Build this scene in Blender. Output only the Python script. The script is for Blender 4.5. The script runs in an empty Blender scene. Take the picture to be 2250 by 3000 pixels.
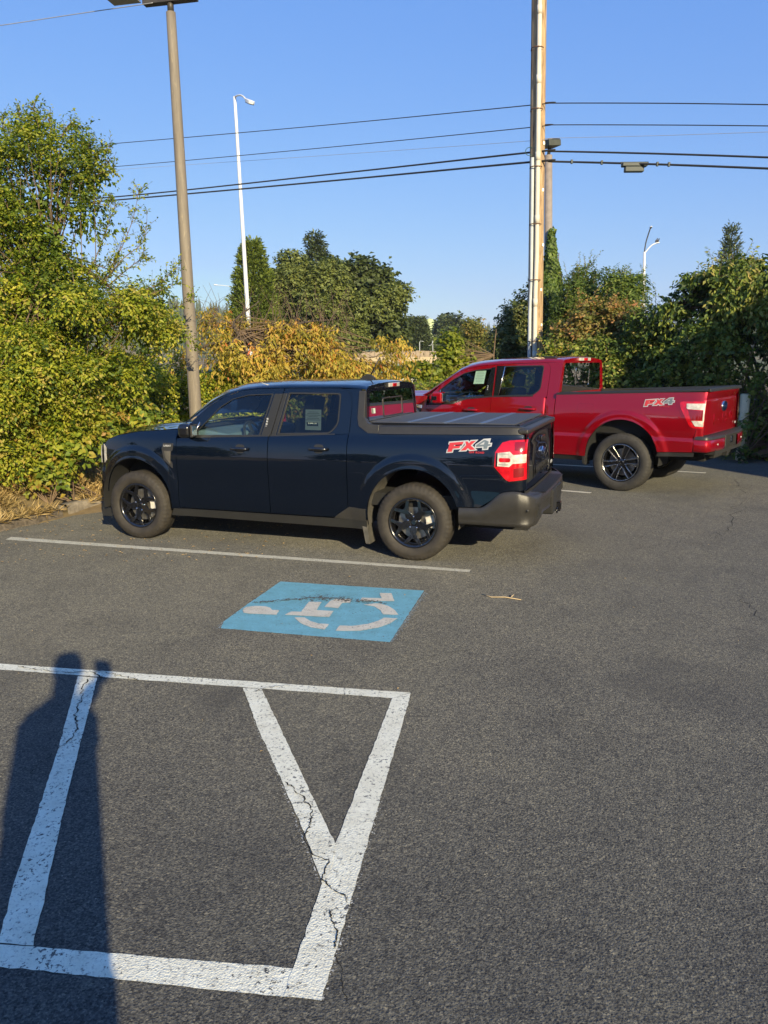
import bpy, bmesh, math, random
import numpy as np
from mathutils import Vector, Matrix, noise
from mathutils.geometry import tessellate_polygon
sc = bpy.context.scene
COL = sc.collection
R = math.radians
rng = np.random.default_rng(7)
random.seed(7)

# ---------------------------------------------------------------- camera
CAM_H, CAM_PITCH, CAM_ROLL, CAM_F = 1.8347, 0.188248, -0.008208, 2283.4   # focal length in photo pixels (3000 high)
cam_data = bpy.data.cameras.new('camera')
cam = bpy.data.objects.new('camera', cam_data); COL.objects.link(cam); sc.camera = cam
cam_data.sensor_fit = 'VERTICAL'; cam_data.sensor_height = 30.0
cam_data.lens = 30.0 * CAM_F / 3000.0
cam_data.clip_start = 0.02; cam_data.clip_end = 5000
_c, _s = math.cos(CAM_PITCH), math.sin(CAM_PITCH)
_fwd = Vector((0, _c, -_s)); _up0 = Vector((0, _s, _c)); _rt0 = Vector((1, 0, 0))
_cr, _sr = math.cos(CAM_ROLL), math.sin(CAM_ROLL)
_rt = _rt0 * _cr + _up0 * _sr; _up = _up0 * _cr - _rt0 * _sr
_m = Matrix((( _rt.x, _up.x, -_fwd.x, 0), (_rt.y, _up.y, -_fwd.y, 0), (_rt.z, _up.z, -_fwd.z, CAM_H), (0, 0, 0, 1)))
cam.matrix_world = _m

# ---------------------------------------------------------------- world, sun, exposure
SUN_EL = R(20.1); SUN_H = Vector((0.362, -0.932, 0)).normalized()
world = bpy.data.worlds.new('World'); sc.world = world; world.use_nodes = True
wn = world.node_tree; bg = wn.nodes['Background']
sky = wn.nodes.new('ShaderNodeTexSky'); sky.sky_type = 'NISHITA'; sky.sun_disc = False
sky.sun_elevation = SUN_EL; sky.sun_rotation = math.atan2(SUN_H.x, SUN_H.y)
sky.altitude = 60; sky.air_density = 1.25; sky.dust_density = 0.35; sky.ozone_density = 2.6
# sky graded per channel; unseen zenith and sun side raised to brighten shade
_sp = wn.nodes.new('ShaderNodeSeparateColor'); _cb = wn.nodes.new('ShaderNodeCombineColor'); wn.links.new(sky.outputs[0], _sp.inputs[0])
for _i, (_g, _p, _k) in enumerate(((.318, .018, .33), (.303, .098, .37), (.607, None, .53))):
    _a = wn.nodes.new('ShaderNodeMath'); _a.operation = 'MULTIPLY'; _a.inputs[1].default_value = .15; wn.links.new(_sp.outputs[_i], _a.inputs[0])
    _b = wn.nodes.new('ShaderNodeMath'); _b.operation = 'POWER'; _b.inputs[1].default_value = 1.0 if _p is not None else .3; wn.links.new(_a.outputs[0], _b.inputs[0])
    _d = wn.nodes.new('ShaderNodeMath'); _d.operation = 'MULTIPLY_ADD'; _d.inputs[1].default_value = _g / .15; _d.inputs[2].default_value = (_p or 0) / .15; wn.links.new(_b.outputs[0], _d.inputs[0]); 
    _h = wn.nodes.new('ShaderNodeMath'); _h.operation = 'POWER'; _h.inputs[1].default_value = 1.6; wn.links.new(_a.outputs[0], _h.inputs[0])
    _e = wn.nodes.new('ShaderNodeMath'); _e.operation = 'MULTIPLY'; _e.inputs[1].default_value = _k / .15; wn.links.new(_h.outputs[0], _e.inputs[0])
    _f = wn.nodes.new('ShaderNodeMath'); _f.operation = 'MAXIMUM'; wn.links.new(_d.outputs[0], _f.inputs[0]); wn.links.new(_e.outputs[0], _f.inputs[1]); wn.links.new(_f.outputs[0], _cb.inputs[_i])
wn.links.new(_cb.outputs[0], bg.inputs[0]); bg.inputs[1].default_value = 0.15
sun_d = bpy.data.lights.new('sun', 'SUN'); sun_d.energy = 5.0; sun_d.angle = R(0.53); sun_d.color = (1.0, 0.84, 0.53)
sun = bpy.data.objects.new('sun', sun_d); COL.objects.link(sun)
_sd = SUN_H * math.cos(SUN_EL) + Vector((0, 0, math.sin(SUN_EL)))
sun.rotation_euler = _sd.to_track_quat('Z', 'Y').to_euler(); sun.location = (20, -50, 40)
sc.view_settings.view_transform = 'Standard'; sc.view_settings.look = 'None'
sc.view_settings.gamma = 1.0; sc.view_settings.use_curve_mapping = False
sc.view_settings.exposure = 0.70
sc.cycles.max_bounces = 8; sc.cycles.transparent_max_bounces = 16; sc.cycles.diffuse_bounces = 3; sc.cycles.glossy_bounces = 4

# ---------------------------------------------------------------- helpers
def ray(px, py):
    xr = (px - 1125) / CAM_F; yr = -(py - 1500) / CAM_F
    return _fwd + _rt * xr + _up * yr
def gnd(px, py, z=0.0):
    d = ray(px, py); t = (z - CAM_H) / d.z
    return Vector((d.x * t, d.y * t, z))
def at(px, py, Y):
    d = ray(px, py); t = Y / d.y
    return Vector((d.x * t, Y, CAM_H + d.z * t))
def tag(o, label=None, cat=None, group=None, kind=None):
    if label: o['label'] = label
    if cat: o['category'] = cat
    if group: o['group'] = group
    if kind: o['kind'] = kind
    return o
def link(name, me, parent=None, m=None, smooth=True):
    o = bpy.data.objects.new(name, me); COL.objects.link(o)
    if parent is not None: o.parent = parent
    if m is not None:
        for mm in (m if isinstance(m, (list, tuple)) else [m]): me.materials.append(mm)
    if smooth and len(me.polygons): me.polygons.foreach_set('use_smooth', [True] * len(me.polygons))
    return o
def mesh(name, vs, fs, m=None, parent=None, smooth=True, kind=None):
    me = bpy.data.meshes.new(name); me.from_pydata([tuple(v) for v in vs], [], fs); me.update()
    o = link(name, me, parent, m, smooth)
    if kind: o['kind'] = kind
    return o
def empty(name, loc=(0, 0, 0), rz=0.0):
    o = bpy.data.objects.new(name, None); COL.objects.link(o); o.location = loc; o.rotation_euler = (0, 0, rz)
    o.empty_display_size = 0.1; return o
class MB:
    """collects simple solids in one mesh"""
    def __init__(s): s.v = []; s.f = []
    def add(s, vs, fs):
        n = len(s.v); s.v += [tuple(v) for v in vs]; s.f += [tuple(i + n for i in f) for f in fs]; return s
    def box(s, x0, x1, y0, y1, z0, z1, M=None):
        vs = [Vector((x, y, z)) for z in (z0, z1) for y in (y0, y1) for x in (x0, x1)]
        if M is not None: vs = [M @ v for v in vs]
        return s.add(vs, [(0, 2, 3, 1), (4, 5, 7, 6), (0, 1, 5, 4), (2, 6, 7, 3), (0, 4, 6, 2), (1, 3, 7, 5)])
    def tube(s, pts, rad, n=8, cap=True):
        pts = [Vector(p) for p in pts]
        if not isinstance(rad, (list, tuple)): rad = [rad] * len(pts)
        ring = []; prev = None; vs = []
        for i, p in enumerate(pts):
            t = (pts[min(i + 1, len(pts) - 1)] - pts[max(i - 1, 0)]).normalized()
            if prev is None: a = t.orthogonal().normalized()
            else: a = (prev - t * prev.dot(t)); a = a.normalized() if a.length > 1e-6 else t.orthogonal().normalized()
            prev = a; b = t.cross(a)
            for k in range(n):
                an = 2 * math.pi * k / n; vs.append(p + (a * math.cos(an) + b * math.sin(an)) * rad[i])
        fs = []
        for i in range(len(pts) - 1):
            for k in range(n):
                k2 = (k + 1) % n; fs.append((i * n + k, i * n + k2, (i + 1) * n + k2, (i + 1) * n + k))
        if cap: fs.append(tuple(range(n))[::-1]); fs.append(tuple((len(pts) - 1) * n + k for k in range(n)))
        return s.add(vs, fs)
    def lathe(s, prof, n=48, M=None, close=False):
        # prof: (r, h) about the Z axis
        vs = []; fs = []; m = len(prof)
        for k in range(n):
            a = 2 * math.pi * k / n
            for r, h in prof:
                v = Vector((r * math.cos(a), r * math.sin(a), h)); vs.append(M @ v if M is not None else v)
        for k in range(n):
            k2 = (k + 1) % n
            for j in range(m if close else m - 1):
                j2 = (j + 1) % m; fs.append((k * m + j, k2 * m + j, k2 * m + j2, k * m + j2))
        return s.add(vs, fs)
    def prism(s, poly, fn, d0, d1):
        # poly of (u,v); fn(u,v,d)->point
        n = len(poly); vs = [fn(u, v, d0) for u, v in poly] + [fn(u, v, d1) for u, v in poly]
        tri = tessellate_polygon([[Vector((u, v, 0)) for u, v in poly]])
        fs = [tuple(t) for t in tri] + [tuple(i + n for i in t)[::-1] for t in tri]
        fs += [(i, (i + 1) % n, (i + 1) % n + n, i + n) for i in range(n)]
        return s.add(vs, fs)
    def build(s, name, m, parent=None, smooth=False, bevel=0, kind=None, seg=2):
        me = bpy.data.meshes.new(name); me.from_pydata(s.v, [], s.f)
        bm = bmesh.new(); bm.from_mesh(me); bmesh.ops.recalc_face_normals(bm, faces=bm.faces)
        bm.to_mesh(me); bm.free()
        o = link(name, me, parent, m, smooth)
        if bevel:
            b = o.modifiers.new('bevel', 'BEVEL'); b.width = bevel; b.segments = seg; b.limit_method = 'ANGLE'; b.angle_limit = R(35)
            me.polygons.foreach_set('use_smooth', [True] * len(me.polygons))
            try:
                b.harden_normals = True
            except Exception: pass
        if kind: o['kind'] = kind
        return o

# ---------------------------------------------------------------- materials
MATS = {}
def newmat(name):
    m = bpy.data.materials.new(name); m.use_nodes = True; nt = m.node_tree; nt.nodes.clear()
    out = nt.nodes.new('ShaderNodeOutputMaterial'); b = nt.nodes.new('ShaderNodeBsdfPrincipled')
    nt.links.new(b.outputs[0], out.inputs[0]); return m, nt, b, out
def N(nt, t, **kw):
    n = nt.nodes.new(t)
    for k, v in kw.items():
        if k in n.inputs.keys() if isinstance(k, str) else False: n.inputs[k].default_value = v
        else: setattr(n, k, v)
    return n
def coords(nt, scale=1.0, obj=True, sv=None):
    tc = nt.nodes.new('ShaderNodeTexCoord'); mp = nt.nodes.new('ShaderNodeMapping')
    nt.links.new(tc.outputs['Object' if obj else 'Generated'], mp.inputs[0])
    mp.inputs['Scale'].default_value = sv if sv else (scale,) * 3
    return mp.outputs[0]
def noise_tex(nt, vec, scale, detail=4, rough=0.55, dist=0.0):
    n = nt.nodes.new('ShaderNodeTexNoise'); nt.links.new(vec, n.inputs['Vector'])
    n.inputs['Scale'].default_value = scale; n.inputs['Detail'].default_value = detail; n.inputs['Roughness'].default_value = rough
    n.inputs['Distortion'].default_value = dist
    return n.outputs['Fac']
def ramp(nt, fac, stops, interp='LINEAR'):
    r = nt.nodes.new('ShaderNodeValToRGB'); nt.links.new(fac, r.inputs[0]); cr = r.color_ramp; cr.interpolation = interp
    while len(cr.elements) < len(stops): cr.elements.new(0.5)
    for e, (p, c) in zip(cr.elements, stops):
        e.position = p; e.color = tuple(c) + ((1,) if len(c) == 3 else ())
    return r.outputs[0]
def mixc(nt, f, a, b, mode='MIX'):
    m = nt.nodes.new('ShaderNodeMix'); m.data_type = 'RGBA'; m.blend_type = mode
    for i, v in ((0, f), (6, a), (7, b)):
        if hasattr(v, 'is_output'): nt.links.new(v, m.inputs[i])
        else: m.inputs[i].default_value = v if i == 0 else (tuple(v) + (1,) if len(v) == 3 else v)
    return m.outputs[2]
def math_(nt, op, a, b=None, c=None):
    m = nt.nodes.new('ShaderNodeMath'); m.operation = op
    for i, v in enumerate((a, b, c)):
        if v is None: continue
        if hasattr(v, 'is_output'): nt.links.new(v, m.inputs[i])
        else: m.inputs[i].default_value = v
    return m.outputs[0]
def bump(nt, b, h, strength, dist=0.01):
    n = nt.nodes.new('ShaderNodeBump'); nt.links.new(h, n.inputs['Height']); n.inputs['Strength'].default_value = strength
    n.inputs['Distance'].default_value = dist; nt.links.new(n.outputs[0], b.inputs['Normal']); return n
def mat(name, col, rough=0.5, metal=0.0, coat=0.0, var=0.12, vs=6.0, bs=0.0, bsc=80.0, spec=0.5, emis=None, coat_rough=0.03):
    if name in MATS: return MATS[name]
    m, nt, b, out = newmat(name)
    v = coords(nt); f = noise_tex(nt, v, vs, 5)
    lo = [c * (1 - var) for c in col]; hi = [min(1, c * (1 + var)) for c in col]
    nt.links.new(ramp(nt, f, [(0.3, lo), (0.7, hi)]), b.inputs['Base Color'])
    b.inputs['Roughness'].default_value = rough; b.inputs['Metallic'].default_value = metal
    b.inputs['Coat Weight'].default_value = coat; b.inputs['Coat Roughness'].default_value = coat_rough
    b.inputs['Specular IOR Level'].default_value = spec
    if bs: bump(nt, b, noise_tex(nt, v, bsc, 3), bs, 0.004)
    if emis: b.inputs['Emission Color'].default_value = tuple(emis[:3]) + (1,); b.inputs['Emission Strength'].default_value = emis[3]
    MATS[name] = m; return m
def glass_mat(name, tint, gloss_col=(1, 1, 1)):
    m = bpy.data.materials.new(name); m.use_nodes = True; nt = m.node_tree; nt.nodes.clear()
    out = nt.nodes.new('ShaderNodeOutputMaterial'); tr = nt.nodes.new('ShaderNodeBsdfTransparent'); gl = nt.nodes.new('ShaderNodeBsdfGlossy')
    tr.inputs[0].default_value = tuple(tint) + (1,); gl.inputs['Roughness'].default_value = 0.01; gl.inputs[0].default_value = (1, 1, 1, 1)
    fr = nt.nodes.new('ShaderNodeFresnel'); fr.inputs[0].default_value = 1.5
    f = math_(nt, 'MINIMUM', math_(nt, 'MULTIPLY', fr.outputs[0], 1.05), 1.0)
    mx = nt.nodes.new('ShaderNodeMixShader'); nt.links.new(f, mx.inputs[0]); nt.links.new(tr.outputs[0], mx.inputs[1]); nt.links.new(gl.outputs[0], mx.inputs[2])
    nt.links.new(mx.outputs[0], out.inputs[0]); return m

def asphalt_nodes(nt, b, v):
    """shared base: returns colour socket, height socket"""
    big = noise_tex(nt, v, 0.22, 6, 0.6); med = noise_tex(nt, v, 1.7, 6, 0.65, 0.4); fine = noise_tex(nt, v, 95, 3, 0.7)
    vo = nt.nodes.new('ShaderNodeTexVoronoi'); nt.links.new(v, vo.inputs['Vector']); vo.inputs['Scale'].default_value = 95
    vo2 = nt.nodes.new('ShaderNodeTexVoronoi'); nt.links.new(v, vo2.inputs['Vector']); vo2.inputs['Scale'].default_value = 130; vo2.distance = 'EUCLIDEAN'
    c = ramp(nt, big, [(0.3, (0.072, 0.0725, 0.070)), (0.5, (0.087, 0.0875, 0.082)), (0.72, (0.108, 0.106, 0.096))])
    c = mixc(nt, 1.0, c, ramp(nt, med, [(0.28, (0.82, 0.82, 0.83)), (0.5, (1, 1, 1)), (0.75, (1.12, 1.11, 1.06))]), 'MULTIPLY')
    c = mixc(nt, 1.0, c, ramp(nt, fine, [(0.3, (0.55, 0.55, 0.57)), (0.52, (1, 1, 1)), (0.74, (1.7, 1.63, 1.5))]), 'MULTIPLY')
    # grain at several sizes: chips near the camera, clusters of chips farther off
    wn_ = nt.nodes.new('ShaderNodeTexVoronoi'); nt.links.new(v, wn_.inputs['Vector']); wn_.inputs['Scale'].default_value = 150
    g1 = nt.nodes.new('ShaderNodeSeparateColor'); nt.links.new(wn_.outputs['Color'], g1.inputs[0])
    c = mixc(nt, 1.0, c, ramp(nt, g1.outputs[0], [(0.0, (0.42, 0.42, 0.44)), (0.5, (0.95, 0.95, 0.95)), (0.9, (1.35, 1.32, 1.25)), (1.0, (1.9, 1.8, 1.6))]), 'MULTIPLY')
    wm_ = nt.nodes.new('ShaderNodeTexVoronoi'); nt.links.new(v, wm_.inputs['Vector']); wm_.inputs['Scale'].default_value = 48
    g2 = nt.nodes.new('ShaderNodeSeparateColor'); nt.links.new(wm_.outputs['Color'], g2.inputs[0])
    c = mixc(nt, 1.0, c, ramp(nt, g2.outputs[1], [(0.0, (0.84, 0.84, 0.85)), (0.5, (1, 1, 1)), (1.0, (1.15, 1.14, 1.11))]), 'MULTIPLY')
    g3 = noise_tex(nt, v, 16, 6, 0.95)
    c = mixc(nt, 1.0, c, ramp(nt, g3, [(0.35, (0.88, 0.88, 0.89)), (0.5, (1, 1, 1)), (0.65, (1.13, 1.12, 1.09))]), 'MULTIPLY')
    # single pale stones
    st = ramp(nt, vo.outputs['Color'], [(0.0, (0, 0, 0)), (0.955, (0, 0, 0)), (0.965, (1, 1, 1))])
    stn = math_(nt, 'MULTIPLY', st, ramp(nt, vo.outputs['Distance'], [(0.25, (1, 1, 1)), (0.4, (0, 0, 0))]))
    c = mixc(nt, math_(nt, 'MULTIPLY', stn, 0.7), c, (0.40, 0.37, 0.30))
    h = math_(nt, 'ADD', math_(nt, 'MULTIPLY', ramp(nt, vo2.outputs['Distance'], [(0.0, (1, 1, 1)), (0.75, (0, 0, 0))]), 0.55), math_(nt, 'MULTIPLY', noise_tex(nt, v, 100, 4, 0.7, 0.4), 1.0))
    return c, h
def wcoords(nt):
    g = nt.nodes.new('ShaderNodeNewGeometry'); return g.outputs['Position']
def asphalt_mat():
    m, nt, b, out = newmat('asphalt'); v = wcoords(nt); c, h = asphalt_nodes(nt, b, v)
    # dark damp-looking oil stains
    s = noise_tex(nt, v, 0.75, 3, 0.5, 0.8)
    c = mixc(nt, ramp(nt, s, [(0.58, (0, 0, 0)), (0.72, (0.42, 0.42, 0.42))]), c, (0.036, 0.036, 0.037))
    nt.links.new(c, b.inputs['Base Color']); b.inputs['Roughness'].default_value = 0.8; b.inputs['Specular IOR Level'].default_value = 0.3; b.inputs['Diffuse Roughness'].default_value = 1.0
    bump(nt, b, h, 0.9, 0.0045); return m
def paint_mat(name, col, wear=0.6, soft=0.04, grime=(0.16, 0.15, 0.14)):
    """road paint over the same aggregate: worn pits show asphalt"""
    m, nt, b, out = newmat(name); v = wcoords(nt); ca, h = asphalt_nodes(nt, b, v)
    w = noise_tex(nt, v, 62, 4, 0.7, 0.5); w2 = noise_tex(nt, v, 4.0, 4, 0.6)
    ww = math_(nt, 'ADD', w, math_(nt, 'MULTIPLY', math_(nt, 'SUBTRACT', w2, 0.5), 0.30))
    mask = ramp(nt, ww, [(wear, (0, 0, 0)), (wear + soft, (1, 1, 1))])
    dirt = ramp(nt, noise_tex(nt, v, 9, 5, 0.65), [(0.35, (1, 1, 1)), (0.75, (0.78, 0.76, 0.72))])
    cp = mixc(nt, 1.0, tuple(col), dirt, 'MULTIPLY')
    cp = mixc(nt, ramp(nt, w, [(wear - 0.09, (0, 0, 0)), (wear, (0.35, 0.35, 0.35))]), cp, grime)
    nt.links.new(mixc(nt, mask, cp, ca), b.inputs['Base Color']); b.inputs['Roughness'].default_value = 0.62
    bump(nt, b, h, 0.6, 0.0045); return m
def speckle_mat(name, col, dens):
    m, nt, b, out = newmat(name); v = wcoords(nt)
    tc = nt.nodes.new('ShaderNodeTexCoord'); sep = nt.nodes.new('ShaderNodeSeparateXYZ')
    at_ = nt.nodes.new('ShaderNodeAttribute'); at_.attribute_name = 'edge'
    w = noise_tex(nt, v, 70, 4, 0.75, 0.4)
    th = math_(nt, 'ADD', dens, math_(nt, 'MULTIPLY', at_.outputs['Fac'], 0.22))
    a = math_(nt, 'GREATER_THAN', w, th)
    b.inputs['Base Color'].default_value = tuple(col) + (1,); b.inputs['Roughness'].default_value = 0.7
    nt.links.new(a, b.inputs['Alpha']); return m
def leaf_mat(name, stops, trans=0.35, rough=0.5, spec=0.35):
    m = bpy.data.materials.new(name); m.use_nodes = True; nt = m.node_tree; nt.nodes.clear()
    out = nt.nodes.new('ShaderNodeOutputMaterial'); b = nt.nodes.new('ShaderNodeBsdfPrincipled'); t = nt.nodes.new('ShaderNodeBsdfTranslucent')
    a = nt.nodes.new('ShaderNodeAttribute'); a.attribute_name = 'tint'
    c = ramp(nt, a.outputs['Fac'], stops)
    v = wcoords(nt); c = mixc(nt, 1.0, c, ramp(nt, noise_tex(nt, v, 2.2, 3), [(0.3, (0.7, 0.72, 0.68)), (0.7, (1.25, 1.2, 1.1))]), 'MULTIPLY')
    nt.links.new(c, b.inputs['Base Color']); b.inputs['Roughness'].default_value = rough; b.inputs['Specular IOR Level'].default_value = spec
    c2 = mixc(nt, 1.0, c, (1.1, 1.25, 0.5), 'MULTIPLY'); nt.links.new(c2, t.inputs[0])
    mx = nt.nodes.new('ShaderNodeMixShader'); mx.inputs[0].default_value = trans
    nt.links.new(b.outputs[0], mx.inputs[1]); nt.links.new(t.outputs[0], mx.inputs[2]); nt.links.new(mx.outputs[0], out.inputs[0]); return m
def bark_mat(name, c0, c1, sv=(30, 30, 3), bs=0.6, rough=0.85):
    m, nt, b, out = newmat(name); v = coords(nt, sv=sv); f = noise_tex(nt, v, 1.0, 6, 0.7, 0.6)
    nt.links.new(ramp(nt, f, [(0.3, c0), (0.68, c1)]), b.inputs['Base Color']); b.inputs['Roughness'].default_value = rough
    bump(nt, b, f, bs, 0.01); return m
# ================================================================ vehicle helpers
def lerp_curve(pts, smooth=True):
    P = sorted(pts); xs = np.array([p[0] for p in P], float); ys = np.array([p[1] for p in P], float)
    if smooth and len(xs) > 3:      # monotone cubic, tabulated
        h = np.diff(xs); d = np.diff(ys) / h; mm = np.zeros(len(xs)); mm[0] = d[0]; mm[-1] = d[-1]
        for i in range(1, len(xs) - 1):
            if d[i - 1] * d[i] > 0: w1 = 2 * h[i] + h[i - 1]; w2 = h[i] + 2 * h[i - 1]; mm[i] = (w1 + w2) / (w1 / d[i - 1] + w2 / d[i])
        X = np.linspace(xs[0], xs[-1], 400); i = np.clip(np.searchsorted(xs, X) - 1, 0, len(h) - 1); t = (X - xs[i]) / h[i]
        ys = (2 * t ** 3 - 3 * t ** 2 + 1) * ys[i] + (t ** 3 - 2 * t ** 2 + t) * h[i] * mm[i] + (-2 * t ** 3 + 3 * t ** 2) * ys[i + 1] + (t ** 3 - t ** 2) * h[i] * mm[i + 1]; xs = X
    return lambda x: float(np.interp(x, xs, ys))
def sstep(a, b, x):
    t = min(1, max(0, (x - a) / (b - a))); return t * t * (3 - 2 * t)
def resample(pts, n):
    P = np.array(pts, float); d = np.r_[0, np.cumsum(np.linalg.norm(np.diff(P, axis=0), axis=1))]
    t = np.linspace(0, d[-1], n); return np.stack([np.interp(t, d, P[:, k]) for k in range(P.shape[1])], 1)
def rounded(poly, r, n=4):
    """round every corner of a 2D polygon; r a number or list"""
    out = []; L = len(poly)
    for i in range(L):
        p0, p1, p2 = Vector(poly[i - 1]), Vector(poly[i]), Vector(poly[(i + 1) % L])
        rr = r[i] if isinstance(r, (list, tuple)) else r
        a = (p0 - p1); b = (p2 - p1); k = min(rr, a.length * 0.48, b.length * 0.48)
        if k < 1e-4: out.append(tuple(p1)); continue
        a = p1 + a.normalized() * k; b = p1 + b.normalized() * k
        for j in range(n + 1):
            t = j / n; q = a * (1 - t) ** 2 + p1 * 2 * t * (1 - t) + b * t ** 2; out.append((q.x, q.y))
    return out
def arc(xc, zc, r, a0, a1, n=26):
    return [(xc + r * math.cos(R(a0 + (a1 - a0) * i / n)), zc + r * math.sin(R(a0 + (a1 - a0) * i / n))) for i in range(n + 1)]
def patch(name, poly, Y, m, parent, side=1, off=0.0, dx=0.04, nz=14, rim=0.014, label=None):
    """surface over an x-monotone (x,z) polygon lying on the body side Y(x,z), with edges turned in"""
    P = [(float(a), float(b)) for a, b in poly]; n = len(P)
    vx = sorted(set(round(p[0], 4) for p in P)); xs = []
    for a, b in zip(vx[:-1], vx[1:]):
        k = max(1, int(math.ceil((b - a) / dx))); xs += [a + (b - a) * i / k for i in range(k)]
    xs.append(vx[-1]); cols = []
    for x in xs:
        zs = []
        for i in range(n):
            (x0, z0), (x1, z1) = P[i], P[(i + 1) % n]
            if abs(x1 - x0) < 2e-4:
                if abs(x - x0) < 2e-4: zs += [z0, z1]
            elif min(x0, x1) - 1e-4 <= x <= max(x0, x1) + 1e-4:
                zs.append(z0 + (z1 - z0) * (x - x0) / (x1 - x0))
        cols.append((min(zs), max(zs)))
    vs = []; fs = []; m1 = nz + 1
    for x, (a, b) in zip(xs, cols):
        for j in range(m1):
            z = a + (b - a) * j / nz; vs.append((x, side * (Y(x, z) + off), z))
    for i in range(len(xs) - 1):
        for j in range(nz):
            q = (i * m1 + j, (i + 1) * m1 + j, (i + 1) * m1 + j + 1, i * m1 + j + 1)
            fs.append(q if side > 0 else q[::-1])
    if rim:
        loop = [i * m1 for i in range(len(xs))] + [(len(xs) - 1) * m1 + j for j in range(1, m1)] + \
               [i * m1 + nz for i in range(len(xs) - 2, -1, -1)] + [j for j in range(nz - 1, 0, -1)]
        base = len(vs); L = len(loop)
        for i in loop: vs.append(vs[i])
        for i in loop: v = vs[i]; vs.append((v[0], v[1] - side * rim, v[2]))
        for k in range(L):
            k2 = (k + 1) % L; q = (base + k, base + k2, base + L + k2, base + L + k)
            fs.append(q[::-1] if side > 0 else q)
    o = mesh(name, vs, fs, m, parent)
    if label: o['label'] = label
    return o
def flat(name, outer, holes, Y, m, parent, side=1, off=0.0, thick=0.012, bevel=0.0, label=None):
    """plate with holes in the (x,z) plane laid on Y(x,z)"""
    loops = [[Vector((p[0], p[1], 0)) for p in outer]] + [[Vector((p[0], p[1], 0)) for p in h] for h in holes]
    allp = [p for l in loops for p in l]; tri = tessellate_polygon(loops); n = len(allp)
    vs = [(p.x, side * (Y(p.x, p.y) + off), p.y) for p in allp] + [(p.x, side * (Y(p.x, p.y) + off - thick), p.y) for p in allp]
    fs = [tuple(t) for t in tri] + [tuple(i + n for i in t)[::-1] for t in tri]
    k = 0
    for l in loops:
        L = len(l)
        for i in range(L): a, b = k + i, k + (i + 1) % L; fs.append((a, b, b + n, a + n))
        k += L
    me = bpy.data.meshes.new(name); me.from_pydata(vs, [], fs); bm = bmesh.new(); bm.from_mesh(me)
    bmesh.ops.recalc_face_normals(bm, faces=bm.faces); bm.to_mesh(me); bm.free()
    o = link(name, me, parent, m, False)
    if bevel:
        bv = o.modifiers.new('bevel', 'BEVEL'); bv.width = bevel; bv.segments = 2; bv.limit_method = 'ANGLE'; bv.angle_limit = R(40)
    if label: o['label'] = label
    return o
def grid(name, rows, m, parent, close=False, smooth=True, label=None):
    """loft through rows of equal length"""
    k = len(rows[0]); vs = [tuple(p) for r in rows for p in r]; fs = []
    for i in range(len(rows) - 1):
        for j in range(k if close else k - 1):
            j2 = (j + 1) % k; fs.append((i * k + j, i * k + j2, (i + 1) * k + j2, (i + 1) * k + j))
    o = mesh(name, vs, fs, m, parent, smooth)
    if label: o['label'] = label
    return o
def text_obj(name, body, size, m, parent, loc, rot, depth=0.002, spacing=1.0, bold=0.0, shear=0.0, xs=1.0):
    cu = bpy.data.curves.new(name, 'FONT'); cu.body = body; cu.size = size; cu.extrude = depth; cu.align_x = 'CENTER'; cu.align_y = 'CENTER'
    cu.space_character = spacing; cu.offset = bold; cu.shear = shear; cu.resolution_u = 2
    tmp = bpy.data.objects.new(name, cu); COL.objects.link(tmp)
    dg = bpy.context.evaluated_depsgraph_get(); me = bpy.data.meshes.new_from_object(tmp.evaluated_get(dg))
    bpy.data.objects.remove(tmp); me.materials.clear()
    o = link(name, me, parent, m, False); o.location = loc; o.rotation_euler = rot; o.scale = (xs, 1, 1); return o

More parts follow.
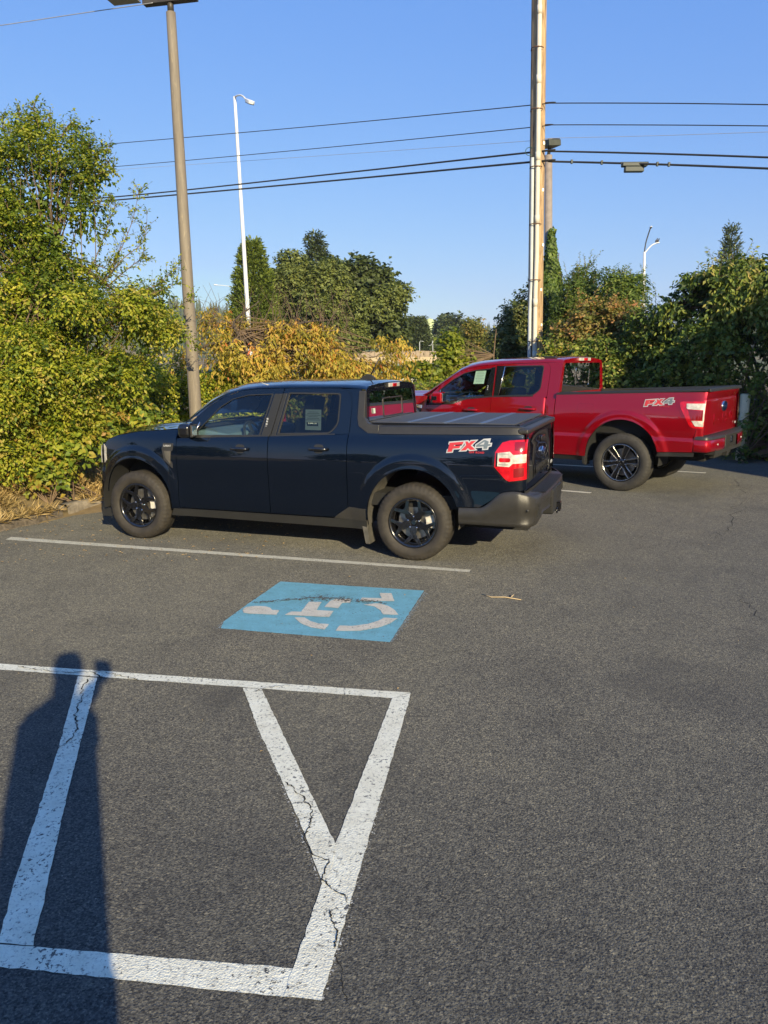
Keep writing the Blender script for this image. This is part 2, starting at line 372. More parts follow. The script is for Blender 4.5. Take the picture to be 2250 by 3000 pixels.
MT = {}
def veh_mats():
    def paint(name, col, metal, flake, rough=0.35):
        m, nt, b, out = newmat(name); v = coords(nt)
        b.inputs['Base Color'].default_value = tuple(col) + (1,); b.inputs['Metallic'].default_value = metal; b.inputs['Roughness'].default_value = rough
        d = noise_tex(nt, v, 2.3, 4, 0.6)
        nt.links.new(ramp(nt, d, [(0.35, (0.008,) * 3), (0.8, (0.03,) * 3)]), b.inputs['Coat Roughness'])
        b.inputs['Specular IOR Level'].default_value = 0.08; b.inputs['Coat Weight'].default_value = 1.0; b.inputs['Coat IOR'].default_value = 1.62
        # slight sheet metal waviness
        n2 = nt.nodes.new('ShaderNodeBump'); n2.inputs['Strength'].default_value = 0.14; n2.inputs['Distance'].default_value = 0.012
        nt.links.new(noise_tex(nt, v, 2.0, 2, 0.4), n2.inputs['Height']); nt.links.new(n2.outputs[0], b.inputs['Coat Normal'])
        return m
    MT['navy'] = paint('navy_paint', (0.0022, 0.0048, 0.0115), 0.25, 0, 0.40)
    MT['red'] = paint('red_paint', (0.27, 0.0018, 0.008), 0.35, 0, 0.38)
    MT['trim'] = mat('black_plastic', (0.020, 0.020, 0.019), 0.5, var=0.1, bs=0.15, bsc=400)
    MT['clad'] = mat('grey_cladding', (0.030, 0.0285, 0.026), 0.38, var=0.12, vs=14, bs=0.25, bsc=500)
    MT['dusty'] = mat('dusty_plastic', (0.085, 0.078, 0.066), 0.65, var=0.3, vs=9, bs=0.2, bsc=200)
    MT['gloss'] = mat('gloss_black', (0.006, 0.006, 0.007), 0.18, coat=1.0, var=0.0)
    MT['dark'] = mat('underbody_black', (0.012, 0.012, 0.012), 0.85, var=0.2)
    MT['liner'] = mat('wheel_liner', (0.07, 0.065, 0.055), 0.8, var=0.35, vs=12)
    MT['chrome'] = mat('chrome', (0.8, 0.8, 0.82), 0.08, 1.0, var=0.02)
    MT['satin'] = mat('satin_metal', (0.68, 0.66, 0.62), 0.22, 1.0, var=0.1)
    MT['steel'] = mat('disc_steel', (0.40, 0.38, 0.35), 0.35, 0.9, var=0.25, vs=30)
    MT['seat'] = mat('seat_fabric', (0.022, 0.024, 0.028), 0.9, bs=0.3, bsc=200)
    MT['dash'] = mat('dashboard_vinyl', (0.12, 0.16, 0.20), 0.6)
    MT['liner_grey'] = mat('headlining_grey', (0.42, 0.44, 0.43), 0.8)
    MT['glass'] = glass_mat('clear_glass', (0.74, 0.86, 0.82)); MT['tint'] = glass_mat('tinted_glass', (0.26, 0.30, 0.32)); MT['priv'] = glass_mat('privacy_glass', (0.015, 0.018, 0.02))
    MT['paper'] = mat('sticker_paper', (0.52, 0.60, 0.50), 0.7, var=0.04); MT['ink'] = mat('print_ink', (0.05, 0.06, 0.06), 0.7)
    MT['rlens'] = mat('red_lens', (0.50, 0.004, 0.010), 0.12, coat=1.0, var=0.35, vs=18)
    MT['wlens'] = mat('white_lens', (0.52, 0.49, 0.43), 0.15, coat=1.0, var=0.35, vs=22)
    MT['olens'] = mat('amber_lens', (0.75, 0.16, 0.02), 0.2, coat=1.0)
    MT['dlens'] = mat('dark_red_lens', (0.20, 0.004, 0.006), 0.15, coat=1.0)
    MT['dred'] = mat('decal_red', (0.48, 0.035, 0.04), 0.4); MT['dgrey'] = mat('decal_grey', (0.12, 0.15, 0.17), 0.35); MT['dsil'] = mat('decal_silver', (0.40, 0.41, 0.42), 0.35)
    MT['blue'] = mat('emblem_blue', (0.005, 0.012, 0.06), 0.2, coat=1.0)
    MT['cover'] = mat('tonneau_grey', (0.052, 0.051, 0.051), 0.6, var=0.1, vs=20, bs=0.3, bsc=350)
    MT['strip'] = mat('tonneau_strip', (0.075, 0.095, 0.14), 0.4)  # reflection put into the strips as a bluish base colour
    # tyre: brownish dusty rubber, radial variation
    for nm, c0, c1 in (('tyre_dusty', (0.018, 0.0155, 0.0125), (0.040, 0.034, 0.027)), ('tyre_clean', (0.022, 0.021, 0.020), (0.042, 0.039, 0.035))):
        m, nt, b, out = newmat(nm); v = coords(nt); f = noise_tex(nt, v, 14, 5, 0.65)
        nt.links.new(ramp(nt, f, [(0.3, c0), (0.7, c1)]), b.inputs['Base Color']); b.inputs['Roughness'].default_value = 0.75
        bump(nt, b, noise_tex(nt, v, 160, 3), 0.3, 0.003); MT[nm] = m
veh_mats()

def wheel(parent, x, y, side, Rt, w, rr, kind, a0=0.0):
    """side=+1 outer face towards +Y. wheel > tyre, spoke, lug_nut ..."""
    M = Matrix.Translation((x, y, Rt - 0.006)) @ (Matrix.Rotation(R(-90), 4, 'X') if side > 0 else Matrix.Rotation(R(90), 4, 'X'))
    h = w / 2
    b = MB(); b.lathe([(rr + .004, h - .028), (rr + .010, h - .016), (rr - .004, h - .014), (rr - .018, h - .03), (rr - .03, h - .06), (rr - .045, -h + .02), (rr, -h + .02), (rr + .004, -h + .03)], 64, M)
    wh = b.build('wheel', MT['gloss'], parent, smooth=True)
    # tyre with shoulder blocks
    b = MB(); n = 150; vs = []; fs = []
    prof = [(rr, h - .03, 0), (rr + .012, h - .012, 0), (rr + .03, h - .002, 0), (rr + .055, h + .004, 0), (rr + (Rt - rr) * .55, h + .006, 0), (Rt - .050, h, 0), (Rt - .040, h - .001, 1), (Rt - .018, h - .010, 1), (Rt - .006, h - .026, 1), (Rt - .001, h - .045, 2), (Rt, h - .047, 0), (Rt - .009, h - .055, 0), (Rt - .009, h - .060, 0), (Rt, h - .066, 2)]
    prof = prof + [(r, -z, t) for r, z, t in prof[::-1]]; m = len(prof)
    for k in range(n):
        a = 2 * math.pi * k / n; g = (k % 3 == 0)
        for r, z, t in prof:
            rad = r - (0.005 if (g and t == 1) else 0.005 if (g and t == 2) else 0)
            vs.append(M @ Vector((rad * math.cos(a), rad * math.sin(a), z if not (g and t == 1) else z * 0.985)))
    for k in range(n):
        k2 = (k + 1) % n
        for j in range(m - 1): fs.append((k * m + j, k2 * m + j, k2 * m + j + 1, k * m + j + 1))
    b.add(vs, fs); ty = b.build('tyre', MT['tyre_dusty' if kind == 'five' else 'tyre_clean'], wh, smooth=True)
    # brake disc and caliper
    hb = h - 0.085
    MB().lathe([(0.05, hb - .03), (rr * .72, hb - .03), (rr * .72, hb - .05), (0.05, hb - .05)], 40, M).build('brake_disc', MT['steel'], wh, smooth=False)
    b = MB(); ca = R(-5) if side > 0 else R(185)
    b.prism([((rr * .50) * math.cos(t) if i == 0 else (rr * .86) * math.cos(t), (rr * .50) * math.sin(t) if i == 0 else (rr * .86) * math.sin(t)) for i, ts in ((0, np.linspace(-.35, .35, 6)), (1, np.linspace(.35, -.35, 6))) for t in (ts + ca + math.pi / 2 * 0)], lambda u, v, d: M @ Vector((-u, v, d)), hb - .035, hb + .012)
    b.build('brake_caliper', MT['wlens' if kind == 'five' else 'satin'], wh, bevel=.004)
    MB().lathe([(0.001, hb - .02), (rr - .04, hb - .075)], 40, M).build('brake_backing', MT['dark'], wh)
    def W(rot):
        Q = M @ Matrix.Rotation(rot, 4, 'Z'); return Q
    if kind == 'five':
        prof_y = lambda r: h - .022 - .035 * (1 - min(1, r / rr)) ** 1.2
        for k in range(5):
            Q = W(a0 + 2 * math.pi * k / 5)
            poly = [(.03, -.030), (.075, -.034), (.105, -.024), (.128, -.040), (.172, -.079), (.205, -.094), (.211, -.066), (.183, -.048), (.150, -.014), (.143, 0), (.150, .014), (.183, .048), (.211, .066), (.205, .094), (.172, .079), (.128, .040), (.105, .024), (.075, .034), (.03, .030)]
            s = rr / 0.216; poly = [(u * s, v * s) for u, v in poly]
            b = MB(); b.prism(poly, lambda u, v, d: Q @ Vector((u, v, prof_y(math.hypot(u, v)) - d)), 0.0, .022)
            b.build('spoke', MT['gloss'], wh, bevel=.0035)
        nl = 5; hubr = .030; lr = .057
    else:
        prof_y = lambda r: h - .016 - .045 * (1 - min(1, r / rr)) ** 1.3
        for k in range(6):
            Q = W(a0 + 2 * math.pi * k / 6)
            b = MB(); b.prism([(.05, -.036), (rr * .60, -.040), (rr * .985, -.050), (rr * .985, .050), (rr * .60, .040), (.05, .036)], lambda u, v, d: Q @ Vector((u, v, prof_y(math.hypot(u, v)) - .012 - d)), 0.0, .018)
            sp = b.build('spoke', MT['gloss'], wh, bevel=.003)
            e = MB()
            for sgn in (-1, 1):
                e.prism([(.075, sgn * .020), (rr * .6, sgn * .026), (rr * .97, sgn * .034), (rr * .97, sgn * .050), (rr * .6, sgn * .040), (.075, sgn * .031)], lambda u, v, d: Q @ Vector((u, v, prof_y(math.hypot(u, v)) - d)), 0.0, .016)
            e.build('machined_edge', MT['satin'], wh, bevel=.002)
        b = MB(); b.lathe([(rr - .002, h - .012), (rr - .010, h - .009), (rr - .014, h - .016), (rr - .004, h - .02)], 64, M); b.build('rim_lip', MT['satin'], wh, smooth=True)
        nl = 6; hubr = .036; lr = .067
    MB().lathe([(0.001, prof_y(0) + .006), (hubr * .8, prof_y(0) + .006), (hubr, prof_y(0)), (hubr * 2.1, prof_y(0) - .004), (hubr * 2.1, prof_y(0) - .03)], 30, M).build('hub_cap', MT['gloss'], wh, smooth=False, bevel=.002)
    for k in range(nl):
        a = a0 + 2 * math.pi * (k + .5) / nl; Q = M @ Matrix.Translation((lr * math.cos(a), lr * math.sin(a), prof_y(.05) - .012))
        MB().lathe([(0.001, .020), (.006, .019), (.0095, .013), (.0105, -.01)], 8, Q).build('lug_nut', MT['chrome'], wh, smooth=True)
    return wh

def greenhouse(T):
    """cab side rails, roof, windscreen, rear window. T: dict"""
    root, body = T['root'], T['paint']
    D = resample(T['D'], 44); Rr = resample(T['R'], 44); xs = T['xsplit']
    for s in (1, -1):
        rows = []
        for k in (0, .25, .5, .75, 1.0):
            rows.append([(D[i, 0] * (1 - k) + Rr[i, 0] * k, s * ((D[i, 1]) * (1 - k) + Rr[i, 1] * k + .012 * math.sin(math.pi * k)), D[i, 2] * (1 - k) + Rr[i, 2] * k) for i in range(44)])
        grid('roof_rail', rows, body, root)
    cr = T['crown']; na = 25
    def cross(i, t):
        x, y, z = Rr[i]; w = sstep(T['R'][-1][0], xs, x); k = 1 - abs(t) ** 2.4
        return (x + T['bulge'] * w * k, y * t, z + cr * k * (1 if x < xs else max(0, (1 - (x - xs) / 1.2))))
    ts = np.linspace(-1, 1, na)
    idx = [i for i in range(44) if Rr[i, 0] <= xs]
    i0 = idx[0]
    grid('roof', [[cross(i, t) for t in ts] for i in idx], body, root)
    if T.get('rear_roof'):
        pass
    tg = np.linspace(-.9, .9, 19)
    grid('windscreen', [[Vector(cross(i, t)) for t in tg] for i in range(0, i0 + 1)], MT['glass'], root)
    for s in (-1, 1):
        grid('windscreen_pillar', [[cross(i, t) for t in np.linspace(s * .9, s, 4)] for i in range(0, i0 + 1)], body, root)
    # header strips inside
    grid('headlining', [[Vector(cross(i, t)) - Vector((0, 0, .035)) for t in np.linspace(-.97, .97, 9)] for i in idx], MT['liner_grey'], root)
def window_set(T):
    """upper door frames, glass, pillar trims on both sides"""
    root = T['root']; Yu = T['Yu']
    for s in (1, -1):
        for d in T['doors']:
            door = d['obj'][s]
            flat('window_frame', d['outer'], [d['hole']], Yu, T['paint'], door, s, 0.0, .03)
            c = np.mean(np.array(d['hole']), 0)
            inner = [(c[0] + (p[0] - c[0]) * d.get('k', .955), c[1] + (p[1] - c[1]) * d.get('kz', .935)) for p in d['hole']]
            flat('window_seal', d['hole'], [inner], Yu, MT['trim'], door, s, .003, .02)
            g = [(c[0] + (p[0] - c[0]) * .975, c[1] + (p[1] - c[1]) * .965) for p in d['hole']]
            loops = tessellate_polygon([[Vector((p[0], p[1], 0)) for p in g]])
            mesh('window_glass', [(p[0], s * (Yu(p[0], p[1]) - .012), p[1]) for p in g], [tuple(t) for t in loops], d['glass'], door, False)
def seat(name, parent, x, y, zb, h, w=.5, head=True):
    b = MB(); s = MB()
    b.box(x - .04, x + .46, y - w / 2, y + w / 2, zb, zb + .16)
    Mx = Matrix.Translation((x, y, zb + .12)) @ Matrix.Rotation(R(-14), 4, 'Y')
    b.box(-.10, .04, -w / 2, w / 2, 0, h, Mx)
    o = b.build(name, MT['seat'], parent, bevel=.05, seg=4)
    if head:
        q = MB(); q.box(-.08, .02, -.13, .13, h + .04, h + .22, Mx); q.tube([Mx @ Vector((-.03, -.06, h - .05)), Mx @ Vector((-.03, -.06, h + .08))], .008); q.tube([Mx @ Vector((-.03, .06, h - .05)), Mx @ Vector((-.03, .06, h + .08))], .008)
        q.build('headrest', MT['seat'], o, bevel=.035, seg=4)
    return o
def handle(parent, x, z, Y, s, paint, L=.19):
    P = rounded([(x - L * .27, z - .042), (x + L * .27, z - .042), (x + L * .27, z + .042), (x - L * .27, z + .042)], .035)
    flat('handle_recess', P, [], Y, MT['trim'], parent, s, .0025, .004)
    b = MB(); pts = [Vector((x + L / 2, s * (Y(x, z) + .006), z)), Vector((x + L * .42, s * (Y(x, z) + .030), z)), Vector((x, s * (Y(x, z) + .038), z + .002)), Vector((x - L * .42, s * (Y(x, z) + .030), z)), Vector((x - L / 2, s * (Y(x, z) + .006), z))]
    b.tube(pts, [.014, .018, .019, .018, .014], 8); o = b.build('door_handle', paint, parent, smooth=True)
    c_ = MB(); c_.tube([pts[0] + Vector((-.002, 0, 0)), pts[0] + Vector((.006, 0, 0))], .012, 8); c_.build('handle_glint_cap', MT['chrome'], o, smooth=True); return o  # small chrome cap added to put a glint on the handle
def offset_poly(P, d):
    n = len(P); A = sum(P[i][0] * P[(i + 1) % n][1] - P[(i + 1) % n][0] * P[i][1] for i in range(n)); sg = 1 if A > 0 else -1; out = []
    for i in range(n):
        p0, p1, p2 = Vector(P[i - 1]), Vector(P[i]), Vector(P[(i + 1) % n]); a = (p1 - p0).normalized(); b = (p2 - p1).normalized()
        n1 = Vector((a.y, -a.x)) * sg; n2 = Vector((b.y, -b.x)) * sg; m_ = (n1 + n2); m_ = m_.normalized() if m_.length > 1e-6 else n1; k = d / max(.5, m_.dot(n1)); q = p1 + m_ * k; out.append((q.x, q.y))
    return out
def fx4(parent, Y, x0, x1, z0, z1, off, m_out):
    """sticker reading FX4 OFF ROAD; x0 = left (front) end, x1 = right (rear) end"""
    L = abs(x1 - x0); H = L * .20
    def T(u, v, d):
        x = x0 + (x1 - x0) * (u / 4.4); z = z0 + (z1 - z0) * (u / 4.4) + v * H; return Vector((x - .02 * L * v, Y(x, z) + off + d, z))
    F = [(.05, 0), (.52, 0), (.56, .34), (1.25, .34), (1.30, .62), (.62, .62), (.64, .74), (1.50, .74), (1.55, 1.03), (.12, 1.03)]
    X = [(1.42, .05), (1.95, .05), (2.12, .30), (2.40, .05), (2.92, .05), (2.38, .55), (2.80, 1.03), (2.30, 1.03), (2.14, .80), (1.95, 1.03), (1.72, 1.03), (1.90, .62)]
    N4 = [(2.95, .34), (3.72, .34), (3.75, .06), (4.12, .06), (4.14, .34), (4.40, .38), (4.40, .55), (4.14, .55), (4.16, 1.05), (3.60, 1.05), (2.95, .55)]
    root = None
    for k, (P, m) in enumerate(((F, MT['dred']), (X, MT['dred']), (N4, MT['dgrey']))):
        b = MB(); b.prism(offset_poly(P, .13), T, k * .0004, .0010 + k * .0004); o = b.build('decal_outline', m_out, parent)
        b = MB(); b.prism(P, T, .0018, .0026); b.build('decal_letter', m, o)
        if k == 2: b = MB(); b.prism([(3.25, .56), (3.72, .56), (3.72, .86)], T, .0026, .0034); b.build('decal_letter', m_out, o)
    text_obj('decal_small_print', 'OFF ROAD', L * .058, MT['dred'], parent, T(3.1, -.30, .001), (R(90), 0, math.pi), .0004, 1.15, .0008, xs=1.15)
# ================================================================ ground, kerb, markings
M_ASPH = asphalt_mat()
KP = [(-14, -2.5), (-9.0, 3.6), (-6.2, 6.45), (-4.75, 8.05), (-4.25, 8.85), (-3.98, 9.45), (-3.72, 10.1), (-3.2, 11.1), (-2.0, 12.9), (-.4, 14.75), (1.2, 16.1), (3.2, 16.35), (5.2, 15.75), (6.5, 15.35), (7.35, 14.7), (8.6, 13.0), (10.4, 10.6), (14, 8.2), (24, 4), (40, -2)]
def smooth_path(P, n):
    P = [Vector(p) for p in P]; out = []
    for i in range(len(P) - 1):
        p0 = P[max(0, i - 1)]; p1 = P[i]; p2 = P[i + 1]; p3 = P[min(len(P) - 1, i + 2)]
        for k in range(n):
            t = k / n; out.append(.5 * ((2 * p1) + (p2 - p0) * t + (2 * p0 - 5 * p1 + 4 * p2 - p3) * t * t + (3 * p1 - p0 - 3 * p2 + p3) * t ** 3))
    out.append(P[-1]); return out
KS = smooth_path(KP, 6); KA = np.array([(p.x, p.y) for p in KS])
def beyond(x, y):
    """signed distance past the kerb (positive on the planted side)"""
    a = KA[:-1]; b = KA[1:]; p = np.array([x, y]); ab = b - a; t = np.clip(((p - a) * ab).sum(1) / (ab ** 2).sum(1), 0, 1)
    q = a + ab * t[:, None]; d = np.hypot(*(p - q).T); i = d.argmin(); cr = ab[i, 0] * (p[1] - a[i, 1]) - ab[i, 1] * (p[0] - a[i, 0])
    return d[i] if cr > 0 else -d[i]
poly = [(p.x, p.y) for p in KS] + [(40, -45), (-40, -45), (-40, -2.5)]
tri = tessellate_polygon([[Vector((x, y, 0)) for x, y in poly]])
tag(mesh('asphalt_lot', [(x, y, 0) for x, y in poly], [tuple(t) for t in tri], M_ASPH, None, False), kind='structure')
# terrain
m, nt, b, out = newmat('earth'); v = wcoords(nt); f = noise_tex(nt, v, 3.0, 6, .7); g = noise_tex(nt, v, .05, 4, .6)
c = mixc(nt, ramp(nt, g, [(.42, (0, 0, 0)), (.58, (1, 1, 1))]), ramp(nt, f, [(.3, (.16, .11, .055)), (.7, (.30, .22, .11))]), ramp(nt, f, [(.3, (.055, .075, .025)), (.7, (.12, .13, .05))]))
nt.links.new(c, b.inputs['Base Color']); b.inputs['Roughness'].default_value = .95; bump(nt, b, f, .8, .03); M_EARTH = m
xs = np.r_[np.linspace(-1500, -60, 22), np.linspace(-56, 60, 70), np.linspace(70, 1500, 22)]; ys = np.r_[np.linspace(-700, -30, 8), np.linspace(-24, 70, 72), np.linspace(80, 1400, 30)]
vs = []; 
for y in ys:
    for x in xs:
        d = beyond(x, y); z = -.06 if d < .25 else .10 + min(.40, .32 * (d - .25))
        if d > 8: z += 1.35 * sstep(28, 75, y) + 1.5 * sstep(75, 130, y)
        if y > 130: z += (y - 130) * .004
        vs.append((x, y, z + (.03 * noise.noise(Vector((x * .9, y * .9, 0))) if d > .3 else 0)))
nx = len(xs); fs = [(j * nx + i, j * nx + i + 1, (j + 1) * nx + i + 1, (j + 1) * nx + i) for j in range(len(ys) - 1) for i in range(nx - 1)]
tag(mesh('ground', vs, fs, M_EARTH), kind='structure')
# kerb: rough asphalt berm on the left, concrete kerb stones from the truck's nose on
M_CONC = mat('kerb_concrete', (.21, .18, .14), .95, var=.4, vs=14, bs=1.0, bsc=60)
M_BERM = mat('berm_asphalt', (.10, .082, .062), .95, var=.5, vs=25, bs=1.0, bsc=40)
def sect(path, prof, nm, m, parent=None, jit=0.0, smooth=True):
    rows = []
    for i, p in enumerate(path):
        t = (path[min(i + 1, len(path) - 1)] - path[max(0, i - 1)]); t.normalize(); nrm = Vector((-t.y, t.x))
        rows.append([(p.x + nrm.x * u + jit * noise.noise(Vector((p.x * 6, p.y * 6, k))), p.y + nrm.y * u + jit * noise.noise(Vector((p.x * 5, k, p.y * 5))), w + (jit * .8 * noise.noise(Vector((p.x * 7, p.y * 7, k * 2.3))) if 0 < k < len(prof) - 1 else 0)) for k, (u, w) in enumerate(prof)])
    return grid(nm, rows, m, parent, smooth=smooth)
fine = smooth_path(KP[:6], 40)
tag(sect(fine, [(-.02, -.03), (.0, .05), (.04, .10), (.12, .135), (.24, .14), (.4, .12), (.6, .08)], 'asphalt_berm', M_BERM, jit=.035), kind='structure')
kr = tag(empty('kerb'), kind='structure')
L = [KS[k] for k in range(31, len(KS) - 6)]
acc = resample([(p.x, p.y) for p in L], int(sum((L[i + 1] - L[i]).length for i in range(len(L) - 1)) / .12))
S_ = 15
for i in range(0, len(acc) - S_, S_):
    seg = [Vector(q) for q in acc[i:i + S_ + 1]]
    d0 = (seg[1] - seg[0]) * .07; seg = [seg[0] + d0] + seg[1:-1] + [seg[-1] - d0]
    sect(seg, [(.02, -.05), (.0, .0), (.012, .115), (.035, .14), (.145, .142), (.155, .12), (.155, -.05)], 'kerb_stone', M_CONC, kr, jit=.008)
# ---- painted lines
M_PAINT = paint_mat('white_road_paint', (.84, .82, .66), .605, .03); M_PAINT2 = paint_mat('white_line_paint', (.62, .60, .49), .60, .05)
M_BLUE = paint_mat('blue_road_paint', (.17, .42, .51), .615, .07, (.12, .26, .32)); M_SYM = paint_mat('symbol_paint', (.64, .60, .50), .62, .05, (.3, .35, .36))
M_SPK = speckle_mat('paint_overspray', (.60, .59, .52), .55)
def z4b(x, y): return (x / 1.3272, 1880 + y / 1.3272)
def ground_poly(nm, pts, z, m, parent=None):
    P = [gnd(px, py, z) for px, py in pts]; P = [Vector((p.x, p.y, z)) for p in P]
    # subdivide and roughen the outline a little
    Q = []
    for i in range(len(P)):
        a, b_ = P[i], P[(i + 1) % len(P)]; n = max(1, int((b_ - a).length / .035))
        for k in range(n):
            q = a.lerp(b_, k / n)
            j = .0035 if k else 0
            Q.append(q + Vector((noise.noise(q * 23) * j * 1.6, noise.noise(q * 23 + Vector((9, 9, 0))) * j * 1.6, 0)))
    return mesh(nm, Q, [tuple(t) for t in tessellate_polygon([Q])], m, parent, False)
mk = tag(ground_poly('parking_line', [(33, 1573), (1379.5, 1669), (1375, 1676), (16, 1580.5)], .0020, M_PAINT2), 'white stall line running from the kerb past the navy truck\'s near wheels', 'line')
hz = tag(empty('aisle_marking'), 'white painted access aisle box with diagonal bars, cracked, in the foreground', 'marking')
ground_poly('top_bar', [(-150, 1930), (0, 1944), z4b(1597, 198), z4b(1525, 219), (0, 1961.5), (-150, 1950)], .0020, M_PAINT, hz)
ground_poly('right_bar', [z4b(1525, 219.5), z4b(1597, 199), z4b(1592, 225), z4b(1470, 640), z4b(1385, 935), z4b(1250, 1395), z4b(1100, 1380), z4b(1140, 1270), z4b(1310, 770)], .0035, M_PAINT, hz)
ground_poly('bottom_bar', [z4b(-200, 1166), z4b(128, 1184), z4b(1139, 1270), z4b(1125, 1383), z4b(0, 1263), z4b(-200, 1243)], .0020, M_PAINT, hz)
ground_poly('left_diagonal', [z4b(303, 134), z4b(378, 140), z4b(265, 580), z4b(130, 1181), z4b(-5, 1170), z4b(60, 920), z4b(120, 740), z4b(225, 420)], .0035, M_PAINT, hz)
ground_poly('right_diagonal', [z4b(945, 179), z4b(1018, 184), z4b(1303, 785), z4b(1290, 870), z4b(1252, 942), z4b(1185, 745), z4b(1095, 540), z4b(1000, 330)], .0050, M_PAINT, hz)
def line3(nm, a, b_, w, z, label):
    a = Vector(a); b_ = Vector(b_); t = (b_ - a).normalized(); n = Vector((-t.y, t.x)) * w / 2
    return tag(mesh(nm, [(p.x, p.y, z) for p in (a - n, b_ - n, b_ + n, a + n)], [(0, 1, 2, 3)], M_PAINT2, None, False), label, 'line')
g1 = gnd(1731, 1444); g2 = gnd(1652, 1436); d = (g1 - g2).normalized(); d = Vector((math.cos(R(148)), math.sin(R(148)), 0))
line3('parking_line', (g1 - d * 0)[:2], (g1 + d * 5.2)[:2], .10, .0020, 'white stall line ending just behind the navy truck\'s rear bumper')
a = gnd(1621, 1359); d = Vector((math.cos(R(151)), math.sin(R(151)), 0)); b0 = gnd(1733, 1367)
line3('parking_line', (b0 - d * 1.9)[:2], (b0 + d * 3.6)[:2], .10, .0020, 'white stall line passing underneath the red truck')
# overspray ghosts
def strip_attr(nm, inner, outer, z, m, parent, label=None):
    vs = []; n = len(inner); at_ = []
    for a, b_ in zip(inner, outer):
        p, q = gnd(*a, z), gnd(*b_, z)
        for k in range(5): t = k / 4; vs.append((p.x + (q.x - p.x) * t, p.y + (q.y - p.y) * t, z)); at_.append(t)
    fs = [(i * 5 + k, (i + 1) * 5 + k, (i + 1) * 5 + k + 1, i * 5 + k + 1) for i in range(n - 1) for k in range(4)]
    o = mesh(nm, vs, fs, m, parent, False); a = o.data.attributes.new('edge', 'FLOAT', 'POINT'); a.data.foreach_set('value', at_); return o
strip_attr('overspray', [z4b(1385, 900), z4b(1330, 1110), z4b(1250, 1395)], [z4b(1455, 905), z4b(1400, 1110), z4b(1300, 1400)], .0015, M_SPK, hz)
strip_attr('overspray', [z4b(1480, 600), z4b(1385, 900)], [z4b(1510, 600), z4b(1450, 900)], .0015, M_SPK, hz)
strip_attr('overspray', [z4b(985, 300), z4b(1095, 545), z4b(1245, 930)], [z4b(970, 300), z4b(1075, 545), z4b(1205, 930)], .0015, M_SPK, hz)
# accessible parking emblem
def z3b(x, y): return (600 + x / 2.37, 1650 + y / 2.37)
em = tag(empty('parking_emblem'), 'light blue painted square with white wheelchair symbol, slightly tyre-marked', 'marking')
Z = lambda L_: [z3b(*q) for q in L_]
ground_poly('blue_square', Z([(525, 127), (1523, 190), (1285, 548), (110, 452), (130, 405), (310, 275)]), .0020, M_BLUE, em)
ground_poly('symbol_head', Z([(262, 328), (268, 315), (290, 303), (350, 296), (420, 299), (452, 307), (468, 324), (517, 325), (497, 358), (400, 353), (310, 350), (270, 343)]), .0050, M_SYM, em)
ground_poly('symbol_body', Z([(555, 358), (600, 335), (668, 337), (722, 267), (812, 269), (775, 325), (895, 331), (862, 373), (700, 366)]), .0050, M_SYM, em)
ground_poly('symbol_seat', Z([(830, 303), (868, 262), (905, 247), (1018, 250), (1010, 272), (955, 276), (925, 312)]), .0050, M_SYM, em)
ground_poly('symbol_leg', Z([(1078, 262), (1092, 238), (1228, 243), (1214, 206), (1296, 208), (1316, 263)]), .0050, M_SYM, em)
ground_poly('symbol_wheel', Z([(1100, 287), (1180, 278), (1215, 279), (1275, 297), (1322, 328), (1345, 358), (1240, 355), (1222, 328), (1180, 300)]), .0050, M_SYM, em)
ground_poly('symbol_wheel', Z([(908, 468), (937, 432), (1020, 435), (1130, 421), (1205, 398), (1245, 377), (1340, 382), (1285, 418), (1200, 448), (1080, 468), (980, 470)]), .0050, M_SYM, em)
ground_poly('symbol_wheel', Z([(622, 375), (692, 376), (735, 402), (790, 418), (862, 422), (830, 460), (735, 444), (665, 415)]), .0050, M_SYM, em)
M_GH = speckle_mat('faded_blue_edge', (.24, .30, .31), .50)
strip_attr('faded_edge', Z([(1525, 200), (1290, 545)]), Z([(1575, 225), (1360, 540)]), .0015, M_GH, em)
strip_attr('faded_edge', Z([(130, 400), (110, 455)]), Z([(95, 415), (45, 450)]), .0015, M_GH, em)
# dark tyre smear across the symbol
m, nt, b, out = newmat('tyre_smear'); v = wcoords(nt); w = noise_tex(nt, v, 38, 5, .75, .5); at_ = nt.nodes.new('ShaderNodeAttribute'); at_.attribute_name = 'edge'
b.inputs['Base Color'].default_value = (.10, .095, .08, 1); b.inputs['Roughness'].default_value = .9
ed = math_(nt, 'ABSOLUTE', math_(nt, 'SUBTRACT', at_.outputs['Fac'], .5)); nt.links.new(math_(nt, 'MULTIPLY', math_(nt, 'GREATER_THAN', w, math_(nt, 'ADD', .47, math_(nt, 'MULTIPLY', ed, .36))), .8), b.inputs['Alpha'])
strip_attr('tyre_smear', Z([(330, 262), (600, 232), (800, 205), (960, 215), (1120, 235), (1250, 262)]), Z([(330, 285), (600, 268), (800, 272), (960, 285), (1120, 290), (1280, 290)]), .0070, m, em)
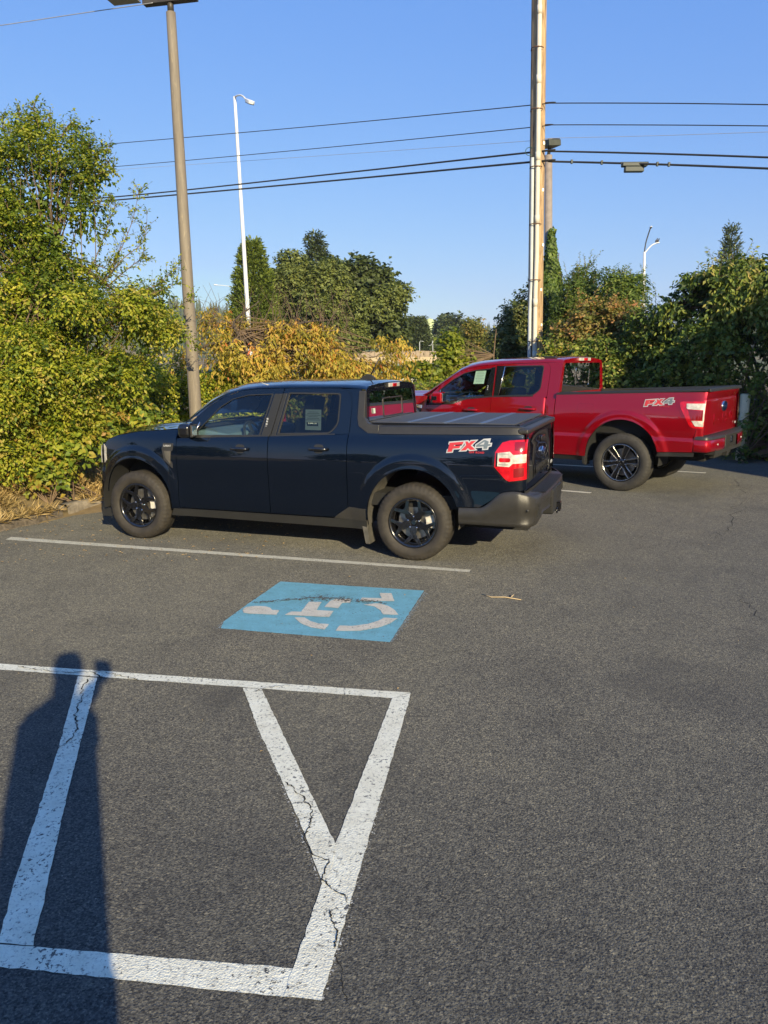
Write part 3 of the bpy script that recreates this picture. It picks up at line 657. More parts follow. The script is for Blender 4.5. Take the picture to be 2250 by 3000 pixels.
# cracks
M_CRACK = mat('crack_dark', (.012, .011, .010), 1.0)
def crack(pts, w, z=.0066, n=9, amp=.13, parent=None):
    P = [gnd(*p, z) for p in pts]; Q = []
    for a, b_ in zip(P[:-1], P[1:]):
        for k in range(n):
            q = a.lerp(b_, k / n); Q.append(q + Vector((random.uniform(-1, 1), random.uniform(-1, 1), 0)) * amp * (b_ - a).length * .45)
    Q.append(P[-1]); vs = []; fs = []
    for i, q in enumerate(Q):
        t = (Q[min(i + 1, len(Q) - 1)] - Q[max(0, i - 1)]).normalized(); nn = Vector((-t.y, t.x, 0)); ww = w * random.uniform(.25, 1.3) * (0.2 if i in (0, len(Q) - 1) else 1)
        vs += [(q.x + nn.x * ww / 2, q.y + nn.y * ww / 2, z), (q.x - nn.x * ww / 2, q.y - nn.y * ww / 2, z)]
        if i: fs.append((2 * i - 2, 2 * i, 2 * i + 1, 2 * i - 1))
    return vs, fs
cb = MB()
for pts, w, z in [([(255, 0 + 0)] and [z4b(345, 140), z4b(315, 215), z4b(295, 290), z4b(298, 350), z4b(225, 420)], .011, .0066), ([z4b(225, 420), z4b(160, 470), z4b(110, 520)], .005, .0014),
                  ([z4b(1110, 545), z4b(1165, 592), z4b(1212, 650), z4b(1205, 710), z4b(1182, 760), z4b(1218, 828), z4b(1278, 850), z4b(1250, 915), z4b(1290, 962), z4b(1343, 985)], .008, .0066),
                  ([z4b(1343, 985), z4b(1350, 1015)], .008, .0066), ([z4b(1281, 1042), z4b(1290, 1085), z4b(1312, 1125), z4b(1300, 1190)], .008, .0066), ([z4b(1300, 1190), z4b(1330, 1290), z4b(1345, 1400)], .005, .0014),
                  ([z4b(60, 95), z4b(150, 108), z4b(260, 118), z4b(400, 115), z4b(480, 135), z4b(545, 150)], .009, .0066), ([z4b(350, 112), z4b(400, 140)], .01, .0066), ([z4b(985, 195), z4b(1040, 175), z4b(1130, 168)], .006, .0066),
                  ([(2125, 1395), (2190, 1440), (2140, 1530), (2100, 1580)], .010, .0014), ([(2150, 1730), (2240, 1820)], .010, .0014), ([(1390, 1900), (1300, 1915), (1180, 1945)], .004, .0014), ([(1500, 1380), (1640, 1500)], .0001, .0014)]:
    vs, fs = crack(pts, w * .75, z); cb.add(vs, fs)
tag(cb.build('asphalt_crack', M_CRACK), kind='structure')
# ---- small things on the ground
M_STRAW = mat('straw', (.42, .29, .13), .8, var=.3, vs=30); M_TWIG = mat('pale_twig', (.46, .35, .20), .8)
b = MB(); P = [gnd(1412, 1743), gnd(1440, 1752), gnd(1480, 1752), gnd(1527, 1760)]; b.tube([p + Vector((0, 0, .008)) for p in P], [.003, .0045, .005, .003], 6); b.tube([gnd(1498, 1752) + Vector((0, 0, .01)), gnd(1505, 1749) + Vector((0, 0, .02))], .004, 5)
tag(b.build('fallen_stick', M_TWIG, None, True), 'thin pale bent stick lying on the asphalt right of the blue square', 'stick')
b = MB(); hp = [z for z in ((-60, 1552), (0, 1546), (60, 1536), (110, 1522), (160, 1512), (205, 1506))]
b.tube([gnd(*q) + Vector((0, 0, .012 + .02 * (i > 3))) for i, q in enumerate(hp)], .011, 8)
tag(b.build('garden_hose', mat('hose_green', (.10, .17, .09), .5, var=.3), None, True), 'faded green garden hose along the foot of the berm', 'hose')
b = MB()
for k in range(420):
    if k < 300: x = random.uniform(-4.6, -1.0); y = random.uniform(7.2, 9.6)
    else: x = random.uniform(-3, 6); y = random.uniform(2.2, 15)
    if beyond(x, y) > 0: continue
    s_ = random.uniform(.006, .022); a = random.uniform(0, 6.3); ca, sa = math.cos(a) * s_, math.sin(a) * s_
    if k >= 300: ca *= .5; sa *= .5
    b.add([(x + ca, y + sa, .006), (x - sa * .45, y + ca * .45, .011), (x - ca, y - sa, .006), (x + sa * .45, y - ca * .45, .009)], [(0, 1, 2, 3)])
tag(b.build('leaf_litter', M_STRAW), kind='stuff')
# ================================================================ navy crew-cab pickup
def build_navy():
    root = empty('pickup_truck', (0.5716, 7.9935, 0), 2.79167)
    tag(root, 'dark navy blue four-door pickup truck with folded-flat grey bed cover and black wheels', 'truck')
    P = MT['navy']
    fl = [(0.0, .432), (3.085, .425)]
    yz = lerp_curve([(.30, .868), (.40, .890), (.52, .902), (.62, .907), (.75, .916), (.84, .9215), (.88, .922), (.92, .9205), (.97, .9165), (1.02, .9105), (1.07, .902), (1.11, .889), (1.14, .872), (1.17, .854), (1.30, .838)])
    def Y(x, z):
        y = yz(z)
        if x > 2.75: y -= .105 * ((x - 2.75) / .75) ** 2.2
        if x < -.82:
            t = min(1, (-.82 - x) / .225); y -= .075 * (1 - math.sqrt(max(0, 1 - t * t)))
        if .95 < z < 1.08 and x < .6: y += 0
        for xc, zc in fl:
            r = math.hypot(x - xc, (z - zc) * 1.0)
            y += .018 * (1 - sstep(.530, .585, r)) + .004 * (1 - sstep(.455, .475, r))
        return y
    def Yu(x, z): return .842 - (z - 1.15) * .235 - (.02 * sstep(1.9, 2.5, x))
    side = {}
    for s in (1, -1):
        # bed side with arch
        a = arc(0, .432, .447, -8, 188, 40)
        bed = [(-1.043, 1.205), (-1.046, .72), (-.862, .695), (-.64, .552), (-.452, .545)]
        ar = [(x, z) for x, z in arc(0, .432, .447, 165, 3, 40)]
        bed += ar + [(.452, .365), (.645, .372), (.645, 1.195)]
        patch('bed_side', bed, Y, P, root, s, 0, .025, 30)
        rd = patch('rear_door', [(.652, .372), (1.488, .372), (1.488, 1.138), (.652, 1.178)], Y, P, root, s, 0, .05, 34)
        fd = patch('front_door', [(1.496, .372), (2.545, .372), (2.545, 1.095), (2.40, 1.104), (1.496, 1.138)], Y, P, root, s, 0, .05, 34)
        fen = [(2.552, .365), (2.65, .365)] + arc(3.085, .425, .447, 188, -6, 40)[0:0]
        fen = [(2.552, .365), (2.645, .365)] + arc(3.085, .425, .447, 172, 8, 40) + [(3.56, .49), (3.56, .985), (3.48, 1.052), (3.34, 1.100), (3.04, 1.150), (2.75, 1.172), (2.552, 1.186)]
        patch('front_fender', fen, Y, P, root, s, 0, .025, 30)
        # cab corner behind the rear door, up to the roof
        flat('cab_corner', [(.645, 1.195), (.645, 1.20), (.640, 1.45), (.652, 1.545), (.70, 1.588), (.76, 1.600), (.56, 1.598), (.53, 1.30), (.45, 1.25), (.448, 1.192)], [], Yu, P, root, s, .0, .03)
        # lower cladding: sill
        patch('sill_cladding', [(.455, .272), (.455, .362), (.60, .362), (.62, .362), (2.62, .362), (2.66, .285)], lambda x, z: Y(x, .40) + .004 - (.36 - z) * .25, MT['trim'], root, s, 0, .08, 5)
        patch('sill_cladding', [(.462, .36), (.462, .475), (.635, .485), (.76, .40), (.80, .365)], lambda x, z: Y(x, z) + .010, MT['clad'], root, s, 0, .05, 5)
        side[s] = (fd, rd)
        # wheel liners
        for xc, zc in fl:
            rows = []
            for (x, z) in arc(xc, zc, .452, -14, 194, 30):
                rows.append([(x, s * yy, z) for yy in (.885, .80, .62, .52)])
            grid('wheel_liner', rows, MT['liner'] if xc == 0 else MT['dark'], root)
        handle(fd, 1.80, 1.012, Y, s, MT['gloss']); handle(rd, .94, 1.035, Y, s, MT['gloss'])
        # fender vent
        flat('fender_vent', [(2.705, 1.045), (2.585, 1.045), (2.600, .785), (2.700, .875), (2.722, .985)], [], Y, MT['clad'], root, s, .006, .012, .003)
        flat('vent_inset', [(2.690, .965), (2.612, .965), (2.622, .830), (2.676, .895)], [], Y, MT['dusty'], root, s, .012, .012, .003)
        # front marker lamp, fog scoop
        patch('marker_lamp', [(3.545, .52), (3.545, .57), (3.615, .575), (3.612, .515)], lambda x, z: Y(3.56, z) - .06 * ((x - 3.545) / .07) - .006, MT['olens'], root, s, .018, .02, 4)
        wheel(root, 0, s * .79, s, .368, .235, .232, 'five', .30)
        wheel(root, 3.085, s * .79, s, .368, .235, .232, 'five', .10)
        # mud flap
        b = MB(); b.prism([(.475, .42), (.53, .44), (.47, .13), (.425, .13)], lambda u, v, d: Vector((u, s * d, v)), .72, .90); b.build('mud_flap', MT['liner'], root, bevel=.008)
    fd, rd = side[1]
    text_obj('vent_lettering', 'LARIAT', .026, MT['dsil'], root, (2.652, Y(2.65, 1.02) + .0075, 1.018), (R(90), 0, math.pi), .0006, 1.1, .0008)
    # windows
    doors = [dict(obj={s: side[s][0] for s in (1, -1)},
                  outer=[(2.543, 1.100), (2.40, 1.283), (2.22, 1.420), (2.03, 1.520), (1.85, 1.577), (1.68, 1.594), (1.385, 1.602), (1.372, 1.602), (1.49, 1.14)],
                  hole=rounded([(2.405, 1.117), (2.330, 1.185), (2.228, 1.283), (2.092, 1.412), (1.944, 1.498), (1.766, 1.540), (1.486, 1.552), (1.604, 1.138)], .012, 3), k=.965, kz=.955, glass=MT['glass']),
             dict(obj={s: side[s][1] for s in (1, -1)},
                  outer=[(1.482, 1.142), (1.364, 1.602), (.78, 1.605), (.70, 1.585), (.655, 1.54), (.643, 1.45), (.652, 1.180)],
                  hole=rounded([(1.418, 1.156), (1.322, 1.564), (.762, 1.560), (.768, 1.262), (.85, 1.176)], [.01, .02, .03, .05, .04], 4), k=.955, kz=.935, glass=MT['tint'])]
    window_set(dict(root=root, paint=P, Yu=Yu, doors=doors))
    for s in (1, -1):
        # black centre pillar covers
        flat('pillar_cover', [(1.588, 1.145), (1.488, 1.148), (1.383, 1.552), (1.472, 1.549)], [], Yu, MT['trim'], side[s][0], s, .006, .01, .002)
        flat('pillar_cover', [(1.480, 1.150), (1.432, 1.152), (1.335, 1.556), (1.376, 1.554)], [], Yu, MT['trim'], side[s][1], s, .006, .01, .002)
        flat('belt_strip', [(2.44, 1.098), (1.50, 1.132), (1.50, 1.150), (2.42, 1.118)], [], lambda x, z: Yu(x, z) + .012, MT['trim'], side[s][0], s, .004, .03, .002)
        flat('belt_strip', [(1.484, 1.134), (.80, 1.160), (.80, 1.178), (1.484, 1.152)], [], lambda x, z: Yu(x, z) + .012, MT['trim'], side[s][1], s, .004, .03, .002)
        b = MB(); b.tube([(2.372, s * (Yu(2.37, 1.13) + .012), 1.125), (2.318, s * (Yu(2.3, 1.3) + .012), 1.262)], .009, 6); b.build('window_divider', MT['satin'], side[s][0], smooth=True)
        flat('mirror_triangle', [(2.48, 1.125), (2.385, 1.12), (2.330, 1.255)], [], Yu, MT['trim'], side[s][0], s, .005, .01)
    b = MB()
    for k in range(5): b.add([(0, 0, 0)] * 0, []); b.box(1.552 - .012 + .0, 1.552 + .006, 0, .003, 1.195 + k * .026, 1.212 + k * .026, Matrix.Translation((-k * .0065, Yu(1.5, 1.25) + .007, 0)))
    b.build('keypad', MT['dsil'], fd)
    # roof
    Dc = [(2.50, .800, 1.235), (2.41, .805, 1.290), (2.22, .782, 1.424), (2.03, .757, 1.524), (1.85, .742, 1.581), (1.68, .738, 1.600), (1.385, .736, 1.607), (.76, .735, 1.611), (.57, .735, 1.600), (.505, .735, 1.590)]
    Rc = [(2.50, .770, 1.260), (2.41, .755, 1.335), (2.22, .725, 1.470), (2.03, .700, 1.565), (1.85, .680, 1.610), (1.68, .672, 1.628), (1.385, .668, 1.640), (.76, .668, 1.640), (.57, .668, 1.630), (.505, .668, 1.612)]
    greenhouse(dict(root=root, paint=P, D=Dc, R=Rc, xsplit=1.95, crown=.040, bulge=.20))
    # back of cab: painted ring, dark glass, slider frame
    def B(u, v, x=.50): return Vector((x - .06 * 0, u, v))
    xb = lambda z: .505 - (1.60 - z) * .06
    fl_ = lambda nm, outer, holes, m, off, par=root: _back(nm, outer, holes, m, off, par)
    def _back(nm, outer, holes, m, off, par, th=.012):
        loops = [[Vector((p[0], p[1], 0)) for p in outer]] + [[Vector((p[0], p[1], 0)) for p in h] for h in holes]
        allp = [p for l in loops for p in l]; n = len(allp); tri = tessellate_polygon(loops)
        vs = [(xb(p.y) - off, p.x, p.y) for p in allp] + [(xb(p.y) - off + th, p.x, p.y) for p in allp]
        fs = [tuple(t) for t in tri] + [tuple(i + n for i in t)[::-1] for t in tri]; k = 0
        for l in loops:
            L = len(l); fs += [(k + i, k + (i + 1) % L, k + (i + 1) % L + n, k + i + n) for i in range(L)]; k += L
        me = bpy.data.meshes.new(nm); me.from_pydata(vs, [], fs); return link(nm, me, par, m, False)
    W = rounded([(-.735, 1.245), (.735, 1.245), (.655, 1.572), (-.655, 1.572)], .03)
    _back('cab_back', [(-.80, 1.10), (.80, 1.10), (.735, 1.595), (.668, 1.625), (.4, 1.645), (-.4, 1.645), (-.668, 1.625), (-.735, 1.595)], [W], P, 0, root)
    bg_ = _back('rear_window', W, [], MT['priv'], -.006, root, .002)
    sl_o = rounded([(-.30, 1.305), (.30, 1.305), (.30, 1.50), (-.30, 1.50)], .03); sl_i = rounded([(-.288, 1.317), (.288, 1.317), (.288, 1.488), (-.288, 1.488)], .02)
    _back('slider_frame', sl_o, [sl_i], MT['clad'], .0, bg_, .004)
    tg_ = _back('window_tag', [(.60, 1.36), (.55, 1.36), (.55, 1.41), (.60, 1.41)], [], MT['paper'], .003, bg_, .001)
    # stop lamp on the roof edge
    b = MB(); b.box(.480, .535, -.165, .165, 1.600, 1.642); ch = b.build('high_brake_lamp', MT['wlens'], root, bevel=.006)
    b = MB(); b.box(.474, .52, -.055, .055, 1.604, 1.638); b.build('red_lens', MT['rlens'], ch, bevel=.004)
    b = MB(); b.box(.488, .56, -.19, .19, 1.594, 1.646); b.build('lamp_housing', MT['trim'], ch, bevel=.004)
    # antenna
    b = MB(); b.prism([(.86, 1.672), (.70, 1.672), (.69, 1.69), (.745, 1.725), (.78, 1.727), (.85, 1.69)], lambda u, v, d: Vector((u, d, v)), -.022, .022)
    an = b.build('antenna_base', MT['trim'], root, bevel=.008, seg=3)
    MB().tube([(.745, 0, 1.715), (.64, 0, 1.90)], [.0085, .006], 8).build('antenna_rod', MT['trim'], an, smooth=True)
    # hood
    hz = lerp_curve([(2.46, 1.196), (2.60, 1.190), (2.75, 1.176), (3.04, 1.154), (3.34, 1.104), (3.48, 1.056), (3.56, .992)])
    rows = []
    for x in np.linspace(2.46, 3.56, 24):
        e = Y(x, min(hz(x), 1.19)) - .012
        rows.append([(x + .10 * (1 - t * t) * sstep(3.0, 3.56, x), e * t, hz(x) + .052 * (1 - abs(t) ** 2.2) * (1 - .5 * sstep(3.3, 3.56, x)) + .014 * math.exp(-((abs(t) - .62) / .08) ** 2)) for t in np.linspace(-1, 1, 33)])
    grid('hood', rows, P, root)
    b = MB(); b.box(2.38, 2.52, -.76, .76, 1.185, 1.215); b.build('cowl_panel', MT['trim'], root, bevel=.01)
    # nose
    xf = lerp_curve([(.22, 3.60), (.30, 3.655), (.42, 3.685), (.60, 3.700), (.70, 3.700), (.76, 3.672), (.90, 3.655), (.98, 3.640), (1.02, 3.60)])
    def nose(th, z, off=0):
        sx = abs(math.cos(th)) ** .62; sy = abs(math.sin(th)) ** .62 * (1 if th > 0 else -1)
        return (3.555 + (xf(z) - 3.555 + off) * sx, (Y(3.555, max(z, .5)) + off * .8) * sy, z)
    def nosepatch(nm, t0, t1, z0, z1, off, m, par=root, nt_=24, nz=8):
        return grid(nm, [[nose(t, z, off) for t in np.linspace(t0, t1, nt_)] for z in np.linspace(z0, z1, nz)], m, par)
    H = math.pi / 2
    nosepatch('nose_panel', -H, H, .46, 1.015, 0, P, nt_=60, nz=16)
    nosepatch('front_bumper_lower', -H, H, .24, .47, .006, MT['trim'], nt_=60)
    nosepatch('grille', -.80, .80, .60, .93, .012, MT['gloss'], nt_=40)
    nosepatch('grille_bar', -.80, .80, .75, .79, .022, MT['clad'], nt_=40, nz=3)
    for s in (1, -1):
        nosepatch('headlight', s * .82, s * 1.50, .80, .985, .012, MT['wlens'])
        nosepatch('fog_lamp_scoop', s * .85, s * 1.35, .42, .60, .010, MT['gloss'])
        flat('headlight_side', [(3.555, .795), (3.515, .83), (3.512, .965), (3.553, 1.0)], [], Y, MT['wlens'], root, s, .006, .01)
        b = MB(); b.box(3.45, 3.64, s * .62, s * .80, .20, .30); b.build('air_deflector', MT['trim'], root, bevel=.01)
    # mirrors
    for s in (1, -1):
        b = MB(); M = Matrix.Translation((2.345, s * .97, 1.182)) @ Matrix.Rotation(s * R(16), 4, 'Z')
        b.box(-.045, .095, -.095, .095, -.070, .078, M); mi = b.build('door_mirror', MT['gloss'], root, bevel=.05, seg=5)
        b = MB(); b.box(-.056, -.040, -.088, .088, -.060, .066, M); b.build('mirror_surround', MT['clad'], mi, bevel=.015)
        b = MB(); b.box(-.060, -.05, -.074, .074, -.048, .054, M); b.build('mirror_glass', MT['chrome'], mi, bevel=.003)
        b = MB(); b.box(-.04, .06, -.20, -.05, -.065, -.02, M) if s > 0 else b.box(-.04, .06, .05, .20, -.065, -.02, M); b.build('mirror_arm', MT['trim'], mi, bevel=.01)
    # bed rail trims and cab side fin
    for s in (1, -1):
        sail = [(.572, 1.583), (.508, 1.583), (.500, 1.34), (.470, 1.288), (.415, 1.270), (.345, 1.268), (.345, 1.188), (.455, 1.190), (.555, 1.255), (.572, 1.33)]
        flat('cab_fin', sail, [], lambda x, z: Yu(x, max(1.2, z)) + .022, MT['clad'], root, s, .0, .07, .006)
        e = [(.340, 1.188), (.340, 1.262), (-.92, 1.283), (-1.00, 1.262), (-1.045, 1.228), (-1.045, 1.205), (-.9, 1.205)]
        patch('bed_rail_trim', [(.340, 1.188), (.340, 1.250), (-.95, 1.272), (-1.046, 1.246), (-1.046, 1.212), (-.9, 1.206)], lambda x, z: Y(x, 1.17) + .016 - (z - 1.19) * .45, MT['clad'], root, s, 0, .06, 4, .01)
        rows = []
        for x in np.linspace(.36, -1.046, 30):
            zt = .0165 * (.34 - x) + 1.262 if x > -.93 else 1.262 + .0165 * 1.27 - (-.93 - x) * .22
            y0 = Y(x, 1.17) + .016 - .06 * .45
            rows.append([(x, s * y0, zt - .012), (x, s * (y0 - .012), zt), (x, s * (y0 - .09), zt + .001), (x, s * (y0 - .10), zt - .05)])
        grid('rail_cap', rows, MT['clad'], root)
        flat('pillar_end_cap', [(.36, 1.262), (.30, 1.262), (.30, 1.275), (.36, 1.275)], [], lambda x, z: .74, MT['trim'], root, s, 0, .02)
    # tonneau cover
    xe = [.47, .07, -.28, -.62, -.935]
    for i in range(4):
        b = MB(); b.box(xe[i + 1] + .014, xe[i] - .014, -.765, .765, 1.262, 1.297); b.build('cover_panel', MT['cover'], root, bevel=.006)
        if i: 
            b = MB(); b.box(xe[i] - .028, xe[i] + .028, -.76, .76, 1.255, 1.2995); b.build('cover_hinge', MT['strip'], root)
    for s in (1, -1):
        b = MB(); b.box(-.95, .44, s * .765, s * .785, 1.25, 1.290); b.build('cover_edge', MT['gloss'], root, bevel=.003)
    b = MB(); b.box(-.965, -.935, -.785, .785, 1.25, 1.292); b.build('cover_edge', MT['gloss'], root, bevel=.003)
    # tailgate
    def tg(name, y0, y1, z0, z1, off, m, par=root, n=20, rake=True):
        rows = []
        for z in np.linspace(z0, z1, 14):
            rows.append([(-1.046 - off + .018 * (abs(y) / .82) ** 3 - .010 * math.exp(-((z - 1.19) / .04) ** 2), y, z) for y in np.linspace(y0, y1, n)])
        return grid(name, rows, m, par)
    T = tg('tailgate', -.835, .835, .66, 1.214, 0, P)
    b = MB(); b.box(-1.054, -.96, -.845, .845, 1.210, 1.258); b.build('tailgate_cap', MT['clad'], T, bevel=.018, seg=3)
    tg('tailgate_lower', -.835, .835, .60, .70, .006, MT['clad'], T)
    tg('name_panel', -.46, .46, .775, .895, .004, MT['navy'], T)
    text_obj('name_lettering', 'MAVERICK', .115, MT['trim'], T, (-1.056, 0, .835), (R(90), 0, R(-90)), .003, 1.12, .002, xs=1.25)
    b = MB(); b.box(-1.062, -1.046, -.11, .11, 1.085, 1.135); hd = b.build('tailgate_handle', MT['gloss'], T, bevel=.008)
    MB().lathe([(0.001, .012), (.062, .012), (.070, .004), (.070, -.005)], 32, Matrix.Translation((-1.052, 0, .985)) @ Matrix.Diagonal((1, 1.25, .62, 1)) @ Matrix.Rotation(R(-90), 4, 'Y')).build('emblem', MT['chrome'], T, smooth=False, bevel=.002)
    MB().lathe([(0.001, .016), (.056, .016), (.060, .010)], 32, Matrix.Translation((-1.052, 0, .985)) @ Matrix.Diagonal((1, 1.25, .62, 1)) @ Matrix.Rotation(R(-90), 4, 'Y')).build('emblem_face', MT['blue'], T, smooth=True)
    text_obj('emblem_script', 'Ford', .062, MT['chrome'], T, (-1.0695, 0, .985), (R(90), 0, R(-90)), .001, .9, .0006, shear=.35, xs=1.25)
    text_obj('tailgate_badge', 'AWD', .045, MT['dsil'], T, (-1.052, -.66, .80), (R(90), 0, R(-90)), .002, 1, .001)
    # tail lamps wrap the corner
    TL = [(-.775, 1.055), (-.832, 1.140), (-.895, 1.158), (-1.044, 1.166), (-1.050, .818), (-.905, .800), (-.875, .815), (-.772, .925)]
    for s in (1, -1):
        lamp = patch('tail_lamp', TL, Y, MT['rlens'], root, s, .007, .02, 20, .03)
        patch('lamp_surround', [(x + (.022 if x > -.95 else -.002) * 1, .985 + (z - .985) * 1.09) for x, z in TL], Y, MT['gloss'], lamp, s, .002, .02, 12, .01)
        patch('white_lens', [(-.800, 1.050), (-.800, .935), (-.905, .930), (-.935, .958), (-1.044, .966), (-1.044, 1.042), (-.935, 1.035), (-.905, 1.064)], Y, MT['wlens'], lamp, s, .011, .02, 8, .01)
        patch('red_bar', rounded([(-.815, 1.008), (-.815, .972), (-.915, .972), (-.915, 1.008)], .015), Y, MT['rlens'], lamp, s, .015, .02, 3, .006)
        patch('lens_facet', [(-.945, 1.075), (-.945, 1.145), (-1.030, 1.150), (-1.030, 1.070)], Y, MT['dlens'], lamp, s, .0105, .02, 4, .006)
        patch('lens_facet', [(-.945, .835), (-.945, .915), (-1.030, .925), (-1.030, .845)], Y, MT['dlens'], lamp, s, .0105, .02, 4, .006)
        for kz in range(4): patch('lens_rib', [(-.81, 1.044 - kz * .007 - (kz > 1) * .078), (-.81, 1.0465 - kz * .007 - (kz > 1) * .078), (-.90, 1.0465 - kz * .007 - (kz > 1) * .078), (-.90, 1.044 - kz * .007 - (kz > 1) * .078)], Y, MT['steel'], lamp, s, .0135, .03, 1, .003)
        patch('lamp_edge', [(-.787, 1.05), (-.787, .93), (-.799, .93), (-.799, 1.05)], Y, MT['gloss'], lamp, s, .012, .02, 3, .006)
        # rear face of the lamp
        grid('rear_lens', [[(-1.050 - .004, s * y, z) for y in np.linspace(Y(-1.045, z) - .012, .77, 4)] for z in np.linspace(.82, 1.16, 8)], MT['dlens'], lamp)
    # rear bumper : plan path, side top line and step
    path = [(-.452, 1), (-.60, 1), (-.80, 1), (-.95, .998)] 
    yb = .935
    def bp(t):
        # plan position along the bumper, t 0..1 from the wheel arch to the centre
        pts = [(-.452, .938), (-.64, .942), (-.86, .945), (-1.00, .938), (-1.085, .905), (-1.135, .850), (-1.165, .76), (-1.195, .45), (-1.205, 0)]
        q = resample(pts, 60); i = t * 59; a = int(min(58, i)); f = i - a; return q[a] * (1 - f) + q[a + 1] * f
    topz = lerp_curve([(-1.3, .662), (-1.15, .668), (-1.06, .700), (-.95, .712), (-.862, .700), (-.64, .548), (-.45, .540)])
    for s in (1, -1):
        rows = []
        for i in range(60):
            x, y = bp(i / 59); zt = topz(x) if y > .85 else .668 - .008 * (1 - y / .85)
            zb = .392 + (.03 * sstep(.62, .80, .9 - y + .3) if y < .8 else 0); zb = .392 + .11 * sstep(.90, .66, y)
            nx = 0 if y > .93 else 1
            inx = .055 * sstep(.94, .80, y); iny = .03
            rows.append([(x, s * (y - .050), zb - .004), (x + inx * .3, s * (y - .015 * (1 - nx)), zb), (x + .010 * nx, s * (y - .012), zb + .03), (x + .008 * nx, s * (y - .008), (zb + zt) / 2 - .02), (x, s * (y + .004), (zb + zt) / 2 + .005), (x + .006 * nx, s * (y - .004), zt - .03), (x + .016 * nx, s * (y - .012), zt - .006), (x + .03 * nx, s * (y - .022), zt)])
        grid('rear_bumper', rows, MT['clad'], root)
        # tread on the step
        rows = []
        for i in range(24, 60):
            x, y = bp(i / 59); zt = .668
            rows.append([(x + .028, s * (y - .022), zt), (-1.03, s * min(y - .022, .83), zt + .004), (-1.03, s * min(y - .022, .83), zt + .05)])
        grid('bumper_step', rows, MT['clad'], root)
        b = MB(); b.lathe([(0.001, .003), (.011, .003), (.012, -.004)], 16, Matrix.Translation((-1.075, s * .918, .545)) @ Matrix.Rotation(s * R(-90), 4, 'X') @ Matrix.Rotation(0, 4, 'Y')); b.build('parking_sensor', MT['trim'], root, smooth=True)
        flat('bumper_vent', [(-1.16, .585), (-1.165, .50), (-1.12, .425), (-1.09, .43)], [], lambda x, z: .80, MT['trim'], root, s, 0, .02)
    b = MB()
    for k in range(11): b.box(-1.185 + k * .0125, -1.179 + k * .0125, -.62, .62, .668, .6745)
    b.build('step_ribs', MT['trim'], root)
    b = MB(); b.box(-1.213, -1.0, -.28, .28, .40, .645); b.build('bumper_recess', MT['dark'], root, bevel=.02)
    b = MB()
    M0 = Matrix.Translation((-1.22, 0, .44))
    b.box(-.03, .16, -.045, .045, -.045, -.032, M0); b.box(-.03, .16, -.045, .045, .032, .045, M0); b.box(-.03, .16, -.045, -.032, -.045, .045, M0); b.box(-.03, .16, .032, .045, -.045, .045, M0)
    hi = b.build('tow_hitch', MT['gloss'], root, bevel=.004)
    MB().lathe([(.018, 0), (.03, .006), (.03, -.006)], 16, Matrix.Translation((-1.225, .08, .41)) @ Matrix.Rotation(R(90), 4, 'Y'), True).build('chain_loop', MT['gloss'], hi, smooth=True)
    b = MB(); b.box(-1.212, -1.208, .10, .16, .42, .50); b.box(-1.216, -1.206, -.26, .0, .52, .64); b.build('hitch_wiring_plate', MT['trim'], hi)
    # fuel door seam (a slightly proud lid)
    F = rounded([(.328, 1.128), (.135, 1.128), (.110, 1.10), (.122, 1.010), (.300, 1.008), (.328, 1.030)], .03)
    patch('fuel_door', F, lambda x, z: Y(x, z) - .0005, P, root, 1, .0025, .03, 6, .01)
    patch('fuel_door_gap', [(.2235 + (x - .2235) * 1.045, 1.068 + (z - 1.068) * 1.075) for x, z in F], Y, MT['gloss'], root, 1, .0008, .03, 6, .0)
    fx4(root, Y, -.335, -.725, 1.045, 1.082, .004, MT['dsil'])
    # inside: tub, seats, dash, wheel, sheet of paper
    b = MB(); b.box(.55, 2.62, -.80, .80, .30, .36); b.box(.52, .60, -.78, .78, .36, 1.25)
    for s in (1, -1): b.box(.56, 2.52, s * .76, s * .83, .34, 1.10)
    b.box(2.50, 2.60, -.8, .8, .34, 1.12); b.box(-1.0, .5, -.80, .80, .50, .62); b.box(-1.03, -.99, -.8, .8, .55, 1.2); b.box(-.98, .50, -.81, .81, 1.15, 1.24)
    b.box(-1.0, 3.4, -.42, .42, .26, .45); b.box(2.6, 3.45, -.52, .52, .3, 1.05)
    b.build('cabin_tub', MT['dark'], root)
    b = MB(); b.prism([(2.62, 1.165), (2.28, 1.175), (2.02, 1.140), (1.98, 1.06), (2.10, .90), (2.62, .90)], lambda u, v, d: Vector((u, d, v)), -.76, .76); b.build('dashboard', MT['dash'], root, bevel=.02)
    b = MB(); b.box(1.985, 2.02, -.16, .13, 1.05, 1.215); b.build('dash_screen', MT['gloss'], root, bevel=.008)
    st = Matrix.Translation((1.93, .38, 1.075)) @ Matrix.Rotation(R(-68), 4, 'Y')
    b = MB(); b.lathe([(.175 + .014 * math.cos(t), .014 * math.sin(t)) for t in np.linspace(0, 2 * math.pi, 9)[:-1]], 40, st, True); b.box(-.17, .17, -.02, .02, -.01, .01, st); b.box(-.06, .06, -.06, .06, -.02, .02, st); b.box(-.02, .02, -.17, 0, -.01, .01, st)
    b.build('steering_wheel', MT['trim'], root, smooth=False)
    for y in (.38, -.38): seat('front_seat', root, 1.42, y, .62, .58)
    b = MB(); seat('rear_seat', root, .96, .38, .62, .54, .66); seat('rear_seat', root, .96, -.38, .62, .54, .66)
    b = MB(); b.box(1.80, 1.83, -.12, .12, 1.47, 1.535); rm = b.build('cabin_mirror', MT['gloss'], root, bevel=.015); MB().tube([(1.84, 0, 1.52), (1.90, 0, 1.60)], .01).build('mirror_stalk', MT['trim'], rm)
    yy = lambda z: Yu(1.0, z) - .016
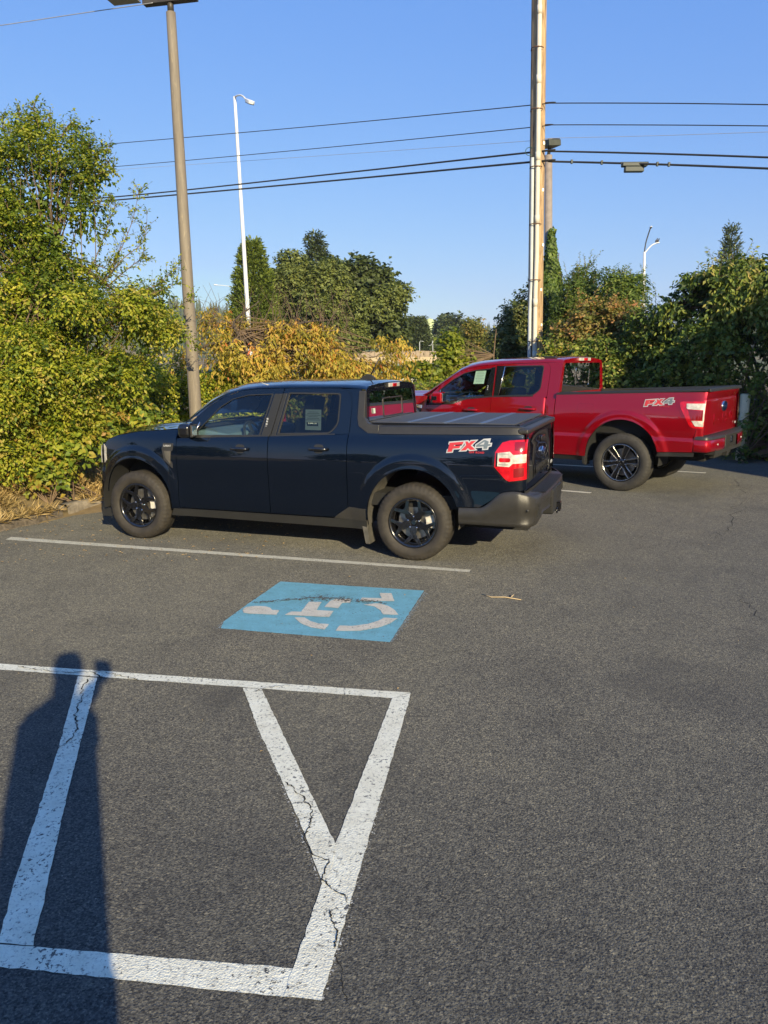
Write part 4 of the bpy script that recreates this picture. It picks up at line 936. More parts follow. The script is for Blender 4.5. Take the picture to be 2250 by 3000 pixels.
    def sheet(nm, x0, x1, z0, z1, m, off, par):
        return mesh(nm, [(x0, yy(z0) + off, z0), (x1, yy(z0) + off, z0), (x1 + .012, yy(z1) + off, z1), (x0 + .012, yy(z1) + off, z1)], [(0, 1, 2, 3)], m, par, False)
    # held up inside the rear side window
    sh = sheet('window_sticker', .955, 1.125, 1.205, 1.40, MT['paper'], -.004, rd)
    def yy(z): return Yu(1.0, z) - .016
    sheet('sticker_band', .985, 1.105, 1.243, 1.278, MT['ink'], -.002, sh)
    text_obj('sticker_word', 'RETAIL', .032, MT['paper'], sh, (1.046, Yu(1, 1.26) - .0165, 1.260), (R(90) + .23, 0, math.pi), .0003, 1.0, .0012)
    b = MB()
    for k in range(6): z = 1.375 - k * .015; w = .05 + .015 * ((k * 7) % 3); b.add([(1.05 + w, yy(z) - .0025, z), (1.05 - w, yy(z) - .0025, z), (1.05 - w, yy(z) - .0025, z + .004), (1.05 + w, yy(z) - .0025, z + .004)], [(0, 1, 2, 3)])
    b.build('sticker_lines', MT['ink'], sh)
    return root
NAVY = build_navy()
# ================================================================ red full-size pickup
def build_red():
    root = empty('pickup_truck', (3.985, 11.8436, 0), 2.49769)
    tag(root, 'bright red full-size pickup truck with open bed, parked beyond the navy one', 'truck')
    P = MT['red']
    fl = [(0.03, .50), (3.99, .50)]
    yz = lerp_curve([(.45, .925), (.52, .940), (.70, .955), (.765, .962), (.80, .943), (.88, .958), (.95, .964), (1.02, .966), (1.08, .963), (1.17, .953), (1.26, .935), (1.36, .916), (1.46, .905)])
    def Y(x, z):
        y = yz(z)
        if x > 4.1: y -= .13 * ((x - 4.1) / .9) ** 2.2
        if x < -.90:
            t = min(1, (-.90 - x) / .19); y -= .06 * (1 - math.sqrt(max(0, 1 - t * t)))
        for xc, zc in fl:
            r = math.hypot((x - xc) * .98, z - zc)
            y += .026 * (1 - sstep(.605, .665, r)) + .005 * (1 - sstep(.53, .55, r))
        if z < .79: y += 0
        return y
    Yd = Y
    def Yu(x, z): return .895 - (z - 1.25) * .225 - .02 * sstep(2.8, 3.4, x)
    side = {}
    for s in (1, -1):
        bed = [(-1.085, 1.425), (-1.075, .835), (-.965, .835), (-.965, .62), (-.49, .60)] + arc(.03, .50, .53, 167, 2, 44) + [(.565, .475), (1.062, .475), (1.062, 1.375)]
        patch('bed_side', bed, Y, P, root, s, 0, .028, 34)
        patch('bed_side_lower', [(-.965, .555), (-.965, .612), (-.50, .592), (-.47, .535)], lambda x, z: Y(x, z) - .015, MT['trim'], root, s, 0, .06, 3)
        patch('cab_panel', [(1.075, .485), (1.215, .485), (1.228, 1.30), (1.075, 1.30)], Yd, P, root, s, 0, .05, 30)
        rd = patch('rear_door', [(1.222, .485), (2.150, .485), (2.150, 1.300), (1.50, 1.318), (1.45, 1.322), (1.236, 1.32)], Yd, P, root, s, 0, .05, 34)
        fd = patch('front_door', [(2.158, .485), (3.365, .485), (3.365, 1.150), (2.86, 1.172), (2.70, 1.228), (2.60, 1.258), (2.158, 1.298)], Yd, P, root, s, 0, .05, 34)
        patch('front_fender', [(3.372, .485), (3.45, .485)] + arc(3.99, .50, .53, 178, 2, 44) + [(4.60, .50), (4.80, .52), (4.80, 1.12), (4.5, 1.245), (4.1, 1.285), (3.7, 1.295), (3.372, 1.30)], Y, P, root, s, 0, .03, 30)
        patch('sill_cover', [(.60, .40), (.60, .478), (3.43, .478), (3.40, .40)], lambda x, z: Y(2.0, .5) - .02 - (.48 - z) * .5, MT['trim'], root, s, 0, .1, 3)
        side[s] = (fd, rd)
        for xc, zc in fl:
            rows = [[(x, s * yy, z) for yy in (.93, .80, .62, .50)] for x, z in arc(xc, zc, .535, -12, 192, 30)]
            grid('wheel_liner', rows, MT['dark'], root)
        handle(fd, 2.50, 1.095, Y, s, P, .25); handle(rd, 1.50, 1.135, Y, s, P, .25)
        wheel(root, 0.03, s * .832, s, .418, .275, .268, 'six', .14)
        wheel(root, 3.99, s * .832, s, .418, .275, .268, 'six', .4)
        b = MB(); b.prism([(.565, .50), (.62, .50), (.60, .36), (.555, .34)], lambda u, v, d: Vector((u, s * d, v)), .78, .95); b.build('mud_flap', MT['trim'], root, bevel=.008)
    fd, rd = side[1]
    doors = [dict(obj={s: side[s][0] for s in (1, -1)},
                  outer=[(3.362, 1.155), (3.36, 1.300), (3.155, 1.482), (2.94, 1.622), (2.80, 1.700), (2.64, 1.752), (2.48, 1.780), (2.152, 1.806), (2.150, 1.302), (2.60, 1.262), (2.70, 1.232), (2.86, 1.176)],
                  hole=rounded([(3.30, 1.185), (3.27, 1.295), (3.155, 1.410), (2.94, 1.563), (2.73, 1.672), (2.524, 1.722), (2.19, 1.752), (2.19, 1.322), (2.60, 1.285), (2.71, 1.250), (2.87, 1.198)], .012, 3), k=.97, kz=.955, glass=MT['glass']),
             dict(obj={s: side[s][1] for s in (1, -1)},
                  outer=[(2.144, 1.302), (2.144, 1.806), (1.32, 1.826), (1.26, 1.80), (1.228, 1.74), (1.236, 1.32)],
                  hole=rounded([(2.10, 1.312), (2.10, 1.782), (1.335, 1.790), (1.35, 1.425), (1.46, 1.338)], [.01, .02, .04, .05, .05], 4), k=.955, kz=.935, glass=MT['tint'])]
    window_set(dict(root=root, paint=P, Yu=Yu, doors=doors))
    for s in (1, -1):
        flat('pillar_cover', [(2.315, 1.30), (2.165, 1.318), (2.165, 1.765), (2.235, 1.760)], [], Yu, MT['gloss'], side[s][0], s, .006, .01, .002)
        flat('pillar_cover', [(2.138, 1.318), (2.045, 1.320), (2.000, 1.785), (2.138, 1.785)], [], Yu, MT['gloss'], side[s][1], s, .006, .01, .002)
        b = MB(); b.tube([(2.050, s * (Yu(2, 1.33) + .010), 1.33), (1.996, s * (Yu(2, 1.78) + .010), 1.775)], .008, 6); b.build('window_divider', MT['satin'], side[s][1], smooth=True)
        b = MB(); b.tube([(3.16, s * (Yu(3.16, 1.3) + .008), 1.20), (3.145, s * (Yu(3.1, 1.4) + .008), 1.40)], .008, 6); b.build('window_divider', MT['satin'], side[s][0], smooth=True)
        flat('mirror_triangle', [(3.33, 1.19), (3.17, 1.19), (3.15, 1.40), (3.26, 1.30)], [], Yu, MT['gloss'], side[s][0], s, .005, .01)
        flat('belt_strip', [(3.36, 1.158), (2.86, 1.178), (2.70, 1.234), (2.60, 1.264), (2.16, 1.304), (2.16, 1.322), (2.60, 1.284), (2.71, 1.252), (2.87, 1.198), (3.34, 1.180)], [], lambda x, z: Yu(x, z) + .008, MT['trim'], side[s][0], s, .004, .02)
        flat('belt_strip', [(2.14, 1.304), (1.46, 1.324), (1.46, 1.342), (2.14, 1.322)], [], lambda x, z: Yu(x, z) + .008, MT['trim'], side[s][1], s, .004, .02)
    b = MB()
    for k in range(5): b.box(0, .014, 0, .003, 1.36 + k * .026, 1.377 + k * .026, Matrix.Translation((2.262 - k * .004, Yu(2.2, 1.42) + .007, 0)))
    b.build('keypad', MT['dsil'], fd)
    Dc = [(3.52, .862, 1.290), (3.38, .862, 1.345), (3.155, .832, 1.490), (2.94, .806, 1.628), (2.80, .790, 1.707), (2.64, .778, 1.758), (2.48, .773, 1.786), (2.125, .768, 1.812), (1.30, .764, 1.832), (1.075, .764, 1.825), (1.035, .764, 1.815)]
    Rc = [(3.52, .835, 1.315), (3.38, .815, 1.385), (3.155, .778, 1.530), (2.94, .748, 1.665), (2.80, .733, 1.745), (2.64, .722, 1.798), (2.48, .716, 1.828), (2.125, .710, 1.862), (1.30, .706, 1.885), (1.075, .706, 1.875), (1.035, .706, 1.855)]
    greenhouse(dict(root=root, paint=P, D=Dc, R=Rc, xsplit=2.70, crown=.045, bulge=.22))
    for s in (1, -1):
        flat('cab_corner', [(1.075, 1.295), (1.230, 1.295), (1.222, 1.74), (1.256, 1.80), (1.315, 1.828), (1.075, 1.824), (1.035, 1.812), (1.045, 1.40)], [], Yu, P, root, s, .0, .03)
        b = MB(); b.box(1.22, 1.42, s * .56, s * .62, 1.888, 1.925); b.build('roof_antenna_fin' if s < 0 else 'roof_bracket', MT['trim'], root, bevel=.012)
    xb = lambda z: 1.035 + (z - 1.83) * -.03
    def _back(nm, outer, holes, m, off, par, th=.012):
        loops = [[Vector((p[0], p[1], 0)) for p in outer]] + [[Vector((p[0], p[1], 0)) for p in h] for h in holes]
        allp = [p for l in loops for p in l]; n = len(allp); tri = tessellate_polygon(loops)
        vs = [(xb(p.y) - off, p.x, p.y) for p in allp] + [(xb(p.y) - off + th, p.x, p.y) for p in allp]
        fs = [tuple(t) for t in tri] + [tuple(i + n for i in t)[::-1] for t in tri]; k = 0
        for l in loops:
            L = len(l); fs += [(k + i, k + (i + 1) % L, k + (i + 1) % L + n, k + i + n) for i in range(L)]; k += L
        me = bpy.data.meshes.new(nm); me.from_pydata(vs, [], fs); return link(nm, me, par, m, False)
    W = rounded([(-.775, 1.385), (.775, 1.385), (.700, 1.822), (-.700, 1.822)], .05)
    _back('cab_back', [(-.90, .9), (.90, .9), (.86, 1.30), (.765, 1.82), (.706, 1.868), (.4, 1.895), (-.4, 1.895), (-.706, 1.868), (-.765, 1.82), (-.86, 1.30)], [W], P, 0, root)
    g = _back('rear_window', W, [], MT['priv'], -.006, root, .002)
    _back('slider_frame', rounded([(-.27, 1.46), (.27, 1.46), (.27, 1.745), (-.27, 1.745)], .04), [rounded([(-.257, 1.473), (.257, 1.473), (.257, 1.732), (-.257, 1.732)], .03)], MT['satin'], .0, g, .004)
    b = MB(); b.box(1.000, 1.07, -.20, .20, 1.852, 1.900); ch = b.build('high_brake_lamp', MT['wlens'], root, bevel=.006)
    b = MB(); b.box(.993, 1.05, -.07, .07, 1.856, 1.896); b.build('red_lens', MT['rlens'], ch, bevel=.004)
    # hood & nose
    hz = lerp_curve([(3.40, 1.300), (3.7, 1.297), (4.1, 1.287), (4.5, 1.247), (4.8, 1.15)])
    rows = []
    for x in np.linspace(3.40, 4.8, 20):
        e = Y(x, 1.25) - .02
        rows.append([(x + .08 * (1 - t * t) * sstep(4.2, 4.8, x), e * t, hz(x) + .07 * (1 - abs(t) ** 2.4) + .02 * math.exp(-((abs(t) - .55) / .1) ** 2)) for t in np.linspace(-1, 1, 27)])
    grid('hood', rows, P, root)
    b = MB(); b.box(3.36, 3.56, -.8, .8, 1.26, 1.30); b.build('cowl_panel', MT['trim'], root, bevel=.01)
    def nose(th, z, off=0):
        sx = abs(math.cos(th)) ** .55; sy = abs(math.sin(th)) ** .55 * (1 if th > 0 else -1)
        return (4.79 + (.15 + off) * sx, (Y(4.79, max(z, .5)) + off * .8) * sy, z)
    H = math.pi / 2
    def nosepatch(nm, t0, t1, z0, z1, off, m): return grid(nm, [[nose(t, z, off) for t in np.linspace(t0, t1, 40)] for z in np.linspace(z0, z1, 8)], m, root)
    nosepatch('nose_panel', -H, H, .75, 1.16, 0, P); nosepatch('front_bumper', -H, H, .42, .76, .03, P); nosepatch('grille', -.9, .9, .78, 1.10, .012, MT['gloss'])
    for s in (1, -1):
        nosepatch('headlight', s * .95, s * 1.5, .88, 1.10, .014, MT['wlens'])
        M = Matrix.Translation((2.97, s * 1.145, 1.285)) @ Matrix.Rotation(s * R(16), 4, 'Z')
        b = MB(); b.box(-.06, .11, -.125, .125, -.085, .095, M); mi = b.build('door_mirror', P, root, bevel=.035, seg=4)
        b = MB(); b.box(-.072, -.052, -.108, .108, -.068, .078, M); b.build('mirror_glass', MT['chrome'], mi, bevel=.01)
        b = MB(); b.box(.02, .113, s * .02, s * .128, -.040, .030, M); b.build('mirror_lamp', MT['gloss'], mi, bevel=.006)
        b = MB(); b.box(-.05, .09, s * -.27, s * -.08, -.082, -.045, M); b.build('mirror_arm', MT['trim'], mi, bevel=.01)
        # chrome fender badge
        flat('fender_vent', [(3.60, 1.165), (3.44, 1.150), (3.44, 1.095), (3.62, 1.12)], [], Y, MT['chrome'], root, s, .012, .012, .003)
        flat('fender_vent_dark', [(3.60, 1.105), (3.46, 1.09), (3.47, .93), (3.56, .95)], [], Y, MT['gloss'], root, s, .006, .012, .003)
    # bed rails and inside of the bed
    for s in (1, -1):
        rows = []
        for x in np.linspace(1.055, -1.095, 30):
            zt = 1.385 + (1.055 - x) * .0385; y0 = Y(max(x, -1.0), 1.40)
            rows.append([(x, s * (y0 + .006), zt - .030), (x, s * (y0 + .008), zt - .006), (x, s * (y0 - .006), zt + .004), (x, s * (y0 - .085), zt + .004), (x, s * (y0 - .095), zt - .05)])
        grid('bed_rail_cap', rows, MT['trim'], root)
        b = MB(); b.box(-1.05, 1.04, s * .80, s * .825, .82, 1.40); b.build('bed_inner_wall', MT['dark'], root)
    b = MB(); b.box(-1.06, 1.04, -.80, .80, .80, .84); b.box(-1.0, 4.6, -.5, .5, .45, .75); b.box(-1.0, 1.0, -.52, .52, .60, .80); b.build('bed_floor', MT['dark'], root)
    b = MB(); b.box(1.1, 3.45, -.86, .86, .42, .50); b.box(3.38, 3.5, -.86, .86, .5, 1.24); b.box(1.06, 1.10, -.8, .8, .5, 1.36)
    for s in (1, -1): b.box(1.1, 3.4, s * .80, s * .87, .45, 1.14)
    b.build('cabin_tub', MT['dark'], root)
    def tgf(y, z, off=0): return (-1.093 - off + .03 * (abs(y) / .86) ** 4 + (-.025 * sstep(1.33, 1.42, z)) + .012 * math.exp(-((z - 1.325) / .012) ** 2), y, z)
    T = grid('tailgate', [[tgf(y, z) for y in np.linspace(-.865, .865, 26)] for z in np.linspace(.845, 1.432, 40)], P, root)
    b = MB(); b.prism([(-1.125, 1.428), (-1.0, 1.448), (-1.0, 1.475), (-1.115, 1.470)], lambda u, v, d: Vector((u, d, v)), -.865, .865); b.build('tailgate_cap', MT['trim'], T, bevel=.006)
    M = Matrix.Translation((-1.092, 0, 1.205)) @ Matrix.Diagonal((1, 1.3, .72, 1)) @ Matrix.Rotation(R(-90), 4, 'Y')
    MB().lathe([(0.001, .016), (.098, .016), (.105, .004)], 36, M).build('emblem', MT['chrome'], T, bevel=.002)
    MB().lathe([(0.001, .020), (.082, .020), (.086, .012)], 36, M).build('emblem_face', MT['blue'], T)
    text_obj('emblem_script', 'Ford', .085, MT['chrome'], T, (-1.114, 0, 1.205), (R(90), 0, R(-90)), .001, .9, .0006, shear=.35, xs=1.2)
    for ch, yy_ in zip('F-150', (.44, .215, .03, -.19, -.43)): text_obj('letter', ch, .19, P, T, (-1.092, yy_, 1.035), (R(90), 0, R(-90)), .007, 1, .006, xs=1.7)
    text_obj('tailgate_badge', '4x4', .05, MT['dsil'], T, (-1.096, -.70, .93), (R(90), 0, R(-90)), .002, 1, .001)
    # tail lamp
    TL = [(-.745, 1.288), (-.758, 1.230), (-.905, .962), (-.955, .945), (-1.075, .942), (-1.083, 1.302), (-.80, 1.300)]
    for s in (1, -1):
        lamp = patch('tail_lamp', TL, Y, MT['rlens'], root, s, .010, .02, 22, .03)
        patch('lamp_surround', [(-1.083 + (x + 1.083) * 1.13, 1.115 + (z - 1.115) * 1.10) for x, z in TL], Y, P, lamp, s, .004, .02, 12, .01)
        patch('white_lens', [(-.842, 1.272), (-.848, 1.212), (-.862, 1.200), (-1.078, 1.188), (-1.078, 1.275)], Y, MT['wlens'], lamp, s, .015, .02, 6, .01)
        patch('white_lens', [(-.925, 1.045), (-.975, .972), (-1.074, .966), (-1.074, 1.045)], Y, MT['wlens'], lamp, s, .015, .02, 6, .01)
        patch('white_lens', [(-1.062, 1.20), (-1.062, 1.03), (-1.077, 1.03), (-1.077, 1.20)], Y, MT['wlens'], lamp, s, .0155, .02, 4, .01)
        patch('dark_lens', [(-.868, 1.192), (-.925, 1.055), (-1.058, 1.052), (-1.058, 1.180)], Y, MT['dlens'], lamp, s, .014, .02, 6, .01)
    # rear bumper
    pts = [(-.972, .960), (-1.06, .958), (-1.13, .940), (-1.175, .885), (-1.195, .78), (-1.225, .45), (-1.23, 0)]
    q = resample(pts, 44)
    for s in (1, -1):
        up = []; lo = []
        for x, y in q:
            k = sstep(.96, .86, y)
            cut = .0 if y > .34 else .02
            zt = .835 - .01 * k; zm = .785 if y > .30 else .785; zb = .622
            lo.append([(x + .04 * k, s * (y - .03), zb - .002), (x + .004, s * y, zb + .010), (x, s * (y + .002), (zb + zm) / 2), (x + .004, s * y, zm - .004), (x + .02 * k, s * (y - .01), zm)])
            up.append([(x + .012 * k, s * (y - .004), zm + .003), (x + .014 * k, s * (y - .006), zt - .008), (x + .03 * k, s * (y - .018), zt), (-1.0, s * min(y - .02, .9), zt + .012)])
        grid('rear_bumper', lo[:30], P, root); grid('bumper_step', up, MT['clad'], root)
        grid('bumper_end', [[(-.972, s * y, z) for y in (.80, .958)] for z in (.622, .835)], P, root)
        b = MB(); b.lathe([(0.001, .004), (.012, .004), (.013, -.004)], 14, Matrix.Translation((-1.208, s * .66, .715)) @ Matrix.Rotation(R(-90), 4, 'Y')); b.build('parking_sensor', MT['dsil'], root, smooth=True)
    b = MB(); b.box(-1.222, -1.05, -.30, .30, .64, .825); pr = b.build('plate_recess', MT['clad'], root, bevel=.012)
    b = MB(); b.box(-1.228, -1.20, -.07, .07, .69, .79); b.build('socket_cover', MT['gloss'], pr, bevel=.008)
    b = MB(); b.box(-1.232, -1.22, -.03, .035, .71, .77); b.build('plate_lamp', MT['chrome'], pr, bevel=.004)
    b = MB(); b.box(-1.20, -.9, -.75, .75, .575, .64); b.build('bumper_underside', MT['dark'], root)
    b = MB(); b.box(-1.19, -1.0, -.05, .05, .50, .60); b.box(-1.12, -1.05, -.45, .45, .50, .56); b.build('tow_hitch', MT['dark'], root, bevel=.005)
    b = MB(); b.tube([(.03, -.82, .42), (.03, .82, .42)], .06, 10); b.lathe([(0.001, -.14), (.1, -.12), (.16, 0), (.1, .12), (.001, .14)], 16, Matrix.Translation((.03, 0, .42)) @ Matrix.Rotation(R(90), 4, 'Y')); b.build('rear_axle', MT['dark'], root, smooth=True)
    b = MB(); b.tube([(-.8, -.45, .48), (.9, -.45, .50)], .07, 10); b.build('exhaust', MT['steel'], root, smooth=True)
    F = rounded([(.702, 1.232), (.470, 1.232), (.455, 1.12), (.50, 1.085), (.702, 1.082)], .035)
    patch('fuel_door', F, Y, P, root, 1, .0028, .03, 6, .01); patch('fuel_door_gap', [(.58 + (x - .58) * 1.05, 1.158 + (z - 1.158) * 1.08) for x, z in F], Y, MT['dlens'], root, 1, .0008, .03, 6, 0)
    fx4(root, Y, -.265, -.665, 1.222, 1.258, .005, MT['dsil'])
    # inside
    b = MB(); b.prism([(3.5, 1.255), (3.1, 1.265), (2.86, 1.22), (2.82, 1.10), (2.95, .9), (3.5, .9)], lambda u, v, d: Vector((u, d, v)), -.82, .82); b.build('dashboard', MT['trim'], root, bevel=.02)
    st = Matrix.Translation((2.74, .40, 1.17)) @ Matrix.Rotation(R(-66), 4, 'Y')
    b = MB(); b.lathe([(.185 + .014 * math.cos(t), .014 * math.sin(t)) for t in np.linspace(0, 2 * math.pi, 9)[:-1]], 40, st, True); b.box(-.17, .17, -.02, .02, -.01, .01, st); b.box(-.06, .06, -.07, .07, -.02, .02, st)
    b.build('steering_wheel', MT['satin'], root)
    for y in (.42, -.42): seat('front_seat', root, 2.15, y, .72, .62, .54); seat('rear_seat', root, 1.50, y, .72, .60, .66)
    b = MB(); b.box(2.55, 2.58, -.13, .13, 1.63, 1.70); b.build('cabin_mirror', MT['gloss'], root, bevel=.015)
    yy = lambda z: Yu(2.4, z) - .016
    sh = mesh('window_sticker', [(2.545, yy(1.50), 1.50), (2.355, yy(1.505), 1.505), (2.335, yy(1.70), 1.71), (2.525, yy(1.70), 1.705)], [(0, 1, 2, 3)], MT['paper'], fd, False)
    b = MB()
    for k in range(7):
        z = 1.685 - k * .025; x = 2.435 + .002 * k; w = .055 + .01 * ((k * 5) % 3)
        b.add([(x + w, yy(z) + .002, z), (x - w, yy(z) + .002, z), (x - w, yy(z) + .002, z + .004), (x + w, yy(z) + .002, z + .004)], [(0, 1, 2, 3)])
    b.build('sticker_lines', MT['dgrey'], sh)
    # red balance dot on the tyre
    return root
RED = build_red()
# ================================================================ vegetation
def unit(n):
    v = rng.normal(size=(n, 3)); return v / np.linalg.norm(v, axis=1)[:, None]
def nrmz(v): return v / np.maximum(np.linalg.norm(v, axis=1), 1e-9)[:, None]
def leaf_mesh(name, base, axis, norm, length, width, tint, m, parent, kind='stuff', fold=.18):
    """one folded diamond (two triangles) per leaf"""
    n = len(base); side = nrmz(np.cross(axis, norm)); nn = np.cross(side, axis)
    L = length[:, None]; W = width[:, None]
    v = np.empty((n, 4, 3), np.float32)
    v[:, 0] = base; mid = base + axis * L * .45
    v[:, 1] = mid + side * W * .5 + nn * W * fold; v[:, 2] = base + axis * L - nn * L * .08; v[:, 3] = mid - side * W * .5 + nn * W * fold
    idx = np.arange(n)[:, None] * 4; tri = np.concatenate([idx + [0, 1, 2], idx + [0, 2, 3]], 1).reshape(-1)
    me = bpy.data.meshes.new(name); me.vertices.add(n * 4); me.vertices.foreach_set('co', v.reshape(-1))
    me.loops.add(n * 6); me.loops.foreach_set('vertex_index', tri.astype(np.int32)); me.polygons.add(n * 2)
    me.polygons.foreach_set('loop_start', np.arange(0, n * 6, 3, dtype=np.int32)); me.update(calc_edges=True)
    a = me.attributes.new('tint', 'FLOAT', 'POINT'); a.data.foreach_set('value', np.repeat(np.clip(tint, 0, 1), 4).astype(np.float32))
    o = link(name, me, parent, m, False)
    if kind: o['kind'] = kind
    return o
def fnoise(p, s, seed=0.0):
    return np.array([noise.noise(Vector((x * s + seed, y * s, z * s))) for x, y, z in p])
def crown_leaves(name, blobs, nclump, per, m, parent, L=.05, W=.024, twig=.22, up=.35, droop=.25, gap=-.12, gs=1.6, tint=(.5, .35), seed=0, hollow=.55, jitter=.035, backk=.35, kind='stuff'):
    """sprays of leaves through the outer volume of ellipsoid blobs (cx,cy,cz,rx,ry,rz)"""
    B = np.array([b[:6] for b in blobs], float); w = (B[:, 3] * B[:, 4] + B[:, 4] * B[:, 5] + B[:, 3] * B[:, 5]); w /= w.sum()
    n0 = int(nclump * 1.9); bi = rng.choice(len(B), n0, p=w); d = unit(n0)
    rad = hollow + (1 - hollow) * rng.random(n0) ** .6
    p = B[bi, :3] + d * B[bi, 3:] * rad[:, None]
    # keep points that are not deep inside another blob
    deep = np.zeros(n0, bool)
    for k in range(len(B)):
        q = (p - B[k, :3]) / B[k, 3:]; deep |= (np.linalg.norm(q, axis=1) < hollow * .9) & (bi != k)
    tocam = nrmz(np.array([0, 0, 1.8]) - p); out = nrmz(d / B[bi, 3:])
    back = (out * tocam).sum(1) < -.25
    keep = ~deep & (~back | (rng.random(n0) < backk)) & (p[:, 2] > .08)
    p = p[keep]; out = out[keep]
    f = fnoise(p, gs, seed); k2 = f > gap; p = p[k2]; out = out[k2]; f = f[k2]
    p = p[:nclump]; out = out[:nclump]; f = f[:nclump]; n = len(p)
    td = nrmz(out * .8 + np.array([0, 0, up]) + rng.normal(size=(n, 3)) * .45)
    t = np.tile(np.linspace(0, 1, per), (n, 1)) + rng.normal(size=(n, per)) * .06
    tl = twig * rng.uniform(.5, 1.3, n)
    base = p[:, None, :] + td[:, None, :] * (t * tl[:, None])[:, :, None]
    base[:, :, 2] -= (t ** 2) * (tl * droop)[:, None]
    base = base.reshape(-1, 3) + rng.normal(size=(n * per, 3)) * jitter * .5
    lat = nrmz(np.cross(np.repeat(td, per, 0), np.array([0, 0, 1.0])) + 1e-3); sgn = np.where(np.arange(n * per) % 2 == 0, 1, -1)[:, None]
    ax = nrmz(np.repeat(td, per, 0) * .5 + lat * sgn * .8 + rng.normal(size=(n * per, 3)) * .35 + np.array([0, 0, -droop * 1.4]))
    nm = nrmz(np.array([0, 0, .62]) + np.repeat(out, per, 0) * .75 + rng.normal(size=(n * per, 3)) * .48)
    s = rng.uniform(.6, 1.25, n * per)
    ti = tint[0] + tint[1] * np.repeat(rng.normal(size=n) * .5 + f * .5, per) + rng.normal(size=n * per) * tint[1] * .35
    return leaf_mesh(name, base, ax, nm, L * s, W * s, ti, m, parent, kind), p, td
def cluster(bl, k=5, f=.42, flat=.7, seed=0):
    r_ = np.random.default_rng(100 + seed); out = []
    for b in bl:
        c = np.array(b[:3]); r = np.array(b[3:6])
        for i in range(k):
            d = r_.normal(size=3); d /= np.linalg.norm(d); d[1] = -abs(d[1]) * 1.0 if r_.random() < .72 else d[1]; q = c + d * r * r_.uniform(.55, .95); s = f * r_.uniform(.7, 1.3) * float(r.mean())
            out.append((q[0], q[1], q[2], s * 1.15, s * 1.1, s * flat))
    return out
def twigs(name, starts, targets, m, parent, r=.004, nmax=300, kind='stuff'):
    b = MB(); k = len(targets); idx = rng.choice(k, min(nmax, k), replace=False)
    for i in idx:
        e = Vector(targets[i]); s0 = Vector(starts[int(rng.integers(len(starts)))]); mid = s0.lerp(e, .55) + Vector(rng.normal(size=3) * .06 * (e - s0).length)
        b.tube([s0, mid, e], [r * 2.2, r * 1.3, r * .6], 4, False)
    o = b.build(name, m, parent, True); o['kind'] = kind; return o
def limb(name, pts, r0, r1, m, parent, n=8, kink=.04):
    P = smooth_path3(pts, 5); k = len(P)
    b = MB(); P = [p + Vector(rng.normal(size=3) * kink * r0 * 2) if 0 < i < k - 1 else p for i, p in enumerate(P)]
    b.tube(P, [r0 + (r1 - r0) * i / (k - 1) for i in range(k)], n); return b.build(name, m, parent, True)
def smooth_path3(P, n):
    P = [Vector(p) for p in P]; out = []
    for i in range(len(P) - 1):
        p0 = P[max(0, i - 1)]; p1 = P[i]; p2 = P[i + 1]; p3 = P[min(len(P) - 1, i + 2)]
        for k in range(n):
            t = k / n; out.append(.5 * ((2 * p1) + (p2 - p0) * t + (2 * p0 - 5 * p1 + 4 * p2 - p3) * t * t + (3 * p1 - p0 - 3 * p2 + p3) * t ** 3))
    out.append(P[-1]); return out
G = lambda *s: [(i / (len(s) - 1), c) for i, c in enumerate(s)]
LM = {}
LM['shrub'] = leaf_mat('shrub_leaf', G((.040, .070, .014), (.115, .180, .022), (.28, .33, .030), (.45, .44, .050), (.45, .36, .10)), .40)
LM['bramble'] = leaf_mat('bramble_leaf', G((.06, .10, .02), (.15, .22, .032), (.26, .32, .04), (.42, .38, .06), (.46, .25, .08)), .4)
LM['cherry'] = leaf_mat('autumn_leaf', G((.17, .19, .04), (.36, .31, .05), (.52, .40, .07), (.58, .34, .09), (.62, .16, .06)), .42)
LM['oak'] = leaf_mat('oak_leaf', G((.065, .088, .032), (.13, .165, .05), (.20, .235, .065), (.28, .29, .08)), .34)
LM['conifer'] = leaf_mat('conifer_needle', G((.035, .052, .024), (.065, .092, .035), (.11, .135, .05)), .15)
LM['cedar'] = leaf_mat('cedar_leaf', G((.07, .11, .022), (.14, .19, .03), (.22, .26, .04)), .28)
LM['hedge'] = leaf_mat('hedge_leaf', G((.036, .062, .02), (.082, .135, .032), (.15, .22, .044), (.28, .32, .06), (.44, .36, .13)), .34)
LM['rust'] = leaf_mat('rust_leaf', G((.12, .16, .04), (.26, .24, .07), (.42, .26, .10), (.55, .24, .12)), .38)
LM['ivy'] = leaf_mat('ivy_leaf', G((.045, .080, .02), (.10, .16, .03), (.18, .25, .04)), .28)
LM['lime'] = leaf_mat('lime_leaf', G((.12, .17, .025), (.23, .28, .035), (.36, .36, .05)), .45)
LM['laurel'] = leaf_mat('laurel_leaf', G((.03, .048, .016), (.085, .115, .03), (.24, .23, .07)), .22, .4)
M_BARK = bark_mat('grey_bark', (.07, .055, .04), (.20, .165, .13), (20, 20, 6)); M_STEM = mat('brown_stem', (.16, .11, .07), .8, var=.3); M_RSTEM = mat('red_cane', (.24, .05, .04), .6)
